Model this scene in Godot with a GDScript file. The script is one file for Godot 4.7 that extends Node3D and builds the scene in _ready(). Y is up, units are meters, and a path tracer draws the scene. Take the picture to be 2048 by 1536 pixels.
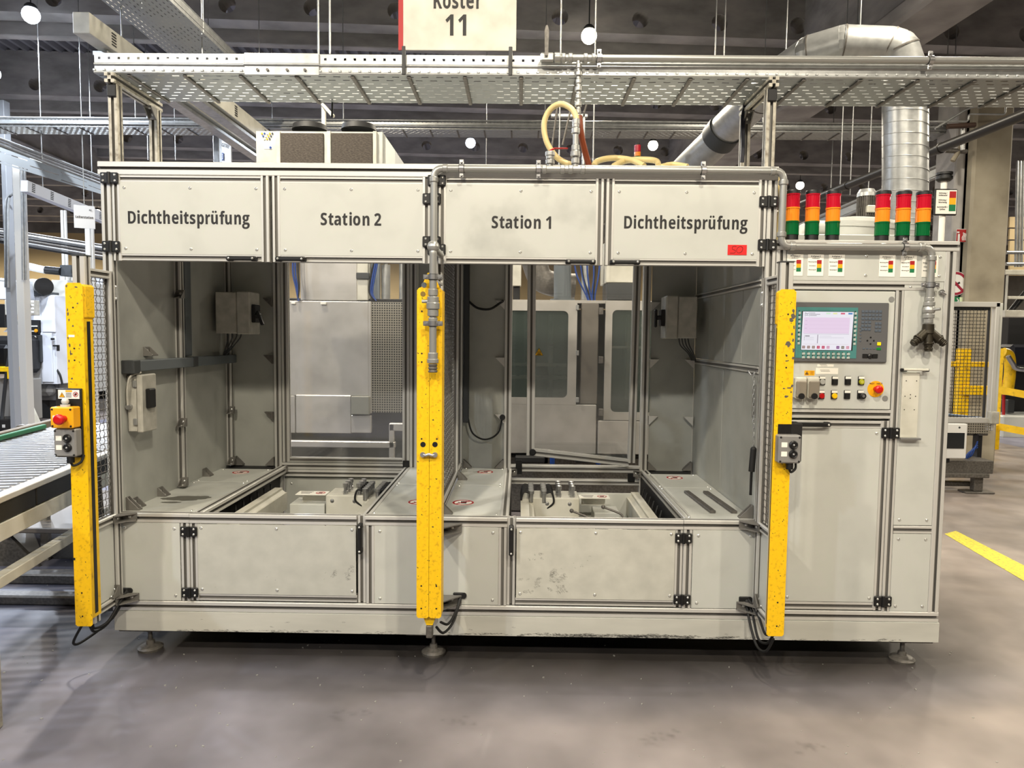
extends Node3D
# ---------------------------------------------------------------- measuring: a pixel of the photograph at a known depth
const F := 1420.0
const EYE := Vector3(0, 1.681, 3.604)
const TURN := Vector3(-0.0671, 0.0106, 0.0105)
var view: Basis
var M := {}
var names := {}
var hall := Transform3D()

func P(u: float, v: float, z: float) -> Vector3:          # the point at depth z that the photograph shows at (u, v)
	var d := view * Vector3((u - 1024.0) / F, -(v - 768.0) / F, -1.0)
	return EYE + d * ((z - EYE.z) / d.z)

func Py(u: float, v: float, y: float) -> Vector3:         # the same at a known height
	var d := view * Vector3((u - 1024.0) / F, -(v - 768.0) / F, -1.0)
	return EYE + d * ((y - EYE.y) / d.y)

# ---------------------------------------------------------------- mesh building
class Bd:
	var v := PackedVector3Array()
	var n := PackedVector3Array()
	var t := PackedVector2Array()
	var i := PackedInt32Array()
	func quad(a: Vector3, b: Vector3, c: Vector3, d: Vector3, u0 := Vector2.ZERO, u1 := Vector2.ONE):   # counter-clockwise seen from outside, from bottom left
		var m := (b - a).cross(c - a)
		if m.length_squared() < 1e-18:
			m = (c - a).cross(d - a)
		m = m.normalized()
		var k := v.size()
		for p in [a, b, c, d]:
			v.append(p); n.append(m)
		t.append(Vector2(u0.x, u1.y)); t.append(Vector2(u1.x, u1.y)); t.append(Vector2(u1.x, u0.y)); t.append(Vector2(u0.x, u0.y))
		for j in [0, 2, 1, 0, 3, 2]: i.append(k + j)
	func tri(a: Vector3, b: Vector3, c: Vector3):
		var m := (b - a).cross(c - a).normalized()
		var k := v.size()
		for p in [a, b, c]:
			v.append(p); n.append(m); t.append(Vector2.ZERO)
		for j in [0, 2, 1]: i.append(k + j)
	func face(p: Array, from: Vector3):                       # turned away from the point «from»
		var m: Vector3 = (p[1] - p[0]).cross(p[2] - p[0])
		var q := p.duplicate()
		if m.dot((p[0] + p[1] + p[2]) / 3.0 - from) < 0.0: q.reverse()
		if q.size() == 4: quad(q[0], q[1], q[2], q[3])
		else: tri(q[0], q[1], q[2])
	func box(c: Vector3, s: Vector3, bev := 0.0, bs := Basis()):
		var h := s * 0.5
		var b: float = minf(bev, minf(h.x, minf(h.y, h.z)) * 0.9)
		var pt := func(g: Vector3, axis: int) -> Vector3:
			var o := Vector3(h.x - b, h.y - b, h.z - b)
			o[axis] = h[axis]
			return c + bs * (o * g)
		for a in 3:
			for s1 in [-1.0, 1.0]:
				var e := (a + 1) % 3
				var f := (a + 2) % 3
				var p := []
				for w in [[-1, -1], [1, -1], [1, 1], [-1, 1]]:
					var g := Vector3.ZERO
					g[a] = s1; g[e] = w[0]; g[f] = w[1]
					p.append(pt.call(g, a))
				face(p, c)
				if b > 0.0:
					for s2 in [-1.0, 1.0]:                # the edge between axis a and axis e
						var p2 := []
						for w in [[a, -1.0], [a, 1.0], [e, 1.0], [e, -1.0]]:
							var g := Vector3.ZERO
							g[a] = s1; g[e] = s2; g[f] = w[1]
							p2.append(pt.call(g, w[0]))
						face(p2, c)
		if b > 0.0:
			for x in [-1.0, 1.0]:
				for y in [-1.0, 1.0]:
					for z in [-1.0, 1.0]:
						var g := Vector3(x, y, z)
						face([pt.call(g, 0), pt.call(g, 1), pt.call(g, 2)], c)
	func span(lo: Vector3, hi: Vector3, bev := 0.0):
		box((lo + hi) * 0.5, (hi - lo).abs(), bev)
	func extr(poly: PackedVector2Array, o: Vector3, ux: Vector3, uy: Vector3, w: Vector3):   # an outline in (ux, uy) drawn out along w
		var q := poly
		if Geometry2D.is_polygon_clockwise(q) == (ux.cross(uy).dot(w) > 0.0):
			q = poly.duplicate(); q.reverse()
		var m := q.size()
		var a := []
		for p in q: a.append(o + ux * p.x + uy * p.y)
		for j in m:
			var k := (j + 1) % m
			quad(a[j], a[k], a[k] + w, a[j] + w)
		var tr := Geometry2D.triangulate_polygon(q)
		for j in range(0, tr.size(), 3):
			var mid: Vector3 = (a[tr[j]] + a[tr[j + 1]] + a[tr[j + 2]]) / 3.0
			face([a[tr[j]], a[tr[j + 1]], a[tr[j + 2]]], mid + w)
			face([a[tr[j]] + w, a[tr[j + 1]] + w, a[tr[j + 2]] + w], mid)
	func extr2(poly: PackedVector2Array, deep: Array, other: Bd, o: Vector3, ux: Vector3, uy: Vector3, w: Vector3):      # the same; the edges inside a slot go to another surface
		var m := poly.size()
		var flip := Geometry2D.is_polygon_clockwise(poly) == (ux.cross(uy).dot(w) > 0.0)
		for j in m:
			var k := (j + 1) % m
			var a := o + ux * poly[j].x + uy * poly[j].y; var c := o + ux * poly[k].x + uy * poly[k].y
			var t2: Bd = other if deep[j] or deep[k] else self
			if flip: t2.quad(c, a, a + w, c + w)
			else: t2.quad(a, c, c + w, a + w)
		var tr := Geometry2D.triangulate_polygon(poly)
		for j in range(0, tr.size(), 3):
			var p := []
			for q in 3: p.append(o + ux * poly[tr[j + q]].x + uy * poly[tr[j + q]].y)
			var mid: Vector3 = (p[0] + p[1] + p[2]) / 3.0
			face(p, mid + w)
			face([p[0] + w, p[1] + w, p[2] + w], mid)
	func lathe(prof: Array, o: Vector3, axis := Vector3.UP, seg := 16):      # prof: [radius, height] pairs from one end to the other
		var ax := axis.normalized()
		var e := ax.cross(Vector3.RIGHT if absf(ax.x) < 0.8 else Vector3.UP).normalized()
		var f := ax.cross(e)
		for j in prof.size() - 1:
			var r0: float = prof[j][0]; var h0: float = prof[j][1]
			var r1: float = prof[j + 1][0]; var h1: float = prof[j + 1][1]
			var sl := Vector2(h1 - h0, r0 - r1)
			if sl.length() < 1e-7: continue
			sl = sl.normalized()
			var k := v.size()
			for s in seg + 1:
				var an := TAU * s / seg
				var d := e * cos(an) + f * sin(an)
				var m := (d * sl.x + ax * sl.y).normalized()
				v.append(o + d * r0 + ax * h0); n.append(m); t.append(Vector2(float(s) / seg, 0))
				v.append(o + d * r1 + ax * h1); n.append(m); t.append(Vector2(float(s) / seg, 1))
			for s in seg:
				var x := k + 2 * s
				for y in [0, 1, 2, 2, 1, 3]: i.append(x + y)
	func cyl(a: Vector3, b: Vector3, r: float, seg := 12, r2 := -1.0):
		var l := a.distance_to(b)
		lathe([[0, 0], [r, 0], [r if r2 < 0 else r2, l], [0, l]], a, b - a, seg)
	func ball(c: Vector3, r: float, axis := Vector3.UP, from := -90.0, seg := 14, squash := 1.0):
		var p := []
		for k in 9:
			var an := deg_to_rad(lerpf(from, 90.0, k / 8.0))
			p.append([r * cos(an), r * sin(an) * squash])
		lathe(p, c, axis, seg)
	func tube(path: Array, r: float, seg := 10):
		var m := path.size()
		var prev := Vector3.ZERO
		var k := v.size()
		for j in m:
			var d: Vector3 = (path[mini(j + 1, m - 1)] - path[maxi(j - 1, 0)]).normalized()
			var e := prev - d * prev.dot(d)
			if e.length() < 1e-4: e = d.cross(Vector3.UP if absf(d.y) < 0.9 else Vector3.RIGHT)
			e = e.normalized()
			prev = e
			var f := d.cross(e)
			for s in seg + 1:
				var an := TAU * s / seg
				var nn := e * cos(an) + f * sin(an)
				v.append(path[j] + nn * r); n.append(nn); t.append(Vector2(float(s) / seg, j))
		for j in m - 1:
			for s in seg:
				var x := k + j * (seg + 1) + s
				var y := x + seg + 1
				for w in [x, y, x + 1, x + 1, y, y + 1]: i.append(w)
		for q in [0, m - 1]:
			var d: Vector3 = (path[1] - path[0]) if q == 0 else (path[m - 2] - path[m - 1])
			for s in seg:
				var a := v[k + q * (seg + 1) + s]
				var b := v[k + q * (seg + 1) + s + 1]
				face([a, b, path[q]], path[q] + d)

func bend(pts: Array, rad: float, steps := 5) -> Array:       # a path with rounded corners
	var o := [pts[0]]
	for k in range(1, pts.size() - 1):
		var a: Vector3 = pts[k - 1]; var b: Vector3 = pts[k]; var c: Vector3 = pts[k + 1]
		var r: float = minf(rad, minf(a.distance_to(b), b.distance_to(c)) * 0.48)
		var p := b + (a - b).normalized() * r
		var q := b + (c - b).normalized() * r
		for s in steps + 1:
			var w := float(s) / steps
			o.append(p.lerp(b, w).lerp(b.lerp(q, w), w))
	o.append(pts[-1])
	return o

func curve(pts: Array, steps := 6) -> Array:                   # a smooth path through the points
	var o := []
	for k in pts.size() - 1:
		var a: Vector3 = pts[maxi(k - 1, 0)]; var b: Vector3 = pts[k]; var c: Vector3 = pts[k + 1]; var d: Vector3 = pts[mini(k + 2, pts.size() - 1)]
		for s in steps: o.append(b.cubic_interpolate(c, a, d, float(s) / steps))
	o.append(pts[-1])
	return o

func numbered(called: String) -> String:
	var k: int = names.get(called, -1) + 1
	names[called] = k
	return called if k == 0 else "%s_%03d" % [called, k]

func put(sets, called: String, parent: Node3D = null, label := "") -> MeshInstance3D:    # sets: [Bd, material, Bd, material ...] as ONE named mesh
	var lo := Vector3.INF; var hi := -Vector3.INF
	for k in range(0, sets.size(), 2):
		for p in sets[k].v:
			lo = lo.min(p); hi = hi.max(p)
	var c := (lo + hi) * 0.5
	var am := ArrayMesh.new()
	for k in range(0, sets.size(), 2):
		var b: Bd = sets[k]
		if b.v.is_empty(): continue
		var vs := PackedVector3Array()
		vs.resize(b.v.size())
		for j in vs.size(): vs[j] = b.v[j] - c
		var ar := []
		ar.resize(Mesh.ARRAY_MAX)
		ar[Mesh.ARRAY_VERTEX] = vs; ar[Mesh.ARRAY_NORMAL] = b.n; ar[Mesh.ARRAY_TEX_UV] = b.t; ar[Mesh.ARRAY_INDEX] = b.i
		am.add_surface_from_arrays(Mesh.PRIMITIVE_TRIANGLES, ar)
		am.surface_set_material(am.get_surface_count() - 1, sets[k + 1])
	var o := MeshInstance3D.new()
	o.mesh = am
	add_node(o, called, parent)
	o.position = c - (parent.global_position if parent else Vector3.ZERO)
	if label: o.set_meta("label", label)
	return o

func add_node(o: Node3D, called: String, parent: Node3D = null):
	if parent:
		o.name = called
		parent.add_child(o, true)
	else:
		o.name = numbered(called)
		add_child(o, true)

func thing(called: String, label: String, category: String, at := Vector3.ZERO, group := "") -> Node3D:
	var o := Node3D.new()
	add_node(o, called)
	o.position = at
	tag(o, label, category, group)
	return o

func tag(o: Node3D, label: String, category: String, group := ""):
	o.set_meta("label", label)
	o.set_meta("category", category)
	if group: o.set_meta("group", group)

func kind(o: Node3D, k: String) -> Node3D:
	o.set_meta("kind", k)
	return o

func dup(r: Node3D, at: Vector3, label: String) -> Node3D:
	var c: Node3D = r.duplicate()
	c.name = numbered(String(r.name).rstrip("0123456789").trim_suffix("_"))
	add_child(c, true)
	c.position = at
	c.set_meta("label", label)
	return c

var fonts := {}
func words(s: String, c: Vector3, h: float, m: Material, parent: Node3D, called := "lettering", face := "Droid Sans", heavy := 400, turn := Vector3.ZERO, wide := 1.0) -> MeshInstance3D:   # h: the height of a capital
	var key := face + str(heavy)
	if not fonts.has(key):
		var f := SystemFont.new()
		f.font_names = PackedStringArray([face]); f.font_weight = heavy
		fonts[key] = f
	var tm := TextMesh.new()
	tm.font = fonts[key]; tm.text = s; tm.font_size = 32; tm.pixel_size = h / 23.0; tm.depth = 0.001; tm.curve_step = 3.0
	tm.material = m
	var o := MeshInstance3D.new()
	o.mesh = tm
	add_node(o, called, parent)
	o.position = c - (parent.global_position if parent else Vector3.ZERO)
	o.rotation = turn
	o.scale = Vector3(wide, 1, 1)
	return o

# ---------------------------------------------------------------- materials
func mat(c: Color, rough := 0.6, metal := 0.0) -> StandardMaterial3D:
	var m := StandardMaterial3D.new()
	m.albedo_color = c; m.roughness = rough; m.metallic = metal
	return m

func noisy(m: StandardMaterial3D, stops: Array, size: float, freq := 0.02, sd := 1, octaves := 5, stretch := Vector3.ONE, hard := false, type := FastNoiseLite.TYPE_SIMPLEX_SMOOTH) -> StandardMaterial3D:   # stops: [offset, Color] pairs; size: metres a tile covers
	var f := FastNoiseLite.new()
	f.seed = sd; f.frequency = freq; f.fractal_octaves = octaves; f.noise_type = type
	var g := Gradient.new()
	var off := PackedFloat32Array(); var col := PackedColorArray()
	for s in stops:
		off.append(s[0]); col.append(s[1])
	g.offsets = off; g.colors = col
	if hard: g.interpolation_mode = Gradient.GRADIENT_INTERPOLATE_CONSTANT
	var x := NoiseTexture2D.new()
	x.width = 512; x.height = 512; x.seamless = true; x.noise = f; x.color_ramp = g
	m.albedo_texture = x
	m.uv1_triplanar = true; m.uv1_world_triplanar = true
	m.uv1_scale = stretch / size
	return m

func grey(x: float, warm := 0.0) -> Color:
	return Color(x + warm, x, x - warm)

func glow(c: Color, e: float) -> StandardMaterial3D:
	var m := mat(Color(0.9, 0.9, 0.9), 0.4)
	m.emission_enabled = true; m.emission = c; m.emission_energy_multiplier = e
	return m

func printed(im: Image, rough := 0.5) -> StandardMaterial3D:
	var m := mat(Color.WHITE, rough)
	m.albedo_texture = ImageTexture.create_from_image(im)
	m.texture_repeat = false
	return m

func canvas(w: int, h: int, c: Color) -> Image:
	var im := Image.create_empty(w, h, false, Image.FORMAT_RGBA8)
	im.fill(c)
	return im

func disc(im: Image, c: Vector2, r: float, col: Color, hole := 0.0):
	for y in range(maxi(0, int(c.y - r)), mini(im.get_height(), int(c.y + r) + 2)):
		for x in range(maxi(0, int(c.x - r)), mini(im.get_width(), int(c.x + r) + 2)):
			var d := Vector2(x, y).distance_to(c)
			if d <= r and d >= hole: im.set_pixel(x, y, col)

func stroke(im: Image, a: Vector2, b: Vector2, r: float, col: Color):
	var k := int(a.distance_to(b) / maxf(r * 0.5, 0.5)) + 1
	for s in k + 1: disc(im, a.lerp(b, float(s) / k), r, col)

func smudge(im: Image, sd: int, many: int, lo: Vector2, hi: Vector2, size: float, dark: float, tilt := 0.6):   # scuffs: bunches of short rubbed streaks
	var rg := RandomNumberGenerator.new()
	rg.seed = sd
	for k in many:
		var c := Vector2(rg.randf_range(lo.x, hi.x), rg.randf_range(lo.y, hi.y))
		var an := tilt + rg.randf_range(-0.5, 0.5)
		var d := Vector2(cos(an), -sin(an))
		var l := size * rg.randf_range(0.4, 1.2)
		for j in int(l * 1.2):
			var q := c + d * rg.randf_range(-l, l) * 0.5 + d.orthogonal() * rg.randf_range(-l, l) * 0.22
			var e := q + d.rotated(1.2) * rg.randf_range(1.0, l * 0.22)
			var steps := int(q.distance_to(e)) + 1
			for s in steps:
				var w := q.lerp(e, float(s) / steps)
				if w.x > 0 and w.y > 0 and w.x < im.get_width() and w.y < im.get_height():
					var o := im.get_pixelv(Vector2i(w))
					im.set_pixelv(Vector2i(w), o.darkened(dark * rg.randf_range(0.3, 1.0)))

func sheet(w: int, h: int, base: Color, sd: int, amp := 0.05) -> Image:      # painted sheet metal with faint clouds of grime
	var f := FastNoiseLite.new()
	f.seed = sd; f.frequency = 0.006; f.fractal_octaves = 5
	var im := f.get_image(w, h)
	im.convert(Image.FORMAT_L8)
	var by := im.get_data()
	var out := PackedByteArray()
	out.resize(w * h * 3)
	for k in w * h:
		var q := 1.0 - amp * (1.0 - by[k] / 255.0) * 2.0
		out[3 * k] = int(clampf(base.r * q, 0, 1) * 255); out[3 * k + 1] = int(clampf(base.g * q, 0, 1) * 255); out[3 * k + 2] = int(clampf(base.b * q, 0, 1) * 255)
	return Image.create_from_data(w, h, false, Image.FORMAT_RGB8, out)

func materials():
	var pc := Color(0.725, 0.73, 0.705)
	M.panel = noisy(mat(Color.WHITE, 0.45), [[0.0, pc.darkened(0.05)], [0.45, pc], [1.0, pc.lightened(0.03)]], 1.7, 0.008, 3, 5)
	M.panel_dirty = noisy(mat(Color.WHITE, 0.5), [[0.0, pc.darkened(0.10)], [0.35, pc.darkened(0.03)], [0.5, pc], [1.0, pc.lightened(0.03)]], 1.1, 0.006, 8, 6)
	M.cream = noisy(mat(Color.WHITE, 0.45), [[0.0, Color(0.68, 0.67, 0.62)], [0.5, Color(0.76, 0.75, 0.70)], [1.0, Color(0.80, 0.79, 0.75)]], 1.3, 0.01, 5)
	M.alu = mat(Color(0.80, 0.795, 0.775), 0.36, 0.4)
	M.alu_old = noisy(mat(Color.WHITE, 0.5, 0.35), [[0.0, Color(0.40, 0.37, 0.32)], [0.4, Color(0.64, 0.62, 0.57)], [1.0, Color(0.76, 0.74, 0.69)]], 0.5, 0.015, 9)
	M.galv = noisy(mat(Color.WHITE, 0.36, 0.6), [[0.0, Color(0.58, 0.585, 0.58)], [0.5, Color(0.65, 0.655, 0.65)], [1.0, Color(0.71, 0.715, 0.71)]], 0.6, 0.012, 11, 4)
	M.pipe = mat(Color(0.62, 0.62, 0.605), 0.34, 0.55)
	M.inner = noisy(mat(Color.WHITE, 0.45), [[0.0, Color(0.60, 0.605, 0.58)], [0.5, Color(0.64, 0.645, 0.62)], [1.0, Color(0.66, 0.665, 0.64)]], 1.4, 0.01, 6)  # panel grey darkened to paint in the shade inside the bays
	M.slot = mat(Color(0.45, 0.44, 0.42), 0.65, 0.2)  # slot faces coloured darker to paint in the shade of deep grooves
	M.pale = mat(Color(0.74, 0.73, 0.70), 0.5)
	M.cast = mat(Color(0.44, 0.43, 0.41), 0.5, 0.3)
	M.roller = mat(Color(0.55, 0.55, 0.55), 0.28, 0.8)
	M.steel = mat(Color(0.72, 0.72, 0.72), 0.3, 0.9)
	M.screw = mat(Color(0.82, 0.82, 0.80), 0.3, 0.8)
	M.dark_steel = noisy(mat(Color.WHITE, 0.5, 0.4), [[0.0, Color(0.30, 0.29, 0.27)], [1.0, Color(0.46, 0.44, 0.42)]], 0.3, 0.02, 13)
	M.black = mat(Color(0.035, 0.035, 0.038), 0.45)
	M.rubber = mat(Color(0.03, 0.03, 0.032), 0.7)
	M.slate = mat(Color(0.20, 0.21, 0.215), 0.5)
	M.duct_grey = mat(Color(0.36, 0.385, 0.40), 0.5)
	M.yellow = noisy(mat(Color.WHITE, 0.42), [[0.0, Color(0.74, 0.56, 0.02)], [0.35, Color(0.91, 0.72, 0.01)], [0.845, Color(0.93, 0.74, 0.01)], [0.85, Color(0.20, 0.18, 0.12)], [1.0, Color(0.3, 0.28, 0.22)]], 0.5, 0.034, 21, 4)
	M.yellow_clean = noisy(mat(Color.WHITE, 0.42), [[0.0, Color(0.55, 0.42, 0.03)], [0.3, Color(0.88, 0.70, 0.01)], [1.0, Color(0.96, 0.78, 0.02)]], 0.7, 0.012, 22, 5)
	M.yellow_box = mat(Color(0.92, 0.64, 0.05), 0.45)
	M.red = mat(Color(0.72, 0.03, 0.04), 0.35)
	M.sign_red = mat(Color(0.62, 0.03, 0.05), 0.5)
	M.white = mat(Color(0.86, 0.86, 0.85), 0.5)
	M.paper = mat(Color(0.90, 0.89, 0.85), 0.6)
	M.ink = mat(Color(0.06, 0.05, 0.055), 0.6)
	M.sticker_red = mat(Color(0.85, 0.06, 0.06), 0.6)
	M.box_grey = noisy(mat(Color.WHITE, 0.45), [[0.0, Color(0.62, 0.61, 0.57)], [1.0, Color(0.74, 0.73, 0.69)]], 0.5, 0.01, 31)
	M.hose = mat(Color(0.84, 0.76, 0.54), 0.35)
	M.hose.backlight_enabled = true
	M.hose.backlight = Color(0.14, 0.11, 0.06)
	M.hose_brown = mat(Color(0.46, 0.20, 0.07), 0.4)
	M.concrete = noisy(mat(Color.WHITE, 0.9), [[0.0, Color(0.50, 0.47, 0.41)], [0.45, Color(0.60, 0.57, 0.50)], [1.0, Color(0.67, 0.64, 0.57)]], 2.6, 0.006, 41, 6)
	M.beam = noisy(mat(Color.WHITE, 0.9), [[0.0, Color(0.52, 0.51, 0.50)], [0.5, Color(0.61, 0.60, 0.59)], [1.0, Color(0.68, 0.66, 0.65)]], 3.0, 0.008, 42, 6, Vector3(1, 2.4, 1))
	M.roof = mat(Color(0.50, 0.50, 0.52), 0.6, 0.2)
	M.wall = noisy(mat(Color.WHITE, 0.9), [[0.0, Color(0.40, 0.39, 0.38)], [1.0, Color(0.52, 0.51, 0.50)]], 3.0, 0.006, 43)
	M.wall_beige = mat(Color(0.74, 0.66, 0.50), 0.8)
	M.stainless = noisy(mat(Color.WHITE, 0.36, 0.5), [[0.0, Color(0.69, 0.675, 0.65)], [0.5, Color(0.745, 0.73, 0.705)], [1.0, Color(0.78, 0.765, 0.745)]], 1.5, 0.008, 44, 5)
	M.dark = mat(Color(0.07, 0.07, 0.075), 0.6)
	M.machine_white = mat(Color(0.80, 0.81, 0.83), 0.45)
	M.green = mat(Color(0.02, 0.42, 0.25), 0.5)
	M.blue = mat(Color(0.05, 0.22, 0.50), 0.45)
	M.tl_red = mat(Color(0.70, 0.08, 0.16), 0.16)
	M.tl_amber = mat(Color(0.90, 0.53, 0.15), 0.16)
	M.tl_green = mat(Color(0.05, 0.35, 0.18), 0.16)
	for k in [M.tl_red, M.tl_amber, M.tl_green]:
		k.backlight_enabled = true
		k.backlight = k.albedo_color * 0.3
	M.glass = mat(Color(0.96, 0.97, 0.96, 0.03), 0.03)
	M.glass.transparency = BaseMaterial3D.TRANSPARENCY_ALPHA
	M.haze_glass = mat(Color(0.95, 0.95, 0.94, 0.05), 0.06)
	M.haze_glass.transparency = BaseMaterial3D.TRANSPARENCY_ALPHA
	M.smoke_glass = mat(Color(0.28, 0.32, 0.30, 0.5), 0.06)
	M.smoke_glass.transparency = BaseMaterial3D.TRANSPARENCY_ALPHA
	# perforated sheet: rows of slots cut through
	var im := canvas(128, 64, Color(0.62, 0.63, 0.63, 1))
	for r in 4:
		for c in 2:
			var x := c * 64 + (r % 2) * 32 + 8
			im.fill_rect(Rect2i(x % 128, r * 16 + 6, 30, 3), Color(0.6, 0.6, 0.6, 0))
			if x % 128 > 98: im.fill_rect(Rect2i(0, r * 16 + 6, x % 128 - 98, 3), Color(0.6, 0.6, 0.6, 0))
	M.slots = mat(Color(0.92, 0.93, 0.93), 0.45, 0.6)
	M.slots.albedo_texture = ImageTexture.create_from_image(im)
	M.slots.transparency = BaseMaterial3D.TRANSPARENCY_ALPHA_SCISSOR
	M.slots.alpha_scissor_threshold = 0.5
	M.slots.cull_mode = BaseMaterial3D.CULL_DISABLED
	var im2 := canvas(64, 64, Color(0.7, 0.69, 0.66, 1))
	for r in 4:
		for c in 4: im2.fill_rect(Rect2i(c * 16 + 4, r * 16 + 4, 9, 9), Color(0.3, 0.3, 0.3, 0))
	M.perf = mat(Color(0.95, 0.94, 0.9), 0.4, 0.6)
	M.perf.albedo_texture = ImageTexture.create_from_image(im2)
	M.perf.transparency = BaseMaterial3D.TRANSPARENCY_ALPHA_SCISSOR
	M.perf.alpha_scissor_threshold = 0.5
	M.perf.cull_mode = BaseMaterial3D.CULL_DISABLED

# ---------------------------------------------------------------- aluminium profile and its fittings
func slot_outline(w: float, h: float, deep: Array) -> PackedVector2Array:
	var o := PackedVector2Array()
	var a := w / 2; var b := h / 2; var r := 0.003
	var s := 0.0075
	var d := minf(0.016, minf(a, b) - s - 0.002)
	var add := func(v: Vector2, inside := false):
		o.append(v); deep.append(inside)
	for side in 4:                               # bottom, right, top, left
		var u := [Vector2(1, 0), Vector2(0, 1), Vector2(-1, 0), Vector2(0, -1)][side] as Vector2
		var n := Vector2(-u.y, u.x)                # inwards
		var half := a if side % 2 == 0 else b
		var off := b if side % 2 == 0 else a
		var long := half > off * 1.7
		add.call(u * (-half + r) - n * off)
		for c in ([-half / 2, half / 2] if long else [0.0]):
			add.call(u * (c - s) - n * off)
			add.call(u * (c - s) - n * (off - d), true)
			add.call(u * (c + s) - n * (off - d), true)
			add.call(u * (c + s) - n * off)
		add.call(u * (half - r) - n * off)
	return o

func bar(b: Bd, sl: Bd, p: Vector3, q: Vector3, w := 0.05, h := 0.05):      # a slotted profile from p to q; w and h across it in the order x, y, z
	var d := (q - p).normalized()
	var ux := Vector3.RIGHT; var uy := Vector3.UP
	if absf(d.x) > 0.9: ux = Vector3.UP; uy = Vector3(0, 0, 1)
	elif absf(d.y) > 0.9: uy = Vector3(0, 0, 1)
	ux = (ux - d * ux.dot(d)).normalized()
	uy = (uy - d * uy.dot(d) - ux * uy.dot(ux)).normalized()
	var deep := []
	var line := slot_outline(w, h, deep)
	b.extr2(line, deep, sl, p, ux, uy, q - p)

func profile(parent: Node3D, p: Vector3, q: Vector3, w := 0.05, h := 0.05, called := "frame_profile", m = null) -> MeshInstance3D:
	var b := Bd.new(); var sl := Bd.new()
	bar(b, sl, p, q, w, h)
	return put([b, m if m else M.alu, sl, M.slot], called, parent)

func screws(b: Bd, pts: Array, r := 0.0085, out := Vector3(0, 0, 1)):
	for p in pts: b.lathe([[r, 0], [r * 0.8, 0.003], [r * 0.45, 0.0045], [r * 0.4, 0.003], [0, 0.003]], p, out, 10)

func panel(parent: Node3D, x0: float, x1: float, y0: float, y1: float, z: float, m: Material, nails := 3, called := "panel", inset := 0.028) -> MeshInstance3D:
	var b := Bd.new(); var s := Bd.new()
	b.span(Vector3(x0, y0, z - 0.006), Vector3(x1, y1, z), 0.0015)
	var pts := []
	for y in [y0 + inset, y1 - inset]:
		for k in nails: pts.append(Vector3(lerpf(x0 + inset, x1 - inset, float(k) / maxf(nails - 1, 1)), y, z))
	screws(s, pts)
	return put([b, m, s, M.screw], called, parent)

func hinge(parent: Node3D, c: Vector3, w := 0.092, h := 0.054):
	var b := Bd.new(); var s := Bd.new()
	for k in [-1, 1]:
		b.box(c + Vector3(k * w * 0.26, 0, 0.006), Vector3(w * 0.46, h, 0.012), 0.004)
		screws(s, [c + Vector3(k * w * 0.32, h * 0.26, 0.011), c + Vector3(k * w * 0.32, -h * 0.26, 0.011)], 0.0065)
	b.cyl(c + Vector3(0, -h * 0.52, 0.011), c + Vector3(0, h * 0.52, 0.011), 0.0085, 12)
	put([b, M.black, s, M.screw], "hinge", parent)

func grip(parent: Node3D, c: Vector3, l: float, up := false):
	var b := Bd.new(); var s := Bd.new()
	var d := Vector3.UP if up else Vector3.RIGHT
	b.box(c + Vector3(0, 0, 0.034), d * l + (Vector3.ONE - d) * Vector3(0.024, 0.022, 0.018), 0.006)
	for k in [-1, 1]:
		b.box(c + d * k * (l / 2 - 0.014) + Vector3(0, 0, 0.018), d * 0.03 + (Vector3.ONE - d) * Vector3(0.024, 0.024, 0.036), 0.005)
		screws(s, [c + d * k * (l / 2 - 0.014) + Vector3(0, 0, 0.043)], 0.006)
	put([b, M.black, s, M.screw], "handle", parent)

func bracket(parent: Node3D, c: Vector3, e: Vector3, f: Vector3, l := 0.055, w := 0.04):      # cast angle between direction e and direction f
	var b := Bd.new(); var s := Bd.new()
	var g := e.cross(f).normalized()
	for k in [-1, 1]:
		b.extr(PackedVector2Array([Vector2(0, 0), Vector2(l, 0), Vector2(l, 0.006), Vector2(0.006, l), Vector2(0, l)]), c + g * (k * w / 2 - 0.003), e, f, g * 0.006)
	b.extr(PackedVector2Array([Vector2(0, 0), Vector2(l, 0), Vector2(l, 0.006), Vector2(0.006, 0.006), Vector2(0.006, l), Vector2(0, l)]), c - g * (w / 2), e, f, g * w)
	screws(s, [c + e * l * 0.55 + f * 0.006], 0.009, f)
	screws(s, [c + f * l * 0.55 + e * 0.006], 0.009, e)
	put([b, M.cast, s, M.screw], "corner_bracket", parent)

func gusset(parent: Node3D, c: Vector3, e: Vector3, f: Vector3, l := 0.06, m = null):        # thin triangular stiffener
	var b := Bd.new()
	b.extr(PackedVector2Array([Vector2(0, 0), Vector2(l, 0), Vector2(0, l)]), c, e, f, e.cross(f).normalized() * 0.03)
	put([b, m if m else M.alu], "gusset_plate", parent)

func flap_door(rig: Node3D, x0: float, x1: float, text: String, hinge_left: bool, handle_x: float, clean: Material):
	var d := Node3D.new()
	add_node(d, "header_door", rig)
	var y0 := 2.043; var y1 := 2.471; var z := -0.02; var p := 0.042
	for x in [x0 + p / 2, x1 - p / 2]: profile(d, Vector3(x, y0, z), Vector3(x, y1, z), p, 0.04)
	for y in [y0 + 0.018, y1 - 0.02]: profile(d, Vector3(x0 + p, y, z), Vector3(x1 - p, y, z), 0.036, 0.036)
	panel(d, x0 + 0.036, x1 - 0.036, y0 + 0.033, y1 - 0.036, -0.001, clean, 3)
	var hx := x0 - 0.006 if hinge_left else x1 + 0.006
	for y in [2.452 - (0.0 if hinge_left else 0.09), 2.112 + (0.0 if hinge_left else 0.038)]: hinge(d, Vector3(hx, y, 0.001))
	grip(d, Vector3(handle_x, 2.056, -0.002), 0.148)
	return d

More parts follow.
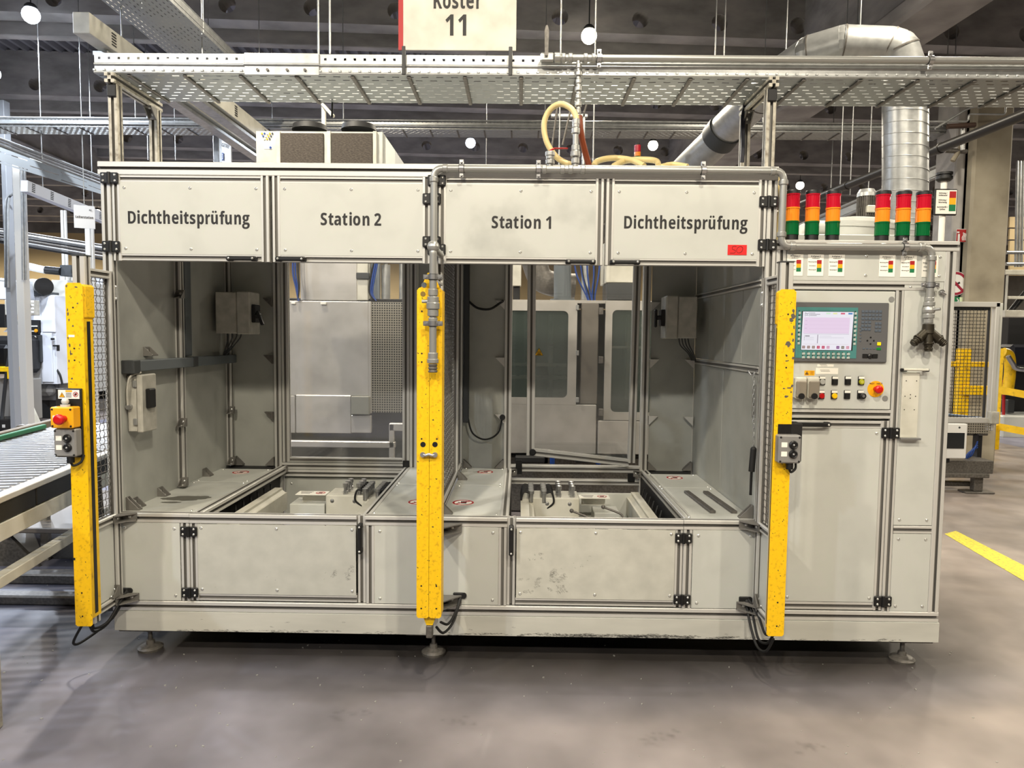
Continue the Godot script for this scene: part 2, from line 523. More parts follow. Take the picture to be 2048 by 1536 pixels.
func low_door(rig: Node3D, x0: float, x1: float, hinges_x: float, handle_x: float, m: Material) -> Node3D:
	var d := Node3D.new()
	add_node(d, "lower_door", rig)
	var y0 := 0.288; var y1 := 0.745; var z := -0.024; var p := 0.042
	var left := hinges_x < handle_x
	var hx := (x0 if left else x1 - p) + p / 2
	profile(d, Vector3(hx, y0, z), Vector3(hx, y1 - 0.052, z), p, 0.042)
	profile(d, Vector3(x0, y1 - 0.025, z), Vector3(x1, y1 - 0.025, z), 0.05, 0.044)
	profile(d, Vector3(x0 + (p if left else 0.0), y0 + 0.018, z), Vector3(x1 - (0.0 if left else p), y0 + 0.018, z), 0.036, 0.042)
	var b := Bd.new(); var s := Bd.new()
	var a := x0 + (p if left else 0.003); var c := x1 - (0.003 if left else p)
	var l := Vector3(a, y0 + 0.036, 0.0); var h := Vector3(c, y1 - 0.052, -0.005)
	b.quad(Vector3(l.x, l.y, 0), Vector3(h.x, l.y, 0), Vector3(h.x, h.y, 0), Vector3(l.x, h.y, 0))
	b.quad(Vector3(l.x, h.y, 0), Vector3(h.x, h.y, 0), Vector3(h.x, h.y, h.z), Vector3(l.x, h.y, h.z), Vector2.ZERO, Vector2(1, 0.01))
	b.quad(Vector3(h.x, l.y, h.z), Vector3(l.x, l.y, h.z), Vector3(l.x, h.y, h.z), Vector3(h.x, h.y, h.z))
	b.quad(Vector3(h.x, l.y, 0), Vector3(h.x, l.y, h.z), Vector3(h.x, h.y, h.z), Vector3(h.x, h.y, 0), Vector2(0.99, 0), Vector2(1, 1))
	b.quad(Vector3(l.x, l.y, h.z), Vector3(l.x, l.y, 0), Vector3(l.x, h.y, 0), Vector3(l.x, h.y, h.z), Vector2.ZERO, Vector2(0.01, 1))
	b.quad(Vector3(l.x, l.y, h.z), Vector3(h.x, l.y, h.z), Vector3(h.x, l.y, 0), Vector3(l.x, l.y, 0), Vector2(0, 0.99), Vector2(1, 1))
	var pts := []
	for y in [l.y + 0.025, h.y - 0.02]:
		for k in 3: pts.append(Vector3(lerpf(a + 0.02, c - 0.02, k / 2.0), y, 0))
	screws(s, pts)
	put([b, m, s, M.screw], "panel", d)
	for y in [0.655, 0.332]: hinge(d, Vector3(hinges_x, y, 0.001), 0.088, 0.052)
	grip(d, Vector3(handle_x, 0.635, 0.0), 0.155, true)
	return d

func hands_off(parent: Node3D, c: Vector3, s := 0.055):                    # round no-touching sticker lying on a table plate
	var b := Bd.new(); var k := Bd.new(); var r := Bd.new()
	b.cyl(c, c + Vector3(0, 0.0012, 0), s, 28)
	r.lathe([[s * 0.98, 0.0012], [s * 0.98, 0.002], [s * 0.80, 0.002], [s * 0.80, 0.0012]], c, Vector3.UP, 28)
	r.box(c + Vector3(0, 0.0016, 0), Vector3(s * 1.75, 0.001, s * 0.17), 0, Basis(Vector3.UP, 0.75))
	k.box(c + Vector3(s * 0.05, 0.0014, s * 0.12), Vector3(s * 0.5, 0.0008, s * 0.42))
	for q in 4: k.box(c + Vector3(s * (-0.16 + 0.14 * q), 0.0014, -s * 0.3), Vector3(s * 0.1, 0.0008, s * 0.5))
	k.box(c + Vector3(-s * 0.36, 0.0014, s * 0.05), Vector3(s * 0.1, 0.0008, s * 0.36), 0, Basis(Vector3.UP, 0.6))
	put([b, M.paper, r, M.sign_red, k, M.ink], "warning_sticker", parent)

func table_plate(rig: Node3D, x0: float, x1: float, z0: float, z1: float, m: Material, y := 0.742) -> MeshInstance3D:
	var b := Bd.new(); var s := Bd.new()
	b.span(Vector3(x0, y - 0.005, z0), Vector3(x1, y, z1), 0.0015)
	var pts := []
	for x in [x0 + 0.03, x1 - 0.03]:
		for z in [z0 + 0.03, z1 - 0.03]: pts.append(Vector3(x, y, z))
	screws(s, pts, 0.007, Vector3.UP)
	return put([b, m, s, M.screw], "table_plate", rig)

func wire_panel(parent: Node3D, o: Vector3, e: Vector3, f: Vector3, w: float, h: float, step: float, r := 0.0014, wavy := 0.0025, m = null):
	var b := Bd.new()
	var g := e.cross(f).normalized()
	var nx := int(w / step); var ny := int(h / step)
	for k in range(0, nx + 1):
		var x := w * (k + 0.5) / (nx + 1)
		var path := []
		for j in ny * 2 + 3: path.append(o + e * (x + wavy * (1 if (j + k) % 2 == 0 else -1)) + f * (h * j / (ny * 2 + 2.0)) + g * wavy * 0.8 * (1 if (j + k) % 2 == 0 else -1))
		b.tube(path, r, 4)
	for k in range(0, ny + 1):
		var y := h * (k + 0.5) / (ny + 1)
		b.tube([o + f * y, o + f * y + e * w], r, 4)
	return put([b, m if m else M.dark_steel], "wire_mesh", parent)

func test_rig():
	var rig := thing("leak_test_rig", "wide grey two-bay leak test machine with lettered header doors and aluminium profile frame", "machine", Vector3(-0.42, 0.0, -0.7))
	var zb := -1.42
	# base beam with rubbed, scuffed lower edge
	var im := sheet(1024, 128, Color(0.75, 0.745, 0.71), 61, 0.04)
	smudge(im, 5, 90, Vector2(60, 112), Vector2(980, 128), 20, 0.5, 0.5)
	smudge(im, 6, 60, Vector2(540, 108), Vector2(720, 128), 26, 0.6, 0.4)
	smudge(im, 7, 10, Vector2(100, 40), Vector2(900, 110), 9, 0.35, 1.2)
	var bb := Bd.new(); var bc := Bd.new()
	var y0 := 0.124; var y1 := 0.226; var xa := -2.105; var xb := 2.182
	bb.quad(Vector3(xa, y0, 0.004), Vector3(xb, y0, 0.004), Vector3(xb, y1, 0.004), Vector3(xa, y1, 0.004))
	bc.span(Vector3(xa, y0, -0.055), Vector3(xb, y1, 0.0035))
	for x in [xa + 0.03, -0.44, xb - 0.03]: bc.span(Vector3(x - 0.03, y0, -1.36), Vector3(x + 0.03, y1, -0.055))
	bc.span(Vector3(xa, y0, -1.42), Vector3(xb, y1, -1.36))
	put([bb, printed(im), bc, M.panel], "base_beam", rig)
	bc = Bd.new(); bc.span(Vector3(xa + 0.01, 0.15, -1.40), Vector3(xb - 0.01, 0.156, -0.05)); put([bc, M.dark], "added_shade_sheet", rig)  # added unseen sheet blocking light, so the floor beneath goes black
	for q in [[-1.95, 0.0], [-0.44, 0.0], [2.03, 0.0], [-1.95, -1.3], [2.03, -1.3]]:
		var ft := Bd.new()
		var c := Vector3(q[0], 0.0, -0.055 + q[1])
		ft.lathe([[0, 0], [0.062, 0], [0.064, 0.012], [0.05, 0.022], [0.022, 0.03], [0.02, 0.05], [0.011, 0.052], [0.011, 0.098], [0.02, 0.1], [0.02, 0.112], [0.01, 0.113], [0.01, 0.12]], c, Vector3.UP, 20)
		ft.box(c + Vector3(-0.03 if q[0] < 0 else 0.02, 0.119, 0), Vector3(0.22, 0.01, 0.10), 0.002)
		put([ft, M.dark_steel], "levelling_foot", rig)
	# long rails and posts of the front frame
	profile(rig, Vector3(-2.115, 0.254, -0.026), Vector3(1.277, 0.254, -0.026), 0.054, 0.05)
	profile(rig, Vector3(-2.13, 2.503, -0.03), Vector3(1.276, 2.503, -0.03), 0.066, 0.06)
	for x in [-2.095, 1.252]:
		profile(rig, Vector3(x, 0.282, -0.028), Vector3(x, 2.469, -0.028), 0.05, 0.05)
	profile(rig, Vector3(-0.437, 0.282, -0.045), Vector3(-0.437, 2.469, -0.045), 0.034, 0.05)
	for x in [-2.095, -0.44, 1.252]:
		profile(rig, Vector3(x, 2.503, -0.06), Vector3(x, 2.503, zb), 0.05, 0.066)
		profile(rig, Vector3(x, 0.254, -0.052), Vector3(x, 0.254, zb), 0.05, 0.054)
	profile(rig, Vector3(-2.12, 2.503, zb - 0.026), Vector3(1.277, 2.503, zb - 0.026), 0.066, 0.05)
	var rf := Bd.new()
	for q in [[-2.07, -0.465], [-0.415, 1.227]]: rf.span(Vector3(q[0], 2.49, zb), Vector3(q[1], 2.496, -0.06))
	put([rf, M.panel], "roof_sheet", rig)
	# header doors
	var face := "Droid Sans"
	var spots := [[-2.062, -1.269, "Dichtheitsprüfung", true, -1.402, -1.678, 2.262, 0.077], [-1.253, -0.455, "Station 2", false, -1.155, -0.855, 2.262, 0.073], [-0.418, 0.411, "Station 1", true, 0.298, 0.005, 2.254, 0.073], [0.423, 1.222, "Dichtheitsprüfung", false, 0.52, 0.819, 2.259, 0.077]]
	for k in 4:
		var s = spots[k]
		var d: Node3D = flap_door(rig, s[0], s[1], s[2], s[3], s[4], M.panel if k != 2 else M.panel_dirty)
		words(s[2], Vector3(s[5], s[6] - 0.004, 0.0), 0.0615, M.ink, d, "lettering", face, 600, Vector3.ZERO, 0.825 if k % 3 == 0 else 0.85)
		if k == 3:
			var st := Bd.new()
			st.box(Vector3(1.082, 2.124, 0.001), Vector3(0.095, 0.05, 0.001))
			var sk := put([st, M.sticker_red], "lot_sticker", d, "red sticker with a handwritten number")
			var pen := Bd.new()
			pen.tube(curve([Vector3(1.078, 2.140, 0.0018), Vector3(1.06, 2.141, 0.0018), Vector3(1.058, 2.127, 0.0018), Vector3(1.073, 2.121, 0.0018), Vector3(1.068, 2.109, 0.0018), Vector3(1.046, 2.108, 0.0018)]), 0.0012, 5)
			var ring := []
			for j in 15: ring.append(Vector3(1.094 + 0.015 * cos(j * TAU / 14), 2.125 + 0.016 * sin(j * TAU / 14), 0.0018) + Vector3(0.004 * sin(j * TAU / 14), 0, 0))
			pen.tube(ring, 0.0012, 5)
			put([pen, M.ink], "handwriting", d)
	# lower front: fixed panels, double posts, two doors
	panel(rig, -2.07, -1.755, 0.284, 0.695, -0.002, M.panel, 2)
	profile(rig, Vector3(-2.118, 0.721, -0.026), Vector3(-1.705, 0.721, -0.026), 0.05, 0.05)
	profile(rig, Vector3(-1.729, 0.284, -0.026), Vector3(-1.729, 0.695, -0.026), 0.045, 0.05)
	var di := sheet(1024, 512, Color(0.715, 0.715, 0.685), 71, 0.03)
	smudge(di, 11, 5, Vector2(850, 250), Vector2(1000, 420), 60, 0.4, 1.3)
	smudge(di, 12, 5, Vector2(80, 330), Vector2(900, 480), 14, 0.3, 1.0)
	low_door(rig, -1.704, -0.835, -1.704, -0.811, printed(di))
	profile(rig, Vector3(-0.811, 0.284, -0.04), Vector3(-0.811, 0.742, -0.04), 0.044, 0.05)
	profile(rig, Vector3(-0.764, 0.284, -0.026), Vector3(-0.764, 0.695, -0.026), 0.044, 0.05)
	profile(rig, Vector3(-0.79, 0.721, -0.026), Vector3(-0.055, 0.721, -0.026), 0.05, 0.05)
	panel(rig, -0.742, -0.10, 0.284, 0.695, -0.002, M.panel, 2)
	profile(rig, Vector3(-0.078, 0.284, -0.026), Vector3(-0.078, 0.695, -0.026), 0.044, 0.05)
	profile(rig, Vector3(-0.033, 0.284, -0.04), Vector3(-0.033, 0.742, -0.04), 0.044, 0.05)
	var db := sheet(1024, 512, Color(0.74, 0.735, 0.695), 72, 0.04)
	smudge(db, 21, 7, Vector2(20, 330), Vector2(140, 470), 40, 0.45, 0.5)
	smudge(db, 22, 4, Vector2(230, 300), Vector2(300, 380), 75, 0.5, 0.95)
	smudge(db, 23, 4, Vector2(180, 420), Vector2(300, 450), 60, 0.5, -0.2)
	smudge(db, 24, 6, Vector2(100, 170), Vector2(170, 230), 26, 0.4, -0.8)
	smudge(db, 25, 12, Vector2(20, 180), Vector2(600, 480), 22, 0.3, -0.3)
	low_door(rig, -0.009, 0.852, 0.852, -0.033, printed(db))
	profile(rig, Vector3(0.877, 0.284, -0.026), Vector3(0.877, 0.695, -0.026), 0.045, 0.05)
	profile(rig, Vector3(0.854, 0.721, -0.026), Vector3(1.226, 0.721, -0.026), 0.05, 0.05)
	panel(rig, 0.902, 1.226, 0.284, 0.695, -0.002, M.panel, 2)
	var ent := Bd.new()
	for x in [-2.05, -0.305, 1.175]:
		ent.box(Vector3(x, 0.335, 0.0), Vector3(0.055, 0.03, 0.012), 0.004)
		ent.cyl(Vector3(x + 0.028, 0.335, -0.005), Vector3(x + 0.028, 0.335, 0.007), 0.015, 16)
		put([ent, M.rubber], "cable_entry", rig)
		ent = Bd.new()
	# tables on both sides and in the middle
	for q in [[-2.07, -1.70, -1.678], [0.868, 1.23, 0.892], [-0.79, -0.455, -0.79], [-0.40, -0.085, -0.072]]:
		var x0: float = q[0]; var x1: float = q[1]
		for k in 2: table_plate(rig, x0, x1, [-0.82, -1.26 if x1 < -1 or x0 > 0.5 else -1.40][k], [-0.056, -0.825][k], M.panel if k == 1 else M.panel_dirty)
		profile(rig, Vector3(q[2], 0.719, -0.055), Vector3(q[2], 0.719, zb), 0.048, 0.052, "table_rail")
	for x in [-1.88, 1.05, -0.23]: hands_off(rig, Vector3(x, 0.742, -1.13 if x != -0.23 else -1.25))
	for x in [-0.31, -0.56]: hands_off(rig, Vector3(x, 0.742, -0.34), 0.062)
	var stain := Bd.new()
	var rs := RandomNumberGenerator.new(); rs.seed = 5
	for q in [[0.0, 0.0, 0.105, 0.06], [-0.03, 0.10, 0.055, 0.022], [0.07, -0.02, 0.07, 0.045], [-0.08, 0.01, 0.05, 0.03]]:
		var pl := PackedVector2Array()
		for k in 26:
			var rr := rs.randf_range(0.82, 1.1)
			pl.append(Vector2(q[0] + q[2] * rr * cos(TAU * k / 26), q[1] + q[3] * rr * sin(TAU * k / 26)))
		stain.extr(pl, Vector3(-1.895, 0.7423, -0.36), Vector3.RIGHT, Vector3(0, 0, 1), Vector3(0, 0.0002 + 0.0001 * absf(q[0]), 0))
	put([stain, mat(Color(0.36, 0.355, 0.325), 0.35)], "oil_stain", rig)
	for x in [-1.885, 1.05]:                              # row of small sockets behind each outer table
		var sb := Bd.new(); var sc := Bd.new()
		sb.span(Vector3(x - 0.17, 0.70, -1.40), Vector3(x + 0.15, 0.738, -1.27))
		for k in 6: sc.box(Vector3(x - 0.12 + 0.045 * k, 0.726, -1.266), Vector3(0.022, 0.022, 0.008), 0.002)
		put([sb, M.dark, sc, M.box_grey], "socket_strip", rig)
	# pit linings below the tables
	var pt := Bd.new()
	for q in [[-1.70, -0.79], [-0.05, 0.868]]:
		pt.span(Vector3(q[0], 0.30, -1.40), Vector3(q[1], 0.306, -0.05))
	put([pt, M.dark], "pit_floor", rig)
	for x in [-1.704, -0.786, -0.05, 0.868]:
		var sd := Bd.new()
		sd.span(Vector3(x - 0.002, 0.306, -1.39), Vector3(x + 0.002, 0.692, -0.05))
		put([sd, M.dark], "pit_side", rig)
	# inner walls
	var w := Bd.new()
	w.span(Vector3(-2.076, 0.285, -0.70), Vector3(-2.07, 2.47, -0.055)); put([w, M.inner], "wall_sheet", rig)
	w = Bd.new(); w.span(Vector3(-2.076, 0.285, zb), Vector3(-2.07, 2.47, -0.705)); put([w, M.inner], "wall_sheet", rig)
	for q in [[-0.70, -0.055, 0.285, 1.50], [zb, -0.705, 0.285, 1.50], [-0.36, -0.055, 1.54, 1.95], [-0.70, -0.365, 1.54, 1.95], [-1.05, -0.705, 1.54, 1.95], [zb, -1.055, 1.54, 1.95], [zb, -0.055, 1.985, 2.47]]:
		w = Bd.new(); w.span(Vector3(1.232, q[2], q[0]), Vector3(1.238, q[3], q[1]), 0.0015); put([w, M.inner], "wall_sheet", rig)
	for y in [1.52, 1.967]: profile(rig, Vector3(1.236, y, -0.056), Vector3(1.236, y, zb), 0.032, 0.036)
	for z in [-0.665, -1.39]: profile(rig, Vector3(-2.052, 0.745, z), Vector3(-2.052, 2.47, z), 0.04, 0.045)
	panel(rig, -2.07, -1.742, 0.67, 2.47, zb, M.inner, 2, "wall_sheet", 0.05)
	panel(rig, -0.722, -0.465, 0.67, 2.47, zb, M.inner, 2, "wall_sheet", 0.05)
	panel(rig, -0.415, -0.108, 0.67, 2.47, zb, M.inner, 2, "wall_sheet", 0.05)
	panel(rig, 0.922, 1.232, 0.67, 2.47, zb, M.inner, 2, "wall_sheet", 0.05)
	panel(rig, -1.68, -0.78, 0.31, 0.66, zb, M.inner, 3, "wall_sheet", 0.05)
	for x in [-1.713, -0.75, -0.082, 0.884]: profile(rig, Vector3(x, 0.282, zb + 0.005), Vector3(x, 2.47, zb + 0.005), 0.052, 0.05)
	# back rails
	for q in [[-1.687, -0.777, 0.742, 0.048], [-1.687, -0.777, 0.691, 0.048], [-0.056, 0.858, 0.745, 0.046], [-0.056, 0.858, 0.65, 0.036]]: profile(rig, Vector3(q[0], q[2], zb + 0.005), Vector3(q[1], q[2], zb + 0.005), q[3], 0.05, "back_rail")
	# left window: framed pane between the back posts
	var win := Node3D.new()
	add_node(win, "sliding_window", rig)
	for x in [-1.657, -0.803]: profile(win, Vector3(x, 0.77, zb + 0.01), Vector3(x, 2.45, zb + 0.01), 0.05, 0.04)
	profile(win, Vector3(-1.632, 0.787, zb + 0.01), Vector3(-0.828, 0.787, zb + 0.01), 0.034, 0.04)
	var gl := Bd.new(); gl.span(Vector3(-1.634, 0.802, zb + 0.006), Vector3(-0.826, 2.45, zb + 0.011)); put([gl, M.haze_glass], "window_pane", win)
	var pb := Bd.new(); pb.box(Vector3(-0.80, 0.745, zb + 0.036), Vector3(0.045, 0.095, 0.01), 0.003); put([pb, M.black], "stop_plate", win)
	# right window: the sash hangs askew in its guide
	var sash := Node3D.new()
	add_node(sash, "hanging_sash", rig)
	var zt := zb + 0.045
	profile(sash, Vector3(0.083, 0.845, zt), Vector3(0.075, 2.45, zt), 0.058, 0.045)
	profile(sash, Vector3(0.795, 0.80, zt), Vector3(0.81, 2.45, zt), 0.05, 0.045)
	var rb := Bd.new()
	var rs2 := Bd.new()
	bar(rb, rs2, Vector3(0.10, 0.868, zt + 0.004), Vector3(0.775, 0.80, zt + 0.004), 0.05, 0.045)
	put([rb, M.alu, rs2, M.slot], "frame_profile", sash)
	var cp := Bd.new(); cp.lathe([[0, 0.012], [0.016, 0.012], [0.022, 0.008], [0.024, 0], [0.0, 0]], Vector3(0.098, 0.868, zt + 0.026), Vector3(0, 0, 1), 18); put([cp, M.rubber], "end_cap", sash)
	gl = Bd.new(); gl.extr(PackedVector2Array([Vector2(0.11, 0.885), Vector2(0.775, 0.818), Vector2(0.79, 2.44), Vector2(0.104, 2.44)]), Vector3(0, 0, zt - 0.003), Vector3.RIGHT, Vector3.UP, Vector3(0, 0, 0.005)); put([gl, M.glass], "window_pane", sash)
	var sg := Bd.new(); var sy := Bd.new()
	var c3 := P(1078, 704, zt + 0.004); c3.z = zt + 0.003
	sg.extr(PackedVector2Array([Vector2(-0.031, -0.025), Vector2(0.031, -0.025), Vector2(0, 0.03)]), c3, Vector3.RIGHT, Vector3.UP, Vector3(0, 0, 0.0008))
	sy.extr(PackedVector2Array([Vector2(-0.027, -0.0225), Vector2(0.027, -0.0225), Vector2(0, 0.0255)]), c3 + Vector3(0, 0, 0.0008), Vector3.RIGHT, Vector3.UP, Vector3(0, 0, 0.0006))
	for k in 3: sg.box(c3 + Vector3(-0.008 + 0.008 * k, -0.006 + 0.003 * (k % 2), 0.0018), Vector3(0.003, 0.02, 0.0006), 0, Basis(Vector3(0, 0, 1), 0.3 * (1 - k)))
	sg.box(c3 + Vector3(0, -0.017, 0.0018), Vector3(0.026, 0.004, 0.0006))
	put([sg, M.ink, sy, mat(Color(1.0, 0.78, 0.06), 0.5)], "warning_triangle", sash)
	pb = Bd.new(); pb.box(Vector3(0.002, 0.755, zb + 0.034), Vector3(0.045, 0.10, 0.01), 0.003); put([pb, M.black], "stop_plate", rig)
	pb = Bd.new(); pb.box(Vector3(0.80, 0.69, zb + 0.034), Vector3(0.05, 0.06, 0.012), 0.003); put([pb, M.black], "stop_plate", rig)
	# mesh divider between the bays
	var dv := Node3D.new()
	add_node(dv, "mesh_divider", rig)
	for z in [-0.10, -1.03, -1.37]: profile(dv, Vector3(-0.42, 0.745, z), Vector3(-0.42, 2.46, z), 0.04, 0.045)
	for q in [[-0.125, -1.005], [-1.055, -1.345]]:
		for y in [0.77, 2.44]: profile(dv, Vector3(-0.42, y, q[0]), Vector3(-0.42, y, q[1]), 0.04, 0.04)
		wire_panel(dv, Vector3(-0.425, 0.79, q[1]), Vector3(0, 0, 1), Vector3.UP, q[0] - q[1], 1.63, 0.036, 0.0016)
	# gussets and angles
	for y in [1.906, 1.50, 1.137, 0.775]:
		bracket(rig, Vector3(-2.03, y - 0.02, -0.645), Vector3(0, 0, 1), Vector3.UP, 0.05)
	for y in [1.137, 0.775]: bracket(rig, Vector3(-2.03, y - 0.02, -1.368), Vector3(0, 0, 1), Vector3.UP, 0.05)
	for z in [-0.15, -0.42, -1.0]: bracket(rig, Vector3(-2.07, 0.742, z), Vector3.RIGHT, Vector3.UP, 0.05, 0.05)
	bracket(rig, Vector3(-2.07, 1.552, -0.31), Vector3.RIGHT, Vector3.UP, 0.05, 0.06)
	for y in [1.9, 1.50, 1.1]:
		gusset(rig, Vector3(-1.74, y + 0.03, zb + 0.03), Vector3.LEFT, Vector3.DOWN, 0.06, M.dark_steel)
		gusset(rig, Vector3(-0.108, y + 0.03, zb), Vector3.LEFT, Vector3.DOWN, 0.065)
		gusset(rig, Vector3(0.915, y + 0.03, zb + 0.03), Vector3.RIGHT, Vector3.DOWN, 0.065)
		if y < 1.8: gusset(rig, Vector3(1.22, y + 0.03, zb + 0.03), Vector3.LEFT, Vector3.DOWN, 0.065)
	for q in [[-1.742, -1], [-0.108, -1], [-0.395, 1], [0.915, 1], [1.225, -1], [-2.025, 1]]: bracket(rig, Vector3(q[0], 0.745, zb + 0.02), Vector3(q[1], 0, 0), Vector3.UP, 0.06)
	for q in [[-1.687, 1], [-0.056, 1], [0.858, -1], [-0.777, -1]]: bracket(rig, Vector3(q[0], 0.72, zb + 0.035), Vector3(q[1], 0, 0), Vector3(0, 0, 1), 0.045)
	bracket(rig, Vector3(-2.07, 0.742, -0.085), Vector3.RIGHT, Vector3.UP, 0.07, 0.03)
	bracket(rig, Vector3(1.228, 0.742, -0.085), Vector3.LEFT, Vector3.UP, 0.07, 0.03)
	bracket(rig, Vector3(-0.40, 0.742, -0.085), Vector3.RIGHT, Vector3.UP, 0.055, 0.03)
	bracket(rig, Vector3(-0.395, 0.742, -0.98), Vector3.RIGHT, Vector3.UP, 0.06, 0.03)
	# cable trunking on the left wall, black duct on the middle wall
	var tr := Bd.new()
	tr.span(Vector3(-2.07, 1.475, -0.73), Vector3(-2.0, 1.532, -0.12), 0.003); put([tr, M.duct_grey], "cable_trunking", rig)
	tr = Bd.new(); tr.span(Vector3(-2.07, 1.475, -1.39), Vector3(-2.0, 1.532, -0.79), 0.003); put([tr, M.duct_grey], "cable_trunking", rig)
	tr = Bd.new(); tr.span(Vector3(-2.07, 1.473, -0.79), Vector3(-1.998, 1.534, -0.73), 0.002); tr.span(Vector3(-2.07, 1.465, -0.12), Vector3(-2.0, 1.535, -0.056), 0.003); put([tr, M.slate], "trunking_joint", rig)
	tr = Bd.new(); tr.span(Vector3(-2.07, 1.54, -0.80), Vector3(-2.04, 2.47, -0.715), 0.004); put([tr, M.duct_grey], "cable_trunking", rig)
	tr = Bd.new(); tr.span(Vector3(-0.395, 1.07, -1.40), Vector3(-0.355, 2.3, -1.36), 0.004); put([tr, M.slate], "cable_duct", rig)
	var cb := Bd.new()
	cb.tube(curve([P(937, 602, -1.37), P(955, 616, -1.36), P(980, 618, -1.36), P(1000, 606, -1.37), P(1006, 602, -1.39)]), 0.008, 8)
	put([cb, M.rubber], "cable", rig)
	cb = Bd.new()
	cb.tube(curve([P(936, 836, -1.37), P(945, 866, -1.36), P(970, 879, -1.36), P(996, 866, -1.37), P(1004, 838, -1.39)]), 0.006, 8)
	cb.lathe([[0, 0], [0.02, 0], [0.02, 0.04], [0, 0.04]], P(1005, 834, -1.40), Vector3(0, 0, 1), 14)
	put([cb, M.rubber], "cable", rig)

# ---------------------------------------------------------------- control cabinet with its operator terminal
func control_cabinet():
	var cab := thing("control_cabinet", "tall light grey control cabinet with screen, push buttons and a large door", "control cabinet", Vector3(1.73, 0.226, -0.4))
	var b := Bd.new()
	b.span(Vector3(1.285, 0.24, -0.80), Vector3(2.172, 2.16, -0.052))
	put([b, M.panel], "body", cab)
	for y in [0.254]: profile(cab, Vector3(1.28, y, -0.026), Vector3(2.178, y, -0.026), 0.054, 0.05)
	profile(cab, Vector3(1.28, 2.152, -0.024), Vector3(2.185, 2.152, -0.024), 0.05, 0.055)
	profile(cab, Vector3(2.15, 0.282, -0.026), Vector3(2.15, 2.126, -0.026), 0.055, 0.05)
	profile(cab, Vector3(1.305, 0.282, -0.026), Vector3(1.305, 2.126, -0.026), 0.05, 0.05)
	profile(cab, Vector3(1.332, 1.953, -0.026), Vector3(2.06, 1.953, -0.026), 0.045, 0.05)
	profile(cab, Vector3(1.905, 0.282, -0.026), Vector3(1.905, 1.93, -0.026), 0.04, 0.05)
	profile(cab, Vector3(1.332, 1.305, -0.026), Vector3(1.884, 1.305, -0.026), 0.045, 0.05)
	profile(cab, Vector3(1.927, 0.712, -0.026), Vector3(2.122, 0.712, -0.026), 0.04, 0.05)
	panel(cab, 1.332, 2.122, 1.976, 2.127, -0.001, M.panel, 3)
	panel(cab, 1.927, 2.122, 0.735, 1.976, -0.004, M.panel, 2)
	panel(cab, 1.927, 2.122, 0.282, 0.69, -0.004, M.panel, 2)
	# header panel stickers: one lamp key per signal tower
	var ux := [1590, 1631, 1673, 1774, 1817, 1860]
	for k in 6:
		var lb := Node3D.new()
		add_node(lb, "status_label", cab)
		var c := P(ux[k], 529, 0.0); c.z = 0.0; c.y = 2.052
		lb.position = c - cab.position
		var p := Bd.new(); p.box(c + Vector3(0, 0, 0.0006), Vector3(0.079, 0.108, 0.0012)); put([p, M.paper], "card", lb)
		var cols := [M.sign_red, M.yellow_box, M.green]
		for j in 3:
			p = Bd.new(); p.box(c + Vector3(0.018, 0.016 - 0.0195 * j, 0.0015), Vector3(0.023, 0.0193, 0.0006)); put([p, cols[j]], "colour_field", lb)
		words("Prüfplatz %d" % (2 if k < 3 else 1), c + Vector3(0, 0.044, 0.0012), 0.0068, M.ink, lb, "lettering", "Droid Sans", 700)
		words("Prüfkreis %d" % (k % 3 + 1), c + Vector3(0, 0.034, 0.0012), 0.005, M.ink, lb, "lettering", "Droid Sans", 700)
		for j in 3: words(["Messung NIO", "Grenzwert", "Messung IO"][j], c + Vector3(-0.015, 0.0165 - 0.0195 * j, 0.0012), 0.0048, M.ink, lb, "lettering", "Droid Sans", 700)
	# control panel plate
	b = Bd.new(); b.span(Vector3(1.33, 1.33, -0.004), Vector3(1.878, 1.925, 0.004), 0.003)
	var bl := Bd.new()
	for q in [[1783, 599], [1770, 797], [1866, 588]]: 
		var c := P(q[0], q[1], 0.004); bl.cyl(Vector3(c.x, c.y, -0.003), Vector3(c.x, c.y, 0.0055 if q[0] != 1866 else 0.0), 0.0145, 20)
	put([b, M.panel, bl, mat(Color(0.48, 0.48, 0.47), 0.5)], "control_plate", cab)
	var kx := [1643.5, 1669, 1695, 1721.5]; var kinds := [["clear", "blank", "blank", "yellow_ring"], ["red", "yellow", "blank", "key"]]
	for r in 2:
		for k in 4:
			var c := P(kx[k] - 1.5 * r, 761 if r == 0 else 789, 0.004); c.z = 0.004
			push_button(cab, c, kinds[r][k])
	# emergency stop on its yellow disc
	var es := Node3D.new(); add_node(es, "emergency_stop", cab)
	var ec := P(1751, 778, 0.004); ec.z = 0.004
	b = Bd.new(); b.cyl(ec, ec + Vector3(0, 0, 0.002), 0.041, 32); put([b, M.yellow_box], "backing_disc", es)
	mushroom(es, ec + Vector3(0, 0, 0.002), 0.021)
	words("NOT - HALT", ec + Vector3(0, 0.027, 0.002), 0.0085, M.ink, es, "lettering", "Droid Sans", 700)
	# two grey socket flaps beside the buttons
	for k in 2:
		var so := Node3D.new(); add_node(so, "socket_outlet", cab)
		var c := P(1596 + 25.5 * k, 775, 0.0); c.z = 0.004
		b = Bd.new(); b.box(c + Vector3(0, 0, 0.018), Vector3(0.058, 0.108, 0.036), 0.006); put([b, M.cream], "housing", so)
		b = Bd.new(); b.box(c + Vector3(0, -0.006, 0.038), Vector3(0.054, 0.084, 0.012), 0.005, Basis(Vector3.RIGHT, 0.05)); put([b, mat(Color(0.50, 0.47, 0.42), 0.5)], "flap", so)
		b = Bd.new(); b.cyl(c + Vector3(0, -0.04, 0.038), c + Vector3(0, -0.04, 0.049), 0.015, 20); put([b, M.black], "finger_grip", so)
	b = Bd.new(); var k2 := Bd.new()
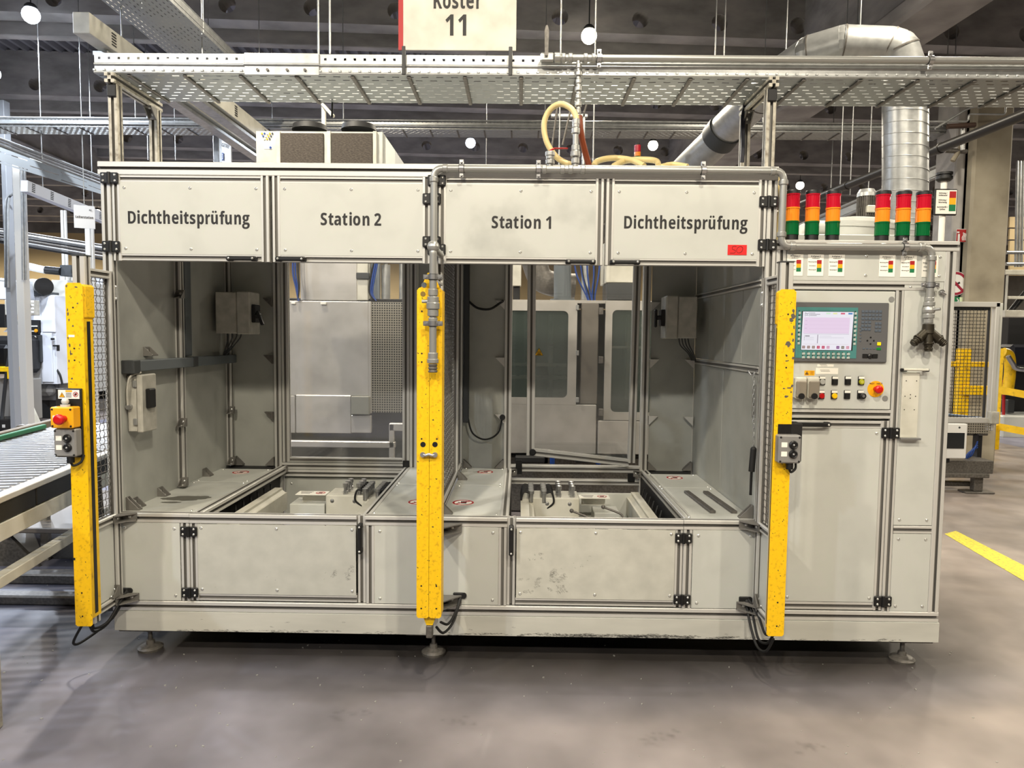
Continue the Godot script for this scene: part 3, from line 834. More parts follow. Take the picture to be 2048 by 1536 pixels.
	var wc := P(1619, 746, 0.005); wc.z = 0.0045
	b.box(wc, Vector3(0.051, 0.025, 0.001)); 
	var wt := Bd.new(); wt.extr(PackedVector2Array([Vector2(-0.009, -0.008), Vector2(0.009, -0.008), Vector2(0, 0.009)]), wc + Vector3(-0.013, 0, 0.0005), Vector3.RIGHT, Vector3.UP, Vector3(0, 0, 0.0005))
	for j in 3: wt.box(wc + Vector3(0.012, 0.006 - 0.006 * j, 0.0008), Vector3(0.017, 0.0016, 0.0005))
	k2.box(wc + Vector3(-0.013, -0.001, 0.0012), Vector3(0.002, 0.008, 0.0004))
	put([b, M.yellow_box, wt, M.ink, k2, M.yellow_box], "warning_sticker", cab)
	for q in [[1654, 742, 0.112, 0.031], [1651, 731, 0.082, 0.012]]:
		b = Bd.new(); k2 = Bd.new()
		var c := P(q[0], q[1], 0.005); c.z = 0.0045
		b.box(c, Vector3(q[2], q[3], 0.001))
		for j in 2: k2.box(c + Vector3(-0.012 + 0.004 * j, 0.005 - 0.006 * j, 0.0008), Vector3(q[2] * 0.42, 0.0018, 0.0004))
		put([b, M.paper, k2, mat(Color(0.45, 0.44, 0.43), 0.6)], "type_plate", cab)
	# the lower door
	var d := Node3D.new(); add_node(d, "cabinet_door", cab)
	for x in [1.352, 1.86]: profile(d, Vector3(x, 0.288, -0.022), Vector3(x, 1.272, -0.022), 0.044, 0.042)
	for y in [0.308, 1.25]: profile(d, Vector3(1.375, y, -0.022), Vector3(1.838, y, -0.022), 0.042, 0.042)
	panel(d, 1.373, 1.838, 0.330, 1.230, 0.002, M.panel, 2, "panel", 0.022)
	for y in [1.212, 0.338]: hinge(d, Vector3(1.884, y, 0.001), 0.092, 0.054)
	grip(d, Vector3(1.475, 1.253, 0.0), 0.19)
	# long document holder and the small lock
	var dh := Node3D.new(); add_node(dh, "panel_bracket", cab)
	b = Bd.new(); b.span(Vector3(1.93, 1.19, 0.0), Vector3(2.015, 1.52, 0.012), 0.002)
	var ho := Bd.new()
	for q in [[1.948, 1.478], [2.0, 1.478], [1.945, 1.40], [1.972, 1.408], [1.972, 1.39], [1.998, 1.40], [1.945, 1.332], [1.995, 1.332]]: ho.cyl(Vector3(q[0], q[1], 0.010), Vector3(q[0], q[1], 0.0125), 0.0028, 8)
	put([b, M.cream, ho, M.black], "bracket_plate", dh)
	b = Bd.new(); b.tube([Vector3(1.922, 1.535, 0.03), Vector3(2.045, 1.535, 0.03)], 0.007, 10); put([b, M.cream], "rod", dh)
	b = Bd.new()
	for x in [1.93, 2.04]: b.box(Vector3(x, 1.533, 0.017), Vector3(0.02, 0.016, 0.036), 0.003)
	put([b, M.dark], "rod_clamp", dh)
	b = Bd.new(); b.span(Vector3(1.925, 1.18, 0.0), Vector3(2.028, 1.19, 0.03), 0.002); put([b, M.steel], "shelf_lip", dh)
	b = Bd.new(); var lc := P(1885, 585, 0.0); lc.z = -0.004
	lc = Vector3(2.108, 1.924, -0.004)
	b.lathe([[0, 0], [0.013, 0], [0.013, 0.012], [0, 0.012]], lc, Vector3(0, 0, 1), 16); b.box(lc + Vector3(0.004, -0.006, 0.016), Vector3(0.03, 0.012, 0.01), 0.003, Basis(Vector3(0, 0, 1), -0.5)); put([b, M.steel], "lock_lever", cab)
	operator_terminal()

func push_button(cab: Node3D, c: Vector3, look: String):
	var o := Node3D.new(); add_node(o, "push_button", cab)
	o.position = c - cab.position
	var b := Bd.new(); b.box(c + Vector3(0, 0, 0.004), Vector3(0.031, 0.044, 0.008), 0.002); put([b, M.black], "bezel", o)
	b = Bd.new(); b.box(c + Vector3(0, 0.0145, 0.0085), Vector3(0.028, 0.012, 0.001)); put([b, M.paper], "caption_plate", o)
	b = Bd.new()
	var q := c + Vector3(0, -0.0065, 0.008)
	var m: Material = M.black
	if look == "blank": b.box(q + Vector3(0, 0, 0.003), Vector3(0.026, 0.026, 0.006), 0.003)
	elif look == "key":
		q += Vector3(0.008, 0, 0)
		b.lathe([[0, 0], [0.016, 0], [0.015, 0.012], [0.009, 0.014], [0, 0.014]], q, Vector3(0, 0, 1), 20)
		var s := Bd.new(); s.cyl(q + Vector3(0, 0, 0.013), q + Vector3(0, 0, 0.016), 0.007, 14); s.box(q + Vector3(0, 0, 0.017), Vector3(0.0022, 0.009, 0.003))
		put([b, M.black, s, M.steel], "key_switch", o)
		return
	else:
		var cols := {"clear": Color(0.62, 0.62, 0.60), "red": Color(0.66, 0.04, 0.04), "yellow": Color(0.95, 0.74, 0.03), "yellow_ring": Color(0.62, 0.62, 0.06)}
		m = mat(cols[look], 0.3)
		b.lathe([[0, 0], [0.0135, 0], [0.0135, 0.006], [0.011, 0.008], [0, 0.0075]], q, Vector3(0, 0, 1), 20)
		if look == "yellow_ring":
			var s := Bd.new(); s.cyl(q + Vector3(0, 0, 0.0076), q + Vector3(0, 0, 0.009), 0.0075, 16)
			put([b, m, s, mat(Color(0.72, 0.70, 0.30), 0.3)], "button_cap", o)
			return
	put([b, m], "button_cap", o)

func mushroom(parent: Node3D, c: Vector3, r: float):
	var b := Bd.new()
	b.lathe([[r * 0.62, 0], [r * 0.58, r * 1.1], [r * 0.98, r * 1.25], [r, r * 1.55], [r * 0.88, r * 1.85], [r * 0.55, r * 2.02], [0, r * 2.06]], c, Vector3(0, 0, 1), 24)
	put([b, M.red], "mushroom_button", parent)

func operator_terminal():
	var t := thing("operator_terminal", "grey operator terminal with lit screen, teal key border and keypad on the cabinet", "operator panel", Vector3(1.608, 1.568, 0.004))
	var x0 := 1.372; var x1 := 1.843; var y0 := 1.568; var y1 := 1.867; var z := 0.006
	var b := Bd.new(); b.span(Vector3(x0, y0, z - 0.004), Vector3(x1, y1, z + 0.012), 0.004); put([b, mat(Color(0.33, 0.33, 0.335), 0.5)], "housing", t)
	var f := z + 0.012
	b = Bd.new(); b.span(Vector3(1.383, 1.588, f - 0.001), Vector3(1.688, 1.842, f + 0.0015)); put([b, mat(Color(0.25, 0.47, 0.46), 0.45)], "key_border", t)
	# picture on the screen
	var im := canvas(512, 396, Color(0.97, 0.96, 0.99))
	im.fill_rect(Rect2i(14, 60, 464, 165), Color(0.95, 0.86, 0.95))
	for k in 4: im.fill_rect(Rect2i(70, 95 + 40 * k, 400, 1), Color(0.85, 0.74, 0.84))
	for k in 3: im.fill_rect(Rect2i(26, 92 + 40 * k, 22, 2), Color(0.7, 0.6, 0.72))
	im.fill_rect(Rect2i(20, 230, 460, 3), Color(0.72, 0.68, 0.76))
	im.fill_rect(Rect2i(158, 238, 8, 90), Color(0.66, 0.62, 0.68))
	for k in 4: im.fill_rect(Rect2i(24, 250 + 13 * k, 5, 5), Color(0.3, 0.3, 0.3))
	im.fill_rect(Rect2i(34, 249, 46, 7), Color(0.35, 0.33, 0.36))
	for k in 3: im.fill_rect(Rect2i(34, 264 + 13 * k, 90, 2), Color(0.78, 0.75, 0.80))
	for k in 2: im.fill_rect(Rect2i(180, 252 + 16 * k, 120 + 130 * k, 2), Color(0.72, 0.69, 0.76))
	im.fill_rect(Rect2i(20, 336, 460, 2), Color(0.84, 0.74, 0.76))
	for q in [[235, Color(0.85, 0.97, 0.85)], [305, Color(0.96, 0.95, 0.72)], [382, Color(0.88, 0.42, 0.52)], [458, Color(0.34, 0.55, 0.78)]]: im.fill_rect(Rect2i(q[0], 10, 42, 16), q[1])
	for k in 3: im.fill_rect(Rect2i(74, 12 + 13 * k, [50, 100, 66][k], 5), Color(0.6, 0.58, 0.6))
	for q in [[22, 8], [66, 8]]: im.fill_rect(Rect2i(q[0], 8, 3, 40), Color(0.25, 0.25, 0.27))
	for q in [[30, 14], [40, 20], [50, 14], [34, 34], [48, 34]]: im.fill_rect(Rect2i(q[0], q[1], 6, 8), Color(0.3, 0.3, 0.32))
	var bx := [[0, Color(0.62, 0.50, 0.46)], [1, Color(0.62, 0.50, 0.46)], [2, Color(0.62, 0.52, 0.46)], [3, Color(0.80, 0.20, 0.36)], [4, Color(0.80, 0.20, 0.36)], [5, Color(0.86, 0.62, 0.74)], [7, Color(0.50, 0.25, 0.52)], [8, Color(0.50, 0.47, 0.38)], [9, Color(0.88, 0.58, 0.66)]]
	for q in bx:
		im.fill_rect(Rect2i(10 + 50 * q[0], 354, 30, 28), q[1])
		im.fill_rect(Rect2i(15 + 50 * q[0], 365, 20, 5), Color(0.9, 0.84, 0.85))
	var sm := mat(Color(0.02, 0.02, 0.02), 0.2)
	sm.emission_enabled = true; sm.emission = Color.WHITE; sm.emission_operator = BaseMaterial3D.EMISSION_OP_MULTIPLY
	sm.emission_texture = ImageTexture.create_from_image(im); sm.emission_energy_multiplier = SCREEN
	sm.texture_repeat = false
	b = Bd.new()
	b.quad(Vector3(1.411, 1.629, f + 0.002), Vector3(1.661, 1.629, f + 0.002), Vector3(1.667, 1.820, f + 0.002), Vector3(1.414, 1.820, f + 0.002))
	var bk := Bd.new(); bk.span(Vector3(1.409, 1.627, f), Vector3(1.668, 1.822, f + 0.0018))
	put([b, sm, bk, M.black], "screen", t, "lit white and pink screen")
	var al := AreaLight3D.new()
	al.area_size = Vector2(0.25, 0.19); al.light_energy = 0.04; al.light_color = Color(1.0, 0.97, 1.0); al.shadow_enabled = true; al.area_range = 20.0
	add_node(al, "screen_light", t)
	al.position = Vector3(1.539, 1.724, f + 0.006) - t.position
	al.rotation = Vector3(0, PI, 0)
	var key := func(c: Vector3, w: float, h: float, m: Material, called := "key"):
		var kb := Bd.new(); kb.box(c, Vector3(w, h, 0.005), 0.0015); put([kb, m], called, t)
	var km := mat(Color(0.64, 0.67, 0.65), 0.5)
	var dk := Bd.new()
	for k in 8:
		for x in [1.398, 1.677]:
			key.call(Vector3(x, 1.812 - 0.0216 * k, f + 0.002), 0.012, 0.013, km)
			dk.box(Vector3(x - 0.003, 1.822 - 0.0216 * k, f + 0.002), Vector3(0.005, 0.005, 0.002))
	for r in 2:
		for k in 10:
			key.call(Vector3(1.4245 + 0.0249 * k, 1.609 - 0.018 * r, f + 0.002), 0.015, 0.012, km)
			dk.box(Vector3(1.4195 + 0.0249 * k, 1.617 - 0.018 * r, f + 0.002), Vector3(0.005, 0.004, 0.002))
	put([dk, M.black], "key_indicator_dots", t).set_meta("kind", "stuff")
	var nm := mat(Color(0.30, 0.335, 0.38), 0.5)
	for r in 6:
		for k in 6:
			if r > 2 and k == 3: continue
			key.call(Vector3(1.714 + 0.0172 * k, 1.823 - 0.0178 * r - (0.006 if k > 3 and r > 2 else 0.0), f + 0.0005), 0.0145, 0.0135, nm)
	for q in [[0, 0.016], [0, -0.016], [0.016, 0], [-0.016, 0]]: key.call(Vector3(1.757 + q[0], 1.678 + q[1], f), 0.008, 0.008, M.black, "arrow_key")
	key.call(Vector3(1.800, 1.662, f + 0.001), 0.019, 0.017, mat(Color(0.92, 0.82, 0.05), 0.4))
	key.call(Vector3(1.799, 1.637, f + 0.001), 0.022, 0.012, mat(Color(0.03, 0.45, 0.16), 0.4))
	for k in 4: key.call(Vector3(1.725 + 0.017 * k, 1.638, f), 0.012, 0.007, nm)
	for k in 5: key.call(Vector3(1.705, 1.741 - 0.0165 * k, f), 0.010, 0.006, nm)
	for x in [1.732, 1.782]: key.call(Vector3(x, 1.601, f + 0.002), 0.026, 0.021, M.black, "mouse_key")
	b = Bd.new(); b.lathe([[0, 0], [0.013, 0], [0.012, 0.006], [0.006, 0.010], [0, 0.010]], Vector3(1.757, 1.601, f), Vector3(0, 0, 1), 20); put([b, M.black], "pointer_knob", t)

# ---------------------------------------------------------------- light curtains, guards and operator boxes in front
func curtain(c: Vector3, faces: int, label: String, tall := 1.61, w := 0.08, d := 0.10) -> Node3D:        # faces: which side the optical slot looks (+1 right, -1 left)
	var o := thing("light_curtain_post", label, "light curtain", c, "yellow light curtain posts")
	var b := Bd.new()
	var t := 0.004
	# a bent channel: front plate, outer plate, half-open inner side
	b.extr(PackedVector2Array([Vector2(-w / 2 + 0.008, 0), Vector2(w / 2 - 0.008, 0), Vector2(w / 2, 0.008), Vector2(w / 2, tall - 0.012), Vector2(w / 2 - 0.012, tall), Vector2(-w / 2 + 0.012, tall), Vector2(-w / 2, tall - 0.012), Vector2(-w / 2, 0.008)]), c + Vector3(0, 0, -t), Vector3.RIGHT, Vector3.UP, Vector3(0, 0, t))
	b.span(c + Vector3(-faces * w / 2, 0.006, -d), c + Vector3(-faces * (w / 2 - t), tall - 0.012, -t))
	put([b, M.yellow], "cover_channel", o)
	b = Bd.new(); b.box(c + Vector3(faces * (w / 2 - 0.02), tall - 0.085, -d * 0.55), Vector3(0.04, 0.16, d * 0.85), 0.01); put([b, M.yellow], "head_cap", o)
	b = Bd.new(); b.span(c + Vector3(-0.012, 0.03, -d * 0.85), c + Vector3(faces * (w / 2 - 0.006), tall - 0.165, -0.014), 0.003); put([b, M.yellow_clean], "sensor_bar", o)
	b = Bd.new(); b.span(c + Vector3(faces * (w / 2 - 0.007), 0.05, -d * 0.58), c + Vector3(faces * (w / 2 - 0.0045), tall - 0.175, -d * 0.34)); put([b, M.black], "optical_window", o)
	b = Bd.new()
	for k in [0.03, 0.10, 0.55, 0.78, 0.93, 1.12]: b.cyl(c + Vector3(-0.006 * faces, tall * k if k < 1 else tall - 0.3, -0.001), c + Vector3(-0.006 * faces, tall * k if k < 1 else tall - 0.3, 0.0008), 0.0042, 8)
	put([b, M.ink], "bolt_holes", o).set_meta("kind", "stuff")
	return o

func flakes(o: Node3D, spots: Array, z: float, sd: int):                # places where the yellow paint has come off: [u, v, half width, half height] in the photograph
	var rg := RandomNumberGenerator.new(); rg.seed = sd
	var b := Bd.new()
	for q in spots:
		var c := P(q[0], q[1], z)
		var pl := PackedVector2Array()
		for k in 11:
			var r := rg.randf_range(0.55, 1.1)
			pl.append(Vector2(q[2] * r * cos(TAU * k / 11), q[3] * r * sin(TAU * k / 11)) * 0.00228)
		b.extr(pl, c, Vector3.RIGHT, Vector3.UP, Vector3(0, 0, 0.0006))
	put([b, mat(Color(0.33, 0.31, 0.27), 0.7)], "bare_patches", o).set_meta("kind", "stuff")

func front_guards():
	var lp := curtain(Vector3(-2.042, 0.294, 0.36), 1, "yellow chipped light curtain post left of the rig, beside the roller conveyor")
	for q in [[lp, 143, 672, 0.028], [lp, 148, 1118, 0.012]]:
		var tb := Bd.new(); tb.box(P(q[1], q[2], 0.3605), Vector3(q[3], 0.011, 0.001)); put([tb, M.paper if q[3] > 0.02 else M.ink], "marking_label", q[0])
	flakes(lp, [[133, 572, 2, 3], [135, 620, 1.5, 4], [136, 628, 2, 5], [138, 640, 2, 3], [136, 676, 1.5, 3], [139, 690, 2, 5], [141, 705, 1.5, 6], [138, 722, 1.5, 4], [143, 708, 3, 2], [155, 607, 2, 2], [152, 574, 4, 2], [160, 690, 1.5, 3], [146, 652, 2.2, 2.2], [144, 757, 2.2, 2.2]], 0.36, 3)
	var rp := curtain(Vector3(1.207, 0.296, 0.36), -1, "yellow light curtain post in front of the control cabinet, paint flaked off", 1.61, 0.08, 0.045)
	flakes(rp, [[1586, 632, 5, 7], [1582, 640, 5, 4], [1587, 622, 3, 5], [1588, 655, 2, 4], [1584, 668, 2.5, 3], [1586, 680, 2, 4], [1577, 688, 6.5, 6.5], [1587, 700, 2.5, 5], [1586, 716, 3, 4], [1573, 722, 3, 1.5], [1578, 776, 5, 2], [1584, 772, 3, 3.5], [1573, 793, 4, 3], [1568, 777, 3, 1.5], [1582, 784, 2, 2]], 0.36, 4)
	for k in 2: curtain(Vector3(-0.4425 + 0.0585 * k, 0.358, 0.36), 1 - 2 * k, ["left half of the double yellow post between both machine bays", "right half of the double yellow post, behind the hanging air pipe"][k], 1.54, 0.057)
	# top and bottom points of the double post, holes and clamp
	var o := thing("post_mount", "yellow pointed mounting plate carrying the double light curtain post, with a steel clip", "mounting plate", Vector3(-0.413, 0.25, 0.33))
	var b := Bd.new()
	b.extr(PackedVector2Array([Vector2(-0.045, 0), Vector2(0.045, 0), Vector2(0.012, 0.072), Vector2(-0.012, 0.072)]), Vector3(-0.413, 1.895, 0.33), Vector3.RIGHT, Vector3.UP, Vector3(0, 0, 0.006))
	put([b, M.yellow_clean], "head_plate", o)
	b = Bd.new(); b.extr(PackedVector2Array([Vector2(-0.015, -0.045), Vector2(0.015, -0.045), Vector2(0.04, 0.02), Vector2(-0.04, 0.02)]), Vector3(-0.413, 0.36, 0.33), Vector3.RIGHT, Vector3.UP, Vector3(0, 0, 0.006)); put([b, M.yellow_clean], "foot_plate", o)
	b = Bd.new(); b.box(Vector3(-0.413, 0.285, 0.325), Vector3(0.03, 0.06, 0.05), 0.004); put([b, M.dark_steel], "foot_bracket", o)
	profile(o, Vector3(-0.413, 0.28, 0.23), Vector3(-0.413, 1.93, 0.23), 0.05, 0.05)
	for y in [0.335, 0.715]: profile(o, Vector3(-0.415, y, 0.01), Vector3(-0.415, y, 0.204), 0.045, 0.04, "arm_profile")
	for q in [[0.715, 1], [0.335, 1]]: bracket(o, Vector3(-0.398, q[0] - 0.02, 0.004), Vector3.RIGHT, Vector3(0, 0, 1), 0.11, 0.04)
	profile(o, Vector3(-0.415, 1.95, 0.01), Vector3(-0.415, 1.95, 0.256), 0.045, 0.04, "arm_profile")
	var c := P(858, 909, 0.365); c.z = 0.365
	b = Bd.new(); b.tube(curve([c + Vector3(-0.03, 0.003, 0.004), c + Vector3(-0.015, -0.003, 0.008), c + Vector3(0.0, 0.002, 0.01), c + Vector3(0.015, -0.003, 0.008), c + Vector3(0.03, 0.002, 0.004)]), 0.0075, 8)
	for x in [-0.028, 0.028]: b.cyl(c + Vector3(x, 0, -0.005), c + Vector3(x, 0, 0.012), 0.012, 12)
	put([b, M.steel], "steel_clip", o)
	b = Bd.new()
	for x in [846, 870]:
		var q := P(x, 889, 0.36); b.cyl(q + Vector3(0, 0, -0.001), q + Vector3(0, 0, 0.001), 0.0125, 20)
	put([b, M.black], "round_holes", o).set_meta("kind", "stuff")
	b = Bd.new(); var r2 := P(848, 570, 0.36); b.cyl(r2, r2 + Vector3(0, 0, 0.001), 0.0125, 18); put([b, M.duct_grey], "reflector_dot", o)
	b = Bd.new(); r2 = P(846, 588, 0.36); b.cyl(r2, r2 + Vector3(0, 0, 0.001), 0.012, 18); put([b, mat(Color(0.45, 0.36, 0.10), 0.6)], "reflector_dot", o)
	# mesh guards from the rig's corners out to the outer posts
	for sgn in [-1, 1]:
		var x := -2.072 if sgn < 0 else 1.234
		var g := thing("mesh_guard", "narrow wire mesh side guard framed in aluminium, on the rig's %s" % ("conveyor side" if sgn < 0 else "control cabinet side"), "guard", Vector3(x, 0.29, 0.15))
		profile(g, Vector3(x, 0.30, 0.03), Vector3(x, 1.985, 0.03), 0.04, 0.045)
		profile(g, Vector3(x, 0.27, 0.25), Vector3(x, 2.036, 0.25), 0.06, 0.05)
		b = Bd.new(); b.span(Vector3(x - 0.032, 2.036, 0.222), Vector3(x + 0.032, 2.042, 0.278)); put([b, M.slate], "end_cover", g)
		for y in [1.965, 0.735, 0.31]: profile(g, Vector3(x, y, 0.053), Vector3(x, y, 0.225), 0.04, 0.04)
		wire_panel(g, Vector3(x, 0.755, 0.053), Vector3(0, 0, 1), Vector3.UP, 0.172, 1.19, 0.036, 0.0019)
		b = Bd.new(); b.span(Vector3(x - 0.003, 0.33, 0.053), Vector3(x + 0.003, 0.715, 0.225)); put([b, M.panel], "infill_plate", g)
		for y in [1.90, 1.86]:
			b = Bd.new(); var s := Bd.new()
			if y > 1.88:
				b.box(Vector3(x + 0.0, 1.88, 0.004), Vector3(0.06, 0.075, 0.008), 0.002)
				screws(s, [Vector3(x - 0.02, 1.91, 0.008), Vector3(x + 0.02, 1.91, 0.008), Vector3(x - 0.02, 1.85, 0.008), Vector3(x + 0.02, 1.85, 0.008)])
				put([b, M.galv, s, M.screw], "fixing_plate", g)
		for y in [0.71, 0.285]: 
			bracket(g, Vector3(x + 0.02 * -sgn, y + 0.02, 0.004), Vector3(-sgn, 0, 0), Vector3(0, 0, 1), 0.08, 0.035)
		bracket(g, Vector3(x, 0.33, 0.053), Vector3(0, 0, 1), Vector3.UP, 0.055, 0.05)
		if sgn > 0:
			for y in [0.60, 1.65]:
				b = Bd.new(); b.box(Vector3(x - 0.02, y, 0.297), Vector3(0.05, 0.06, 0.046), 0.003); put([b, M.galv], "post_clamp", g)
	# black rubber-sleeved bar on the left guard
	o = thing("interlock_bar", "black round bar with a white label band, clipped to the left mesh guard", "bar", P(200, 1065, 0.14))
	b = Bd.new(); b.cyl(P(195, 953, 0.10), P(203, 1046, 0.10), 0.0155, 16); put([b, M.rubber], "sleeve", o)
	b = Bd.new(); b.cyl(P(203, 1046, 0.10), P(204, 1056, 0.10), 0.0158, 16); put([b, M.paper], "label_band", o)
	b = Bd.new(); b.cyl(P(204, 1056, 0.10), P(205, 1066, 0.10), 0.016, 16); put([b, M.black], "end_cap", o)

func operator_box(c: Vector3, big: bool, label: String):              # c: centre of the grey two-key box's front
	var o := thing("operator_box", label, "control box", c + Vector3(0, -0.08, -0.05))
	var b := Bd.new(); var s := Bd.new()
	var w := 0.102; var h := 0.128
	if big: b.span(c + Vector3(-0.068, -0.075, -0.062), c + Vector3(0.052, 0.245, -0.05), 0.003)
	else: b.span(c + Vector3(-0.043, -0.065, -0.062), c + Vector3(0.073, 0.112, -0.05), 0.003)
	put([b, mat(Color(0.07, 0.065, 0.065), 0.5)], "back_plate", o)
	b = Bd.new(); b.span(c + Vector3(-w / 2, -h / 2, -0.05), c + Vector3(w / 2, h / 2, 0), 0.006)
	screws(s, [c + Vector3(-0.042, 0.055, 0), c + Vector3(0.042, 0.055, 0), c + Vector3(-0.042, -0.055, 0), c + Vector3(0.042, -0.055, 0)], 0.005)
	put([b, mat(Color(0.56, 0.555, 0.545), 0.4, 0.35), s, M.ink], "key_box", o)
	for y in [0.021, -0.021]:
		b = Bd.new(); s = Bd.new()
		var q := c + Vector3(0.014, y, 0)
		b.lathe([[0, 0], [0.0195, 0], [0.0195, 0.006], [0.015, 0.012], [0.012, 0.009], [0, 0.009]], q, Vector3(0, 0, 1), 24)
		s.ball(q + Vector3(0, 0, 0.008), 0.0055, Vector3(0, 0, 1), 0.0)
		put([b, M.black, s, M.steel], "button", o)
		b = Bd.new(); b.box(c + Vector3(-0.026, y, 0.0006), Vector3(0.026, 0.022, 0.0012)); put([b, M.paper], "caption", o)
	b = Bd.new(); b.cyl(c + Vector3(0.01, -h / 2, -0.025), c + Vector3(0.01, -h / 2 - 0.03, -0.025), 0.0165, 10); put([b, M.black], "cable_gland", o)
	b = Bd.new(); b.tube(curve([c + Vector3(0.01, -h / 2 - 0.03, -0.025), c + Vector3(0.02, -h / 2 - 0.045, -0.03), c + Vector3(0.045, -h / 2 - 0.03, -0.045), c + Vector3(0.05, -h / 2 + 0.0, -0.06)]), 0.0055, 8); put([b, M.rubber], "cable", o)
	if big:
		var y := c + Vector3(-0.004, 0.116, 0.01)
		b = Bd.new(); s = Bd.new(); b.box(y + Vector3(0, 0, -0.03), Vector3(0.104, 0.096, 0.06), 0.005)
		screws(s, [y + Vector3(-0.042, 0.038, 0), y + Vector3(0.042, 0.038, 0), y + Vector3(-0.042, -0.038, 0), y + Vector3(0.042, -0.038, 0)], 0.005)
		put([b, M.yellow_box, s, M.ink], "stop_box", o)
		mushroom(o, y + Vector3(0.012, -0.004, 0), 0.0245)
		b = Bd.new(); b.box(y + Vector3(-0.026, -0.002, 0.0008), Vector3(0.026, 0.024, 0.0012)); put([b, M.paper], "caption", o)
		b = Bd.new(); b.cyl(y + Vector3(0, 0.048, -0.03), y + Vector3(0, 0.058, -0.03), 0.02, 16); b.ball(y + Vector3(0, 0.072, -0.03), 0.016, Vector3.UP, -60.0); put([b, mat(Color(0.75, 0.75, 0.74), 0.3)], "signal_lamp", o)
		b = Bd.new(); b.box(c + Vector3(-0.004, 0.218, -0.048), Vector3(0.098, 0.041, 0.002)); put([b, M.white], "warning_label", o)
		var wl := c + Vector3(-0.004, 0.218, -0.0468)
		b = Bd.new(); s = Bd.new(); var k := Bd.new()
		k.extr(PackedVector2Array([Vector2(-0.014, -0.011), Vector2(0.014, -0.011), Vector2(0, 0.012)]), wl + Vector3(-0.031, -0.003, 0), Vector3.RIGHT, Vector3.UP, Vector3(0, 0, 0.0004))
		s.extr(PackedVector2Array([Vector2(-0.011, -0.009), Vector2(0.011, -0.009), Vector2(0, 0.0095)]), wl + Vector3(-0.031, -0.003, 0.0004), Vector3.RIGHT, Vector3.UP, Vector3(0, 0, 0.0003))
		s.box(wl + Vector3(0.001, 0.015, 0.0003), Vector3(0.03, 0.008, 0.0004))
		for j in 4: k.box(wl + Vector3(0.0, 0.006 - 0.006 * j, 0.0003), Vector3(0.026, 0.0022, 0.0004))
		b.lathe([[0.012, 0], [0.012, 0.0006], [0.0095, 0.0006], [0.0095, 0]], wl + Vector3(0.032, 0, 0), Vector3(0, 0, 1), 24)
		b.box(wl + Vector3(0.032, 0, 0.0007), Vector3(0.022, 0.0026, 0.0004), 0, Basis(Vector3(0, 0, 1), 0.78))
		k.cyl(wl + Vector3(0.032, 0, 0), wl + Vector3(0.032, 0, 0.0004), 0.006, 14)
		k.box(wl + Vector3(-0.031, -0.003, 0.0009), Vector3(0.0022, 0.009, 0.0003))
		put([k, M.ink, s, M.yellow_box, b, M.sign_red], "label_print", o)

func switch_box(lo: Vector3, hi: Vector3, lid: int, label: String) -> Node3D:       # lid: which way the front faces along x
	var o := thing("switch_box", label, "switch box", Vector3((lo.x + hi.x) / 2, lo.y, (lo.z + hi.z) / 2))
	var b := Bd.new()
	var mid := lerpf(lo.x, hi.x, 0.62) if lid > 0 else lerpf(lo.x, hi.x, 0.38)
	if lid > 0: b.span(lo, Vector3(mid - 0.003, hi.y, hi.z), 0.006)
	else: b.span(Vector3(mid + 0.003, lo.y, lo.z), hi, 0.006)
	put([b, M.box_grey], "body", o)
	b = Bd.new()
	if lid > 0: b.span(Vector3(mid, lo.y - 0.004, lo.z - 0.004), Vector3(hi.x, hi.y + 0.004, hi.z + 0.004), 0.006)
	else: b.span(Vector3(lo.x, lo.y - 0.004, lo.z - 0.004), Vector3(mid, hi.y + 0.004, hi.z + 0.004), 0.006)
	put([b, M.box_grey], "lid", o)
	return o

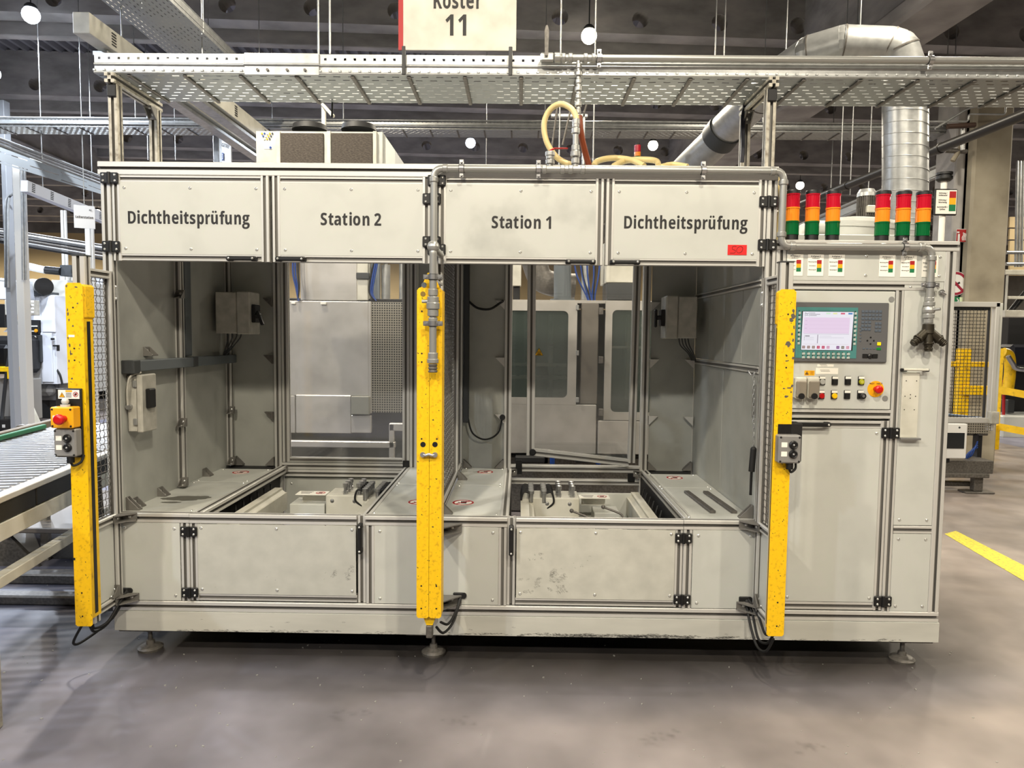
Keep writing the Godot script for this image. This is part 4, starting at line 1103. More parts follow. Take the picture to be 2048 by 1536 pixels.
func inner_boxes():
	var o := switch_box(Vector3(-2.068, 1.155, -0.245), Vector3(-1.985, 1.455, -0.10), 1, "small grey switch box with black cover, under the trunking on the left inner wall")
	var b := Bd.new(); b.box(Vector3(-1.975, 1.33, -0.165), Vector3(0.025, 0.105, 0.07), 0.006); put([b, M.black], "cover_flap", o)
	b = Bd.new()
	for y in [1.21, 1.41]:
		b = Bd.new(); b.box(Vector3(-2.022, y, -0.094), Vector3(0.02, 0.035, 0.012), 0.003); put([b, M.galv], "latch", o)
	b = Bd.new(); b.cyl(Vector3(-2.05, 1.29, -0.10), Vector3(-2.05, 1.29, -0.075), 0.014, 12); put([b, M.steel], "lock", o)
	b = Bd.new(); b.tube(curve([Vector3(-2.0, 1.47, -0.12), Vector3(-2.03, 1.45, -0.07), Vector3(-2.045, 1.38, -0.065), Vector3(-2.05, 1.30, -0.075)]), 0.006, 8); put([b, M.box_grey], "cable", o)
	o = switch_box(Vector3(-2.03, 1.68, -1.30), Vector3(-1.80, 1.955, -1.12), 1, "larger grey switch box with a black rotary handle on the left inner wall")
	b = Bd.new(); b.box(Vector3(-1.79, 1.815, -1.20), Vector3(0.03, 0.12, 0.1), 0.006); b.box(Vector3(-1.765, 1.80, -1.17), Vector3(0.05, 0.035, 0.03), 0.006, Basis(Vector3.RIGHT, 0.5)); b.box(Vector3(-1.745, 1.785, -1.16), Vector3(0.02, 0.10, 0.03), 0.006, Basis(Vector3(0, 0, 1), 0.35)); put([b, M.black], "rotary_handle", o)
	b = Bd.new()
	for k in 4: b.tube(curve([Vector3(-1.98 + 0.03 * k, 1.678, -1.2), Vector3(-1.985 + 0.025 * k, 1.64, -1.21), Vector3(-2.02 + 0.004 * k, 1.53, -1.22)]), 0.0045, 6)
	put([b, M.slate], "cables", o).set_meta("kind", "stuff")
	o = switch_box(Vector3(0.965, 1.68, -1.30), Vector3(1.17, 1.955, -1.12), -1, "grey switch box with a black rotary handle on the right inner wall")
	b = Bd.new(); b.box(Vector3(0.955, 1.815, -1.2), Vector3(0.03, 0.11, 0.09), 0.006); b.box(Vector3(0.93, 1.815, -1.18), Vector3(0.05, 0.03, 0.03), 0.006); b.box(Vector3(0.905, 1.81, -1.17), Vector3(0.018, 0.12, 0.03), 0.006); put([b, M.black], "rotary_handle", o)
	b = Bd.new()
	for k in 4: b.tube(curve([Vector3(1.07 + 0.02 * k, 1.678, -1.2), Vector3(1.085 + 0.02 * k, 1.63, -1.21), Vector3(1.14 + 0.012 * k, 1.58, -1.23), Vector3(1.17 + 0.01 * k, 1.53, -1.25)]), 0.0045, 6)
	put([b, M.slate], "cables", o).set_meta("kind", "stuff")
	# two flat steel bars left on the right table
	for q in [[0, "shorter-looking flat steel bar lying nearer the table rail in the right bay"], [1, "flat steel bar lying nearer the wall in the right bay"]]:
		b = Bd.new(); b.box(Vector3(0, 0.0075, 0), Vector3(0.032, 0.015, 0.50), 0.002, Basis(Vector3.UP, 0.05))
		var m := put([b, M.dark_steel], "steel_bar")
		m.position = Vector3(1.035 + 0.115 * q[0], 0.75, -0.42)
		tag(m, q[1], "steel bar", "steel bars on the right table")
	# rod with black grip hanging on a chain
	o = thing("pull_rod", "black-gripped rod hanging from a chain at the right front upright", "pull rod", Vector3(1.205, 0.86, -0.06))
	var x := 1.185; var z := 0.0
	var top := P(1508, 745, z); var gt := P(1507, 899, z); var gb := P(1503, 943, z); var rb := P(1501, 990, z)
	b = Bd.new(); b.cyl(gb, gt, 0.0155, 14); b.ball(gt, 0.0155, Vector3.UP, 0.0); put([b, M.rubber], "grip", o)
	b = Bd.new(); b.cyl(rb, gb, 0.0065, 10); put([b, M.black], "rod", o)
	b = Bd.new()
	var n := 18
	for k in n:
		var c := gt.lerp(top, (k + 0.5) / n)
		var ring := []
		for j in 9: ring.append(c + (Vector3.RIGHT if k % 2 == 0 else Vector3(0, 0, 1)) * 0.006 * cos(TAU * j / 8) + Vector3.UP * 0.014 * sin(TAU * j / 8))
		b.tube(ring, 0.0016, 4)
	put([b, M.galv], "chain", o)
	b = Bd.new(); b.tube(curve([P(1497, 742, -0.03), P(1503, 750, -0.01), P(1510, 746, 0.0), P(1515, 742, -0.02)]), 0.003, 6); put([b, M.steel], "hook", o)
	b = Bd.new(); wire_panel(o, P(1503, 835, -0.02), Vector3(0.4, 0, 0.92).normalized(), Vector3.UP, 0.03, 0.17, 0.008, 0.0009, 0.001)

# ---------------------------------------------------------------- fixtures in the two pits
func fittings(parent: Node3D, c: Vector3, m: Material):
	for r in 3:
		for k in 2:
			var b := Bd.new()
			b.lathe([[0, 0], [0.015, 0], [0.015, 0.022], [0.012, 0.024], [0.012, 0.045], [0.017, 0.047], [0.017, 0.07], [0.011, 0.072], [0, 0.07]], c + Vector3(0.085 * k, 0, -0.07 * r), Vector3.UP, 12)
			put([b, m], "pipe_fitting", parent)

func pit_fixture(x: float, right: bool, label: String):
	var o := thing("clamping_fixture", label, "fixture", Vector3(x, 0.306, -0.6))
	var b := Bd.new()
	var s := 1.0 if right else -1.0
	# cast side rails, stepped
	for q in [[x - 0.375 if right else x - 0.34, 1], [x + 0.34, -1]]:
		b = Bd.new()
		b.extr(PackedVector2Array([Vector2(-0.03, 0.36), Vector2(0.02, 0.36), Vector2(0.02, 0.345), Vector2(0.038, 0.33), Vector2(0.05, 0.33), Vector2(0.05, 0.22), Vector2(0.02, 0.2), Vector2(0.02, 0), Vector2(-0.03, 0)]), Vector3(q[0], 0.306, -1.02), Vector3(q[1], 0, 0), Vector3.UP, Vector3(0, 0, 0.90))
		put([b, M.cream], "side_rail", o)
	# valve block, sign shelf, and the lower block
	var bx := x - 0.03 if right else x + 0.29
	b = Bd.new(); var sc := Bd.new()
	b.span(Vector3(bx - (0.30 if right else 0.25), 0.31, -0.97), Vector3(bx - 0.01, 0.68, -0.75), 0.004)
	screws(sc, [Vector3(bx - 0.21, 0.645, -0.75), Vector3(bx - 0.07, 0.645, -0.75)], 0.013)
	put([b, M.cream, sc, M.steel], "valve_block", o)
	fittings(o, Vector3(bx - 0.135, 0.68, -0.79), M.steel)
	b = Bd.new(); b.span(Vector3(bx + 0.08, 0.31, -0.90), Vector3(bx + 0.24, 0.60, -0.72), 0.004) if right else b.span(Vector3(bx - 0.48, 0.31, -0.95), Vector3(bx - 0.26, 0.62, -0.76), 0.004)
	put([b, M.panel], "rear_block", o)
	var px := bx + 0.085 if right else bx - 0.345
	b = Bd.new(); var pr := Bd.new(); var pk := Bd.new()
	b.box(Vector3(px, 0.682, -0.80), Vector3(0.19, 0.004, 0.10)); b.box(Vector3(px, 0.65, -0.84), Vector3(0.15, 0.06, 0.01))
	pr.lathe([[0.03, 0.002], [0.03, 0.003], [0.024, 0.003], [0.024, 0.002]], Vector3(px + 0.05, 0.682, -0.80), Vector3.UP, 24)
	pr.box(Vector3(px + 0.05, 0.6848, -0.80), Vector3(0.052, 0.001, 0.006), 0, Basis(Vector3.UP, 0.8))
	pk.box(Vector3(px + 0.05, 0.6845, -0.80), Vector3(0.022, 0.0008, 0.028))
	for k in 3: pk.box(Vector3(px - 0.04, 0.6843, -0.825 + 0.022 * k), Vector3(0.08 - 0.012 * k, 0.0006, 0.008))
	put([b, M.paper, pr, M.sign_red, pk, mat(Color(0.30, 0.27, 0.27), 0.6)], "warning_plate", o)
	# hose loops on the connectors
	var hx := bx - 0.27 if right else bx + 0.035
	for k in 6:
		var z := -0.98 + 0.045 * k
		var a := Vector3(hx - 0.04, 0.705, z); var c := Vector3(hx + 0.04, 0.705, z)
		for q in [a, c]:
			var hb := Bd.new(); var fb := Bd.new()
			var g := -1.0 if q == a else 1.0
			fb.lathe([[0, 0], [0.014, 0], [0.014, 0.05], [0.018, 0.052], [0.018, 0.07], [0, 0.07]], q - Vector3(0, 0.05, 0), Vector3.UP, 12)
			hb.tube(curve([q, q + Vector3(0.045 * g, 0.012, 0.01), q + Vector3(0.06 * g, -0.05, 0.01), q + Vector3(0.02 * g, -0.09, 0)]), 0.006, 8)
			put([hb, M.rubber, fb, M.steel], "hose_connector", o)
	b = Bd.new(); b.span(Vector3(hx - 0.06, 0.31, -1.0), Vector3(hx + 0.06, 0.655, -0.752), 0.004); put([b, M.cream], "connector_block", o)
	# back plate
	if right:
		b = Bd.new(); b.span(Vector3(x - 0.34, 0.42, -1.02), Vector3(x + 0.34, 0.66, -0.99), 0.003); put([b, M.panel], "back_plate", o)
		b = Bd.new(); b.tube([Vector3(x - 0.25, 0.575, -0.30), Vector3(x + 0.26, 0.575, -0.30)], 0.016, 12); b.tube([Vector3(x - 0.25, 0.575, -0.40), Vector3(x + 0.26, 0.575, -0.40)], 0.014, 12); put([b, M.cream], "supply_pipe", o)
		for k in 2:
			var v := Node3D.new(); add_node(v, "ball_valve", o)
			var c := Vector3(x + 0.05 + 0.19 * k, 0.585, -0.30 - 0.10 * k)
			b = Bd.new(); b.box(c, Vector3(0.075, 0.055, 0.05), 0.004); put([b, M.duct_grey], "valve_body", v)
			b = Bd.new()
			for e in [-1, 1]: b.box(c + Vector3(0.052 * e, -0.012, 0), Vector3(0.03, 0.03, 0.03), 0.004)
			b.cyl(c + Vector3(0, 0.027, 0), c + Vector3(0, 0.045, 0), 0.013, 12)
			put([b, M.steel], "union_nut", v)
			b = Bd.new(); b.tube(curve([c + Vector3(0, 0.04, 0), c + Vector3(-0.05, 0.06, -0.02), c + Vector3(-0.075, 0.085, -0.03), c + Vector3(-0.165, 0.115, -0.05)]), 0.0065, 8); b.ball(c + Vector3(-0.168, 0.117, -0.05), 0.012); put([b, M.dark_steel], "lever", v)
	return o

func loose_cables(pts: Array, label: String):
	var o := thing("cable_bundle", label, "cables", pts[0][0])
	for p in pts:
		var b := Bd.new(); b.tube(curve(p), 0.0065, 7); put([b, M.rubber], "cable", o)

# ---------------------------------------------------------------- air pipes and hoses
func clamp_ring(parent: Node3D, c: Vector3, axis: Vector3, r: float, ear: Vector3):
	var b := Bd.new(); var k := Bd.new()
	b.lathe([[r, -0.011], [r + 0.006, -0.011], [r + 0.006, 0.011], [r, 0.011]], c, axis, 20)
	for s in [-1, 1]:
		b.box(c + ear * s * (r + 0.014), ear.abs() * 0.026 + axis.abs() * 0.022 + Vector3(0, 0, 0.008), 0.002)
		b.cyl(c + ear * s * (r + 0.015) + Vector3(0, 0, 0.003), c + ear * s * (r + 0.015) + Vector3(0, 0, 0.014), 0.006, 8)
	k.lathe([[r - 0.001, -0.013], [r + 0.003, -0.013], [r + 0.003, 0.013], [r - 0.001, 0.013]], c, axis, 20)
	put([b, M.steel, k, M.rubber], "pipe_clamp", parent)

func collar(b: Bd, c: Vector3, axis: Vector3, r: float, l: float): b.lathe([[0, -l / 2], [r * 0.92, -l / 2], [r, -l / 2 + 0.003], [r, l / 2 - 0.003], [r * 0.92, l / 2], [0, l / 2]], c, axis, 16)

func air_pipes():
	var R := 0.0175
	var z := 0.035
	var o := thing("air_pipe", "galvanised air pipe running along the header, down both ends, with elbows and clamps", "pipe", Vector3(0.4, 2.15, z))
	var lx := P(868, 420, z).x; var ty := 2.505; var rx := 1.288; var cy := 2.142; var ex := P(1862, 540, z).x
	var zz := 0.395
	var b := Bd.new()
	b.tube(bend([Vector3(lx, 2.085, z), Vector3(lx, ty, z), Vector3(rx, ty, z), Vector3(rx, cy, z), Vector3(ex, cy, z), Vector3(ex, 1.86, z)], 0.045, 6), R, 14)
	for q in [[lx, ty - 0.055, 0], [lx + 0.055, ty, 1], [rx - 0.055, ty, 1], [rx, ty - 0.055, 0], [rx, cy + 0.055, 0], [rx + 0.055, cy, 1], [ex - 0.055, cy, 1], [ex, cy - 0.055, 0]]: collar(b, Vector3(q[0], q[1], z), Vector3.RIGHT if q[2] else Vector3.UP, R + 0.005, 0.024)
	for x in [0.11, 0.20, 0.24, 0.30]: collar(b, Vector3(x, ty, z), Vector3.RIGHT, R + 0.005, 0.022)
	put([b, M.pipe], "pipe_run", o)
	for u in [923, 1077, 1407]: clamp_ring(o, Vector3(P(u, 337, z).x, ty, z), Vector3.RIGHT, R, Vector3.UP)
	clamp_ring(o, Vector3(P(1810, 484, z).x, cy, z), Vector3.RIGHT, R, Vector3.UP)
	clamp_ring(o, Vector3(ex, P(1862, 570, z).y, z), Vector3.UP, R, Vector3.RIGHT)
	b = Bd.new()
	var vy := P(1862, 620, z).y
	for q in [[0.052, 0.021, 0.02], [0.03, 0.026, 0.022], [-0.03, 0.026, 0.022], [-0.055, 0.021, 0.024]]: collar(b, Vector3(ex, vy + q[0], z), Vector3.UP, q[1], q[2])
	b.ball(Vector3(ex, vy, z), 0.029)
	b.cyl(Vector3(ex + 0.01, vy, z + 0.02), Vector3(ex + 0.03, vy + 0.004, z + 0.045), 0.007, 8)
	put([b, M.pipe], "ball_valve", o)
	b = Bd.new()
	var sy := vy - 0.07
	b.lathe([[0, 0], [0.026, 0], [0.028, -0.03], [0.03, -0.045], [0, -0.07]], Vector3(ex, sy, z), Vector3.UP, 16)
	for a in [-0.85, 0.0, 0.85]:
		var d := Vector3(sin(a), -cos(a), 0.12).normalized()
		var s := Vector3(ex, sy - 0.03, z)
		b.cyl(s, s + d * 0.072, 0.022, 14)
		for k in 4: collar(b, s + d * (0.078 + 0.008 * k), d, 0.0205 if k % 2 == 0 else 0.018, 0.008)
		collar(b, s + d * 0.068, d, 0.0255, 0.01)
	put([b, mat(Color(0.20, 0.18, 0.14), 0.4, 0.6)], "triple_outlet", o)
	# the branch that comes forward and down over the yellow post
	o = thing("pipe_branch", "galvanised air pipe branch with valve, hanging down the front of the double yellow post", "pipe", Vector3(lx, 1.56, zz))
	b = Bd.new()
	var px := P(866, 600, zz).x
	b.tube(bend([Vector3(lx, 2.10, z), Vector3(px, 2.075, z + 0.03), Vector3(px, 2.075, zz), Vector3(px, 1.59, zz)], 0.03, 6), R * 0.95, 14)
	b.ball(Vector3(px, 2.078, zz - 0.005), 0.028)
	put([b, M.pipe], "pipe_run", o)
	b = Bd.new()
	for q in [[585, 0.022, 0.03], [600, 0.026, 0.03], [612, 0.03, 0.03], [626, 0.025, 0.03], [640, 0.021, 0.02], [712, 0.022, 0.03], [722, 0.026, 0.02]]: collar(b, Vector3(px, P(866, q[0], zz).y, zz), Vector3.UP, q[1], q[2])
	b.cyl(Vector3(px - 0.02, P(866, 603, zz).y, zz), Vector3(px - 0.05, P(866, 603, zz).y, zz), 0.008, 8)
	put([b, M.pipe], "ball_valve", o)
	b = Bd.new()
	for k in 5: collar(b, Vector3(px, P(866, 730 + 3.2 * k, zz).y, zz), Vector3.UP, 0.021 - 0.003 * (k % 2), 0.009)
	put([b, M.dark_steel], "hose_nozzle", o)
	for v in [554, 647]: clamp_ring(o, Vector3(px, P(866, v, zz).y, zz), Vector3.UP, R, Vector3.RIGHT)
	# overhead pipe on the tray with its drop
	var tz := -0.03
	o = thing("overhead_pipe", "long galvanised pipe along the cable tray with a lever valve at its end", "pipe", Vector3(2.0, 3.04, tz))
	b = Bd.new()
	var py := 3.064
	b.tube([Vector3(0.16, py, tz), Vector3(5.5, py + 0.0, tz)], R, 14)
	for q in [0.20, 0.235, 0.31, 0.35]: collar(b, Vector3(q, py, tz), Vector3.RIGHT, R + 0.006, 0.02)
	put([b, M.pipe], "pipe_run", o)
	b = Bd.new(); b.box(Vector3(0.12, py, tz), Vector3(0.07, 0.045, 0.04), 0.008); collar(b, Vector3(0.17, py, tz), Vector3.RIGHT, 0.026, 0.03); put([b, M.pipe], "valve_body", o)
	b = Bd.new(); b.extr(PackedVector2Array([Vector2(-0.008, 0), Vector2(0.008, 0), Vector2(0.011, 0.12), Vector2(0.004, 0.145), Vector2(-0.004, 0.145), Vector2(-0.011, 0.12)]), Vector3(0.115, py, tz + 0.028), Vector3.RIGHT, Vector3.UP, Vector3(0, 0, 0.005)); put([b, M.dark_steel], "valve_lever", o)
	for u in [1198, 1860]: clamp_ring(o, Vector3(P(u, 128, tz).x, py, tz), Vector3.RIGHT, R, Vector3.UP)
	b = Bd.new()
	var dx := P(1156, 180, tz).x
	var yb := P(1157, 236, tz).y
	b.tube([Vector3(dx, py, tz), Vector3(dx + 0.005, yb, tz)], 0.011, 12)
	for k in 7: collar(b, Vector3(dx + 0.002, lerpf(py - 0.04, yb + 0.03, k / 6.0), tz), Vector3.UP, 0.015 + 0.004 * (k % 2), 0.022)
	put([b, M.pipe], "drop_pipe", o)
	b = Bd.new(); b.tube(curve([Vector3(dx + 0.008, yb + 0.01, tz), P(1161, 260, tz), P(1168, 295, tz - 0.02), P(1178, 332, tz - 0.06)]), 0.016, 12); put([b, M.hose_brown], "brown_hose", o, "brown hose")
	# stub pipes standing on the header pipe
	o = thing("pipe_riser", "short galvanised riser standing on the header pipe under the hose loop", "pipe", Vector3(0.27, 2.52, 0.0))
	b = Bd.new(); var rxx := P(1151, 300, 0.02).x
	b.tube([Vector3(rxx, ty, 0.02), Vector3(rxx, P(1151, 242, 0.02).y, 0.02)], 0.014, 12)
	for q in [[322, 0.02], [308, 0.024], [296, 0.02], [262, 0.021], [250, 0.018], [244, 0.019]]: collar(b, Vector3(rxx, P(1151, q[0], 0.02).y, 0.02), Vector3.UP, q[1], 0.028)
	put([b, M.pipe], "riser_pipe", o)
	o = thing("lever_valve", "small standing valve with a red lever on the header pipe", "valve", Vector3(0.14, 2.52, 0.02))
	b = Bd.new(); var r2 := P(1100, 320, 0.02).x
	b.tube([Vector3(r2, ty, 0.02), Vector3(r2, P(1100, 306, 0.02).y, 0.02)], 0.015, 12)
	for q in [[324, 0.022], [314, 0.02], [308, 0.024]]: collar(b, Vector3(r2, P(1100, q[0], 0.02).y, 0.02), Vector3.UP, q[1], 0.022)
	put([b, M.pipe], "valve_body", o)
	b = Bd.new(); var q2 := P(1122, 297, 0.0); b.box(q2, Vector3(0.07, 0.006, 0.016), 0.003); b.tube([Vector3(r2, P(1100, 306, 0.02).y, 0.02), Vector3(r2, P(1100, 300, 0.02).y, 0.01), q2 + Vector3(-0.03, 0, 0)], 0.005, 6); put([b, M.sign_red], "lever", o)
	# cream hoses
	o = thing("hose_loop", "cream rubber hose standing in a tall loop above the header", "hose", Vector3(0.2, 2.53, 0.0))
	b = Bd.new()
	b.tube(curve([P(1152, 244, 0.02), P(1152, 234, 0.02), P(1142, 217, 0.0), P(1120, 208, -0.02), P(1098, 222, -0.05), P(1088, 250, -0.06), P(1094, 285, -0.06), P(1112, 313, -0.06), P(1128, 324, -0.06), P(1143, 329, -0.06)], 8), 0.0145, 12)
	put([b, M.hose], "hose", o)
	o = thing("hose_coil", "cream rubber hose lying in loose coils on the machine roof", "hose", Vector3(0.6, 2.53, -0.25))
	b = Bd.new()
	b.tube(curve([P(1187, 333, -0.12), P(1196, 322, -0.2), P(1225, 316, -0.25), P(1262, 320, -0.2), P(1288, 332, -0.12)], 8), 0.0155, 12)
	b.tube(curve([P(1228, 332, -0.1), P(1250, 322, -0.25), P(1285, 319, -0.3), P(1312, 322, -0.25), P(1317, 332, -0.15)], 8), 0.0155, 12)
	b.tube(curve([P(1320, 334, -0.1), P(1345, 329, -0.15), P(1375, 333, -0.1)], 8), 0.014, 12)
	put([b, M.hose], "hose", o)
	o = thing("hose_tail", "cream hose hanging between the header end and the nearest signal tower", "hose", Vector3(1.3, 2.15, -0.1))
	b = Bd.new(); b.tube(curve([P(1550, 350, -0.15), P(1560, 375, -0.1), P(1564, 405, -0.1), P(1559, 440, -0.1), P(1553, 480, -0.1)], 8), 0.0145, 12); put([b, M.hose], "hose", o)

# ---------------------------------------------------------------- cable trays
func tray(o: Node3D, x0: float, x1: float, y: float, h: float, z0: float, z1: float, holes: bool, ribs := 0.3):     # runs along x; z0 is the near side
	var b := Bd.new()
	for z in [z0, z1]:
		var s: float = 1.0 if z == z0 else -1.0
		if holes and z == z0:
			var ym := y + h * 0.76
			b.span(Vector3(x0, ym + 0.006, z - 0.0015), Vector3(x1, y + h, z)); b.span(Vector3(x0, y + h * 0.5, z - 0.0015), Vector3(x1, ym - 0.006, z))
			var n := int((x1 - x0) / 0.05)
			for k in n: b.span(Vector3(x0 + k * 0.05 - (0.0 if k == 0 else 0.0185), ym - 0.006, z - 0.0015), Vector3(x0 + k * 0.05 + 0.0185, ym + 0.006, z))
			b.tube([Vector3(x0, y + h * 0.46, z), Vector3(x1, y + h * 0.46, z)], 0.008, 8)
			b.span(Vector3(x0, y + h * 0.10, z - 0.002), Vector3(x1, y + h * 0.44, z))
			b.tube([Vector3(x0, y + 0.006, z + 0.002), Vector3(x1, y + 0.006, z + 0.002)], 0.007, 8)
			for k in n: b.box(Vector3(x0 + k * 0.05, y + h * 0.18, z + 0.003), Vector3(0.013, 0.012, 0.008), 0.002)
		else:
			b.span(Vector3(x0, y, z), Vector3(x1, y + h, z - s * 0.002))
			b.tube([Vector3(x0, y + h, z), Vector3(x1, y + h, z)], 0.005, 6)
			b.tube([Vector3(x0, y + h * 0.45, z + s * 0.002), Vector3(x1, y + h * 0.45, z + s * 0.002)], 0.005, 6)
	put([b, M.galv], "side_rail", o)
	var f := Bd.new()
	f.quad(Vector3(x0, y, z1), Vector3(x1, y, z1), Vector3(x1, y, z0), Vector3(x0, y, z0), Vector2.ZERO, Vector2((x1 - x0) / 0.15, absf(z0 - z1) / 0.2))
	put([f, M.slots], "perforated_floor", o)
	if ribs > 0:
		var k := 0
		var x := x0 + ribs * 0.6
		while x < x1:
			var r := Bd.new()
			r.span(Vector3(x - 0.01, y - 0.012, z1 + 0.004), Vector3(x + 0.01, y - 0.001, z0 - 0.004), 0.003)
			put([r, M.dark_steel], "cross_rib", o)
			x += ribs

func trays():
	var o := thing("cable_tray", "long perforated galvanised cable tray carried over the rig, with a pipe along it", "cable tray", Vector3(1.0, 2.99, -0.3))
	tray(o, -2.175, 5.6, 2.99, 0.102, -0.075, -0.50, true, 0.285)
	var b := Bd.new(); var s := Bd.new()
	b.span(Vector3(-1.409, 2.985, -0.072), Vector3(-1.028, 3.094, -0.066), 0.003); b.tube([Vector3(-1.409, 3.037, -0.066), Vector3(-1.028, 3.037, -0.066)], 0.008, 8)
	for x in [-1.34, -1.29, -1.19, -1.10]: s.cyl(Vector3(x, 3.01, -0.066), Vector3(x, 3.01, -0.058), 0.007, 8)
	put([b, M.galv, s, M.dark_steel], "splice_plate", o)
	b = Bd.new(); b.tube(curve([P(520, 183, -0.5), P(600, 186, -0.5), P(655, 184, -0.5), P(664, 190, -0.5), P(664, 235, -0.5)], 6), 0.006, 6); put([b, M.rubber], "cable", o)
	# portal posts that carry the tray
	for k in 2:
		var x := -2.088 if k == 0 else 1.255
		var g := thing("tray_portal", "weathered aluminium portal on the rig roof carrying the tray's %s end" % ("free" if k == 0 else "duct side"), "support frame", Vector3(x, 2.536, -0.3))
		profile(g, Vector3(x, 2.536, -0.10), Vector3(x, 2.94, -0.10), 0.05, 0.05, "post", M.alu_old)
		profile(g, Vector3(x, 2.536, -0.50), Vector3(x, 2.94, -0.50), 0.05, 0.05, "post", M.alu_old)
		profile(g, Vector3(x, 2.965, -0.05), Vector3(x, 2.965, -0.54), 0.05, 0.05, "crossbar", M.alu_old)
		b = Bd.new(); b.box(Vector3(x - 0.0, 2.905, -0.07), Vector3(0.045, 0.06, 0.012), 0.003); put([b, M.dark], "end_cover", g)
		bracket(g, Vector3(x, 2.94, -0.475), Vector3(0, 0, 1), Vector3.DOWN, 0.06, 0.04)
	o = thing("data_cables", "dark blue cables tied to the rear post of the duct-side tray portal", "cables", Vector3(1.24, 2.54, -0.46))
	for k in 3:
		b = Bd.new(); b.tube(curve([P(1512 - 3 * k, 182, -0.45), P(1497 - 3 * k, 200, -0.45), P(1489 - 3 * k, 240, -0.45), P(1488 - 2 * k, 290, -0.45), P(1486 - 2 * k, 325, -0.45)]), 0.005, 6); put([b, mat(Color(0.03, 0.035, 0.10), 0.5)], "cable", o)
	# hanging sign
	o = thing("station_sign", "large cream hanging sign numbered 11 with a red edge stripe, strapped to the tray", "sign", Vector3(-0.33, 3.1, -0.05))
	var a := Vector3(-0.617, 3.105, -0.055); var e := Vector3(-0.036, 3.52, -0.055)
	b = Bd.new(); s = Bd.new(); b.span(a, e + Vector3(0, 0, 0.006), 0.002); s.span(a + Vector3(-0.008, 0, 0.0), Vector3(a.x + 0.016, e.y, e.z + 0.0075)); put([b, M.cream, s, M.sign_red], "sign_board", o)
	words("Köster", Vector3(-0.333, 3.345, -0.048), 0.078, M.ink, o, "lettering", "Droid Sans", 700, Vector3.ZERO, 0.72)
	words("11", Vector3(-0.333, 3.226, -0.048), 0.102, M.ink, o, "lettering", "Droid Sans", 700, Vector3.ZERO, 0.8)
	for u in [808, 1021]:
		b = Bd.new(); var x := P(u, 120, -0.06).x; b.span(Vector3(x - 0.009, 2.985, -0.056), Vector3(x + 0.009, 3.125, -0.046), 0.002); put([b, M.black], "strap", o)

func signal_towers():
	var ux := [1583, 1623, 1664, 1763, 1804, 1844]
	var proto: Node3D = null
	for k in 6:
		var z := -0.10
		var base := P(ux[k], 474, z); base.y = 2.172
		var lb: String = ["red amber green signal tower, nearest the rig's header, first of six on the cabinet", "second signal tower from the rig's header on the cabinet top", "third signal tower from the rig's header, left of the fan motor", "signal tower in front of the fan motor's right side, fourth from the header", "fifth signal tower, in front of the spiral duct", "sixth signal tower, nearest the pole with the colour key plate"][k]
		if proto:
			dup(proto, base, lb)
			continue
		proto = thing("signal_tower", lb, "signal light", base, "signal towers on the cabinet")
		var b := Bd.new(); b.lathe([[0, 0], [0.03, 0], [0.033, 0.004], [0.033, 0.042], [0, 0.042]], base, Vector3.UP, 24); put([b, M.black], "base", proto)
		for j in 3:
			b = Bd.new()
			var y := 0.042 + 0.069 * j
			var fl := []
			var n := 36
			for q in n: 
				var r := 0.0345 if q % 2 == 0 else 0.0335
				fl.append(Vector2(r * cos(TAU * q / n), r * sin(TAU * q / n)))
			b.extr(PackedVector2Array(fl), base + Vector3(0, y + 0.004, 0), Vector3(0, 0, 1), Vector3.RIGHT, Vector3(0, 0.058, 0))
			b.lathe([[0, 0.062], [0.0365, 0.062], [0.0365, 0.069], [0, 0.069]], base + Vector3(0, y, 0), Vector3.UP, 24)
			b.lathe([[0, 0.0], [0.036, 0.0], [0.036, 0.004], [0, 0.004]], base + Vector3(0, y, 0), Vector3.UP, 24)
			put([b, [M.tl_green, M.tl_amber, M.tl_red][j]], ["green_lens", "amber_lens", "red_lens"][j], proto)
		b = Bd.new(); b.lathe([[0, 0.249], [0.0375, 0.249], [0.0375, 0.262], [0.034, 0.267], [0, 0.269]], base, Vector3.UP, 24); put([b, M.black], "cap", proto)
	# colour key on a pole
	var z := -0.45
	var o := thing("colour_key_sign", "small colour key plate in a black frame on a white pole behind the cabinet", "sign", Vector3(P(1886, 470, z).x, 1.9, z))
	var c := P(1886, 406, z)
	var b := Bd.new(); b.cyl(Vector3(c.x, 2.158, z), Vector3(c.x, P(1886, 362, z).y, z), 0.016, 14); put([b, M.paper], "pole", o)
	b = Bd.new(); b.lathe([[0, 0], [0.03, 0], [0.043, 0.012], [0.043, 0.026], [0.036, 0.028], [0.036, 0.034], [0.043, 0.036], [0.043, 0.048], [0, 0.05]], Vector3(c.x, P(1886, 363, z).y, z), Vector3.UP, 20); put([b, M.black], "cap", o)
	b = Bd.new(); b.box(c + Vector3(0, 0, 0.022), Vector3(0.128, 0.146, 0.012), 0.006); put([b, M.black], "frame", o)
	b = Bd.new(); b.box(c + Vector3(0, 0, 0.029), Vector3(0.112, 0.13, 0.003)); put([b, M.paper], "card", o)
	for j in 3:
		b = Bd.new(); b.box(c + Vector3(0.034, 0.04 - 0.036 * j, 0.031), Vector3(0.036, 0.036, 0.002)); put([b, [M.sign_red, M.yellow_box, M.green][j]], "colour_field", o)
		words(["Störung /\nStillstand", "Störung /\nWarnung", "Automatik /\nZyklus"][j], c + Vector3(-0.02, 0.042 - 0.038 * j, 0.031), 0.0075, M.ink, o, "lettering", "Droid Sans", 700)

# ---------------------------------------------------------------- the hall
func in_hall(o: Node3D) -> Node3D:
	o.transform = hall * o.transform
	return o

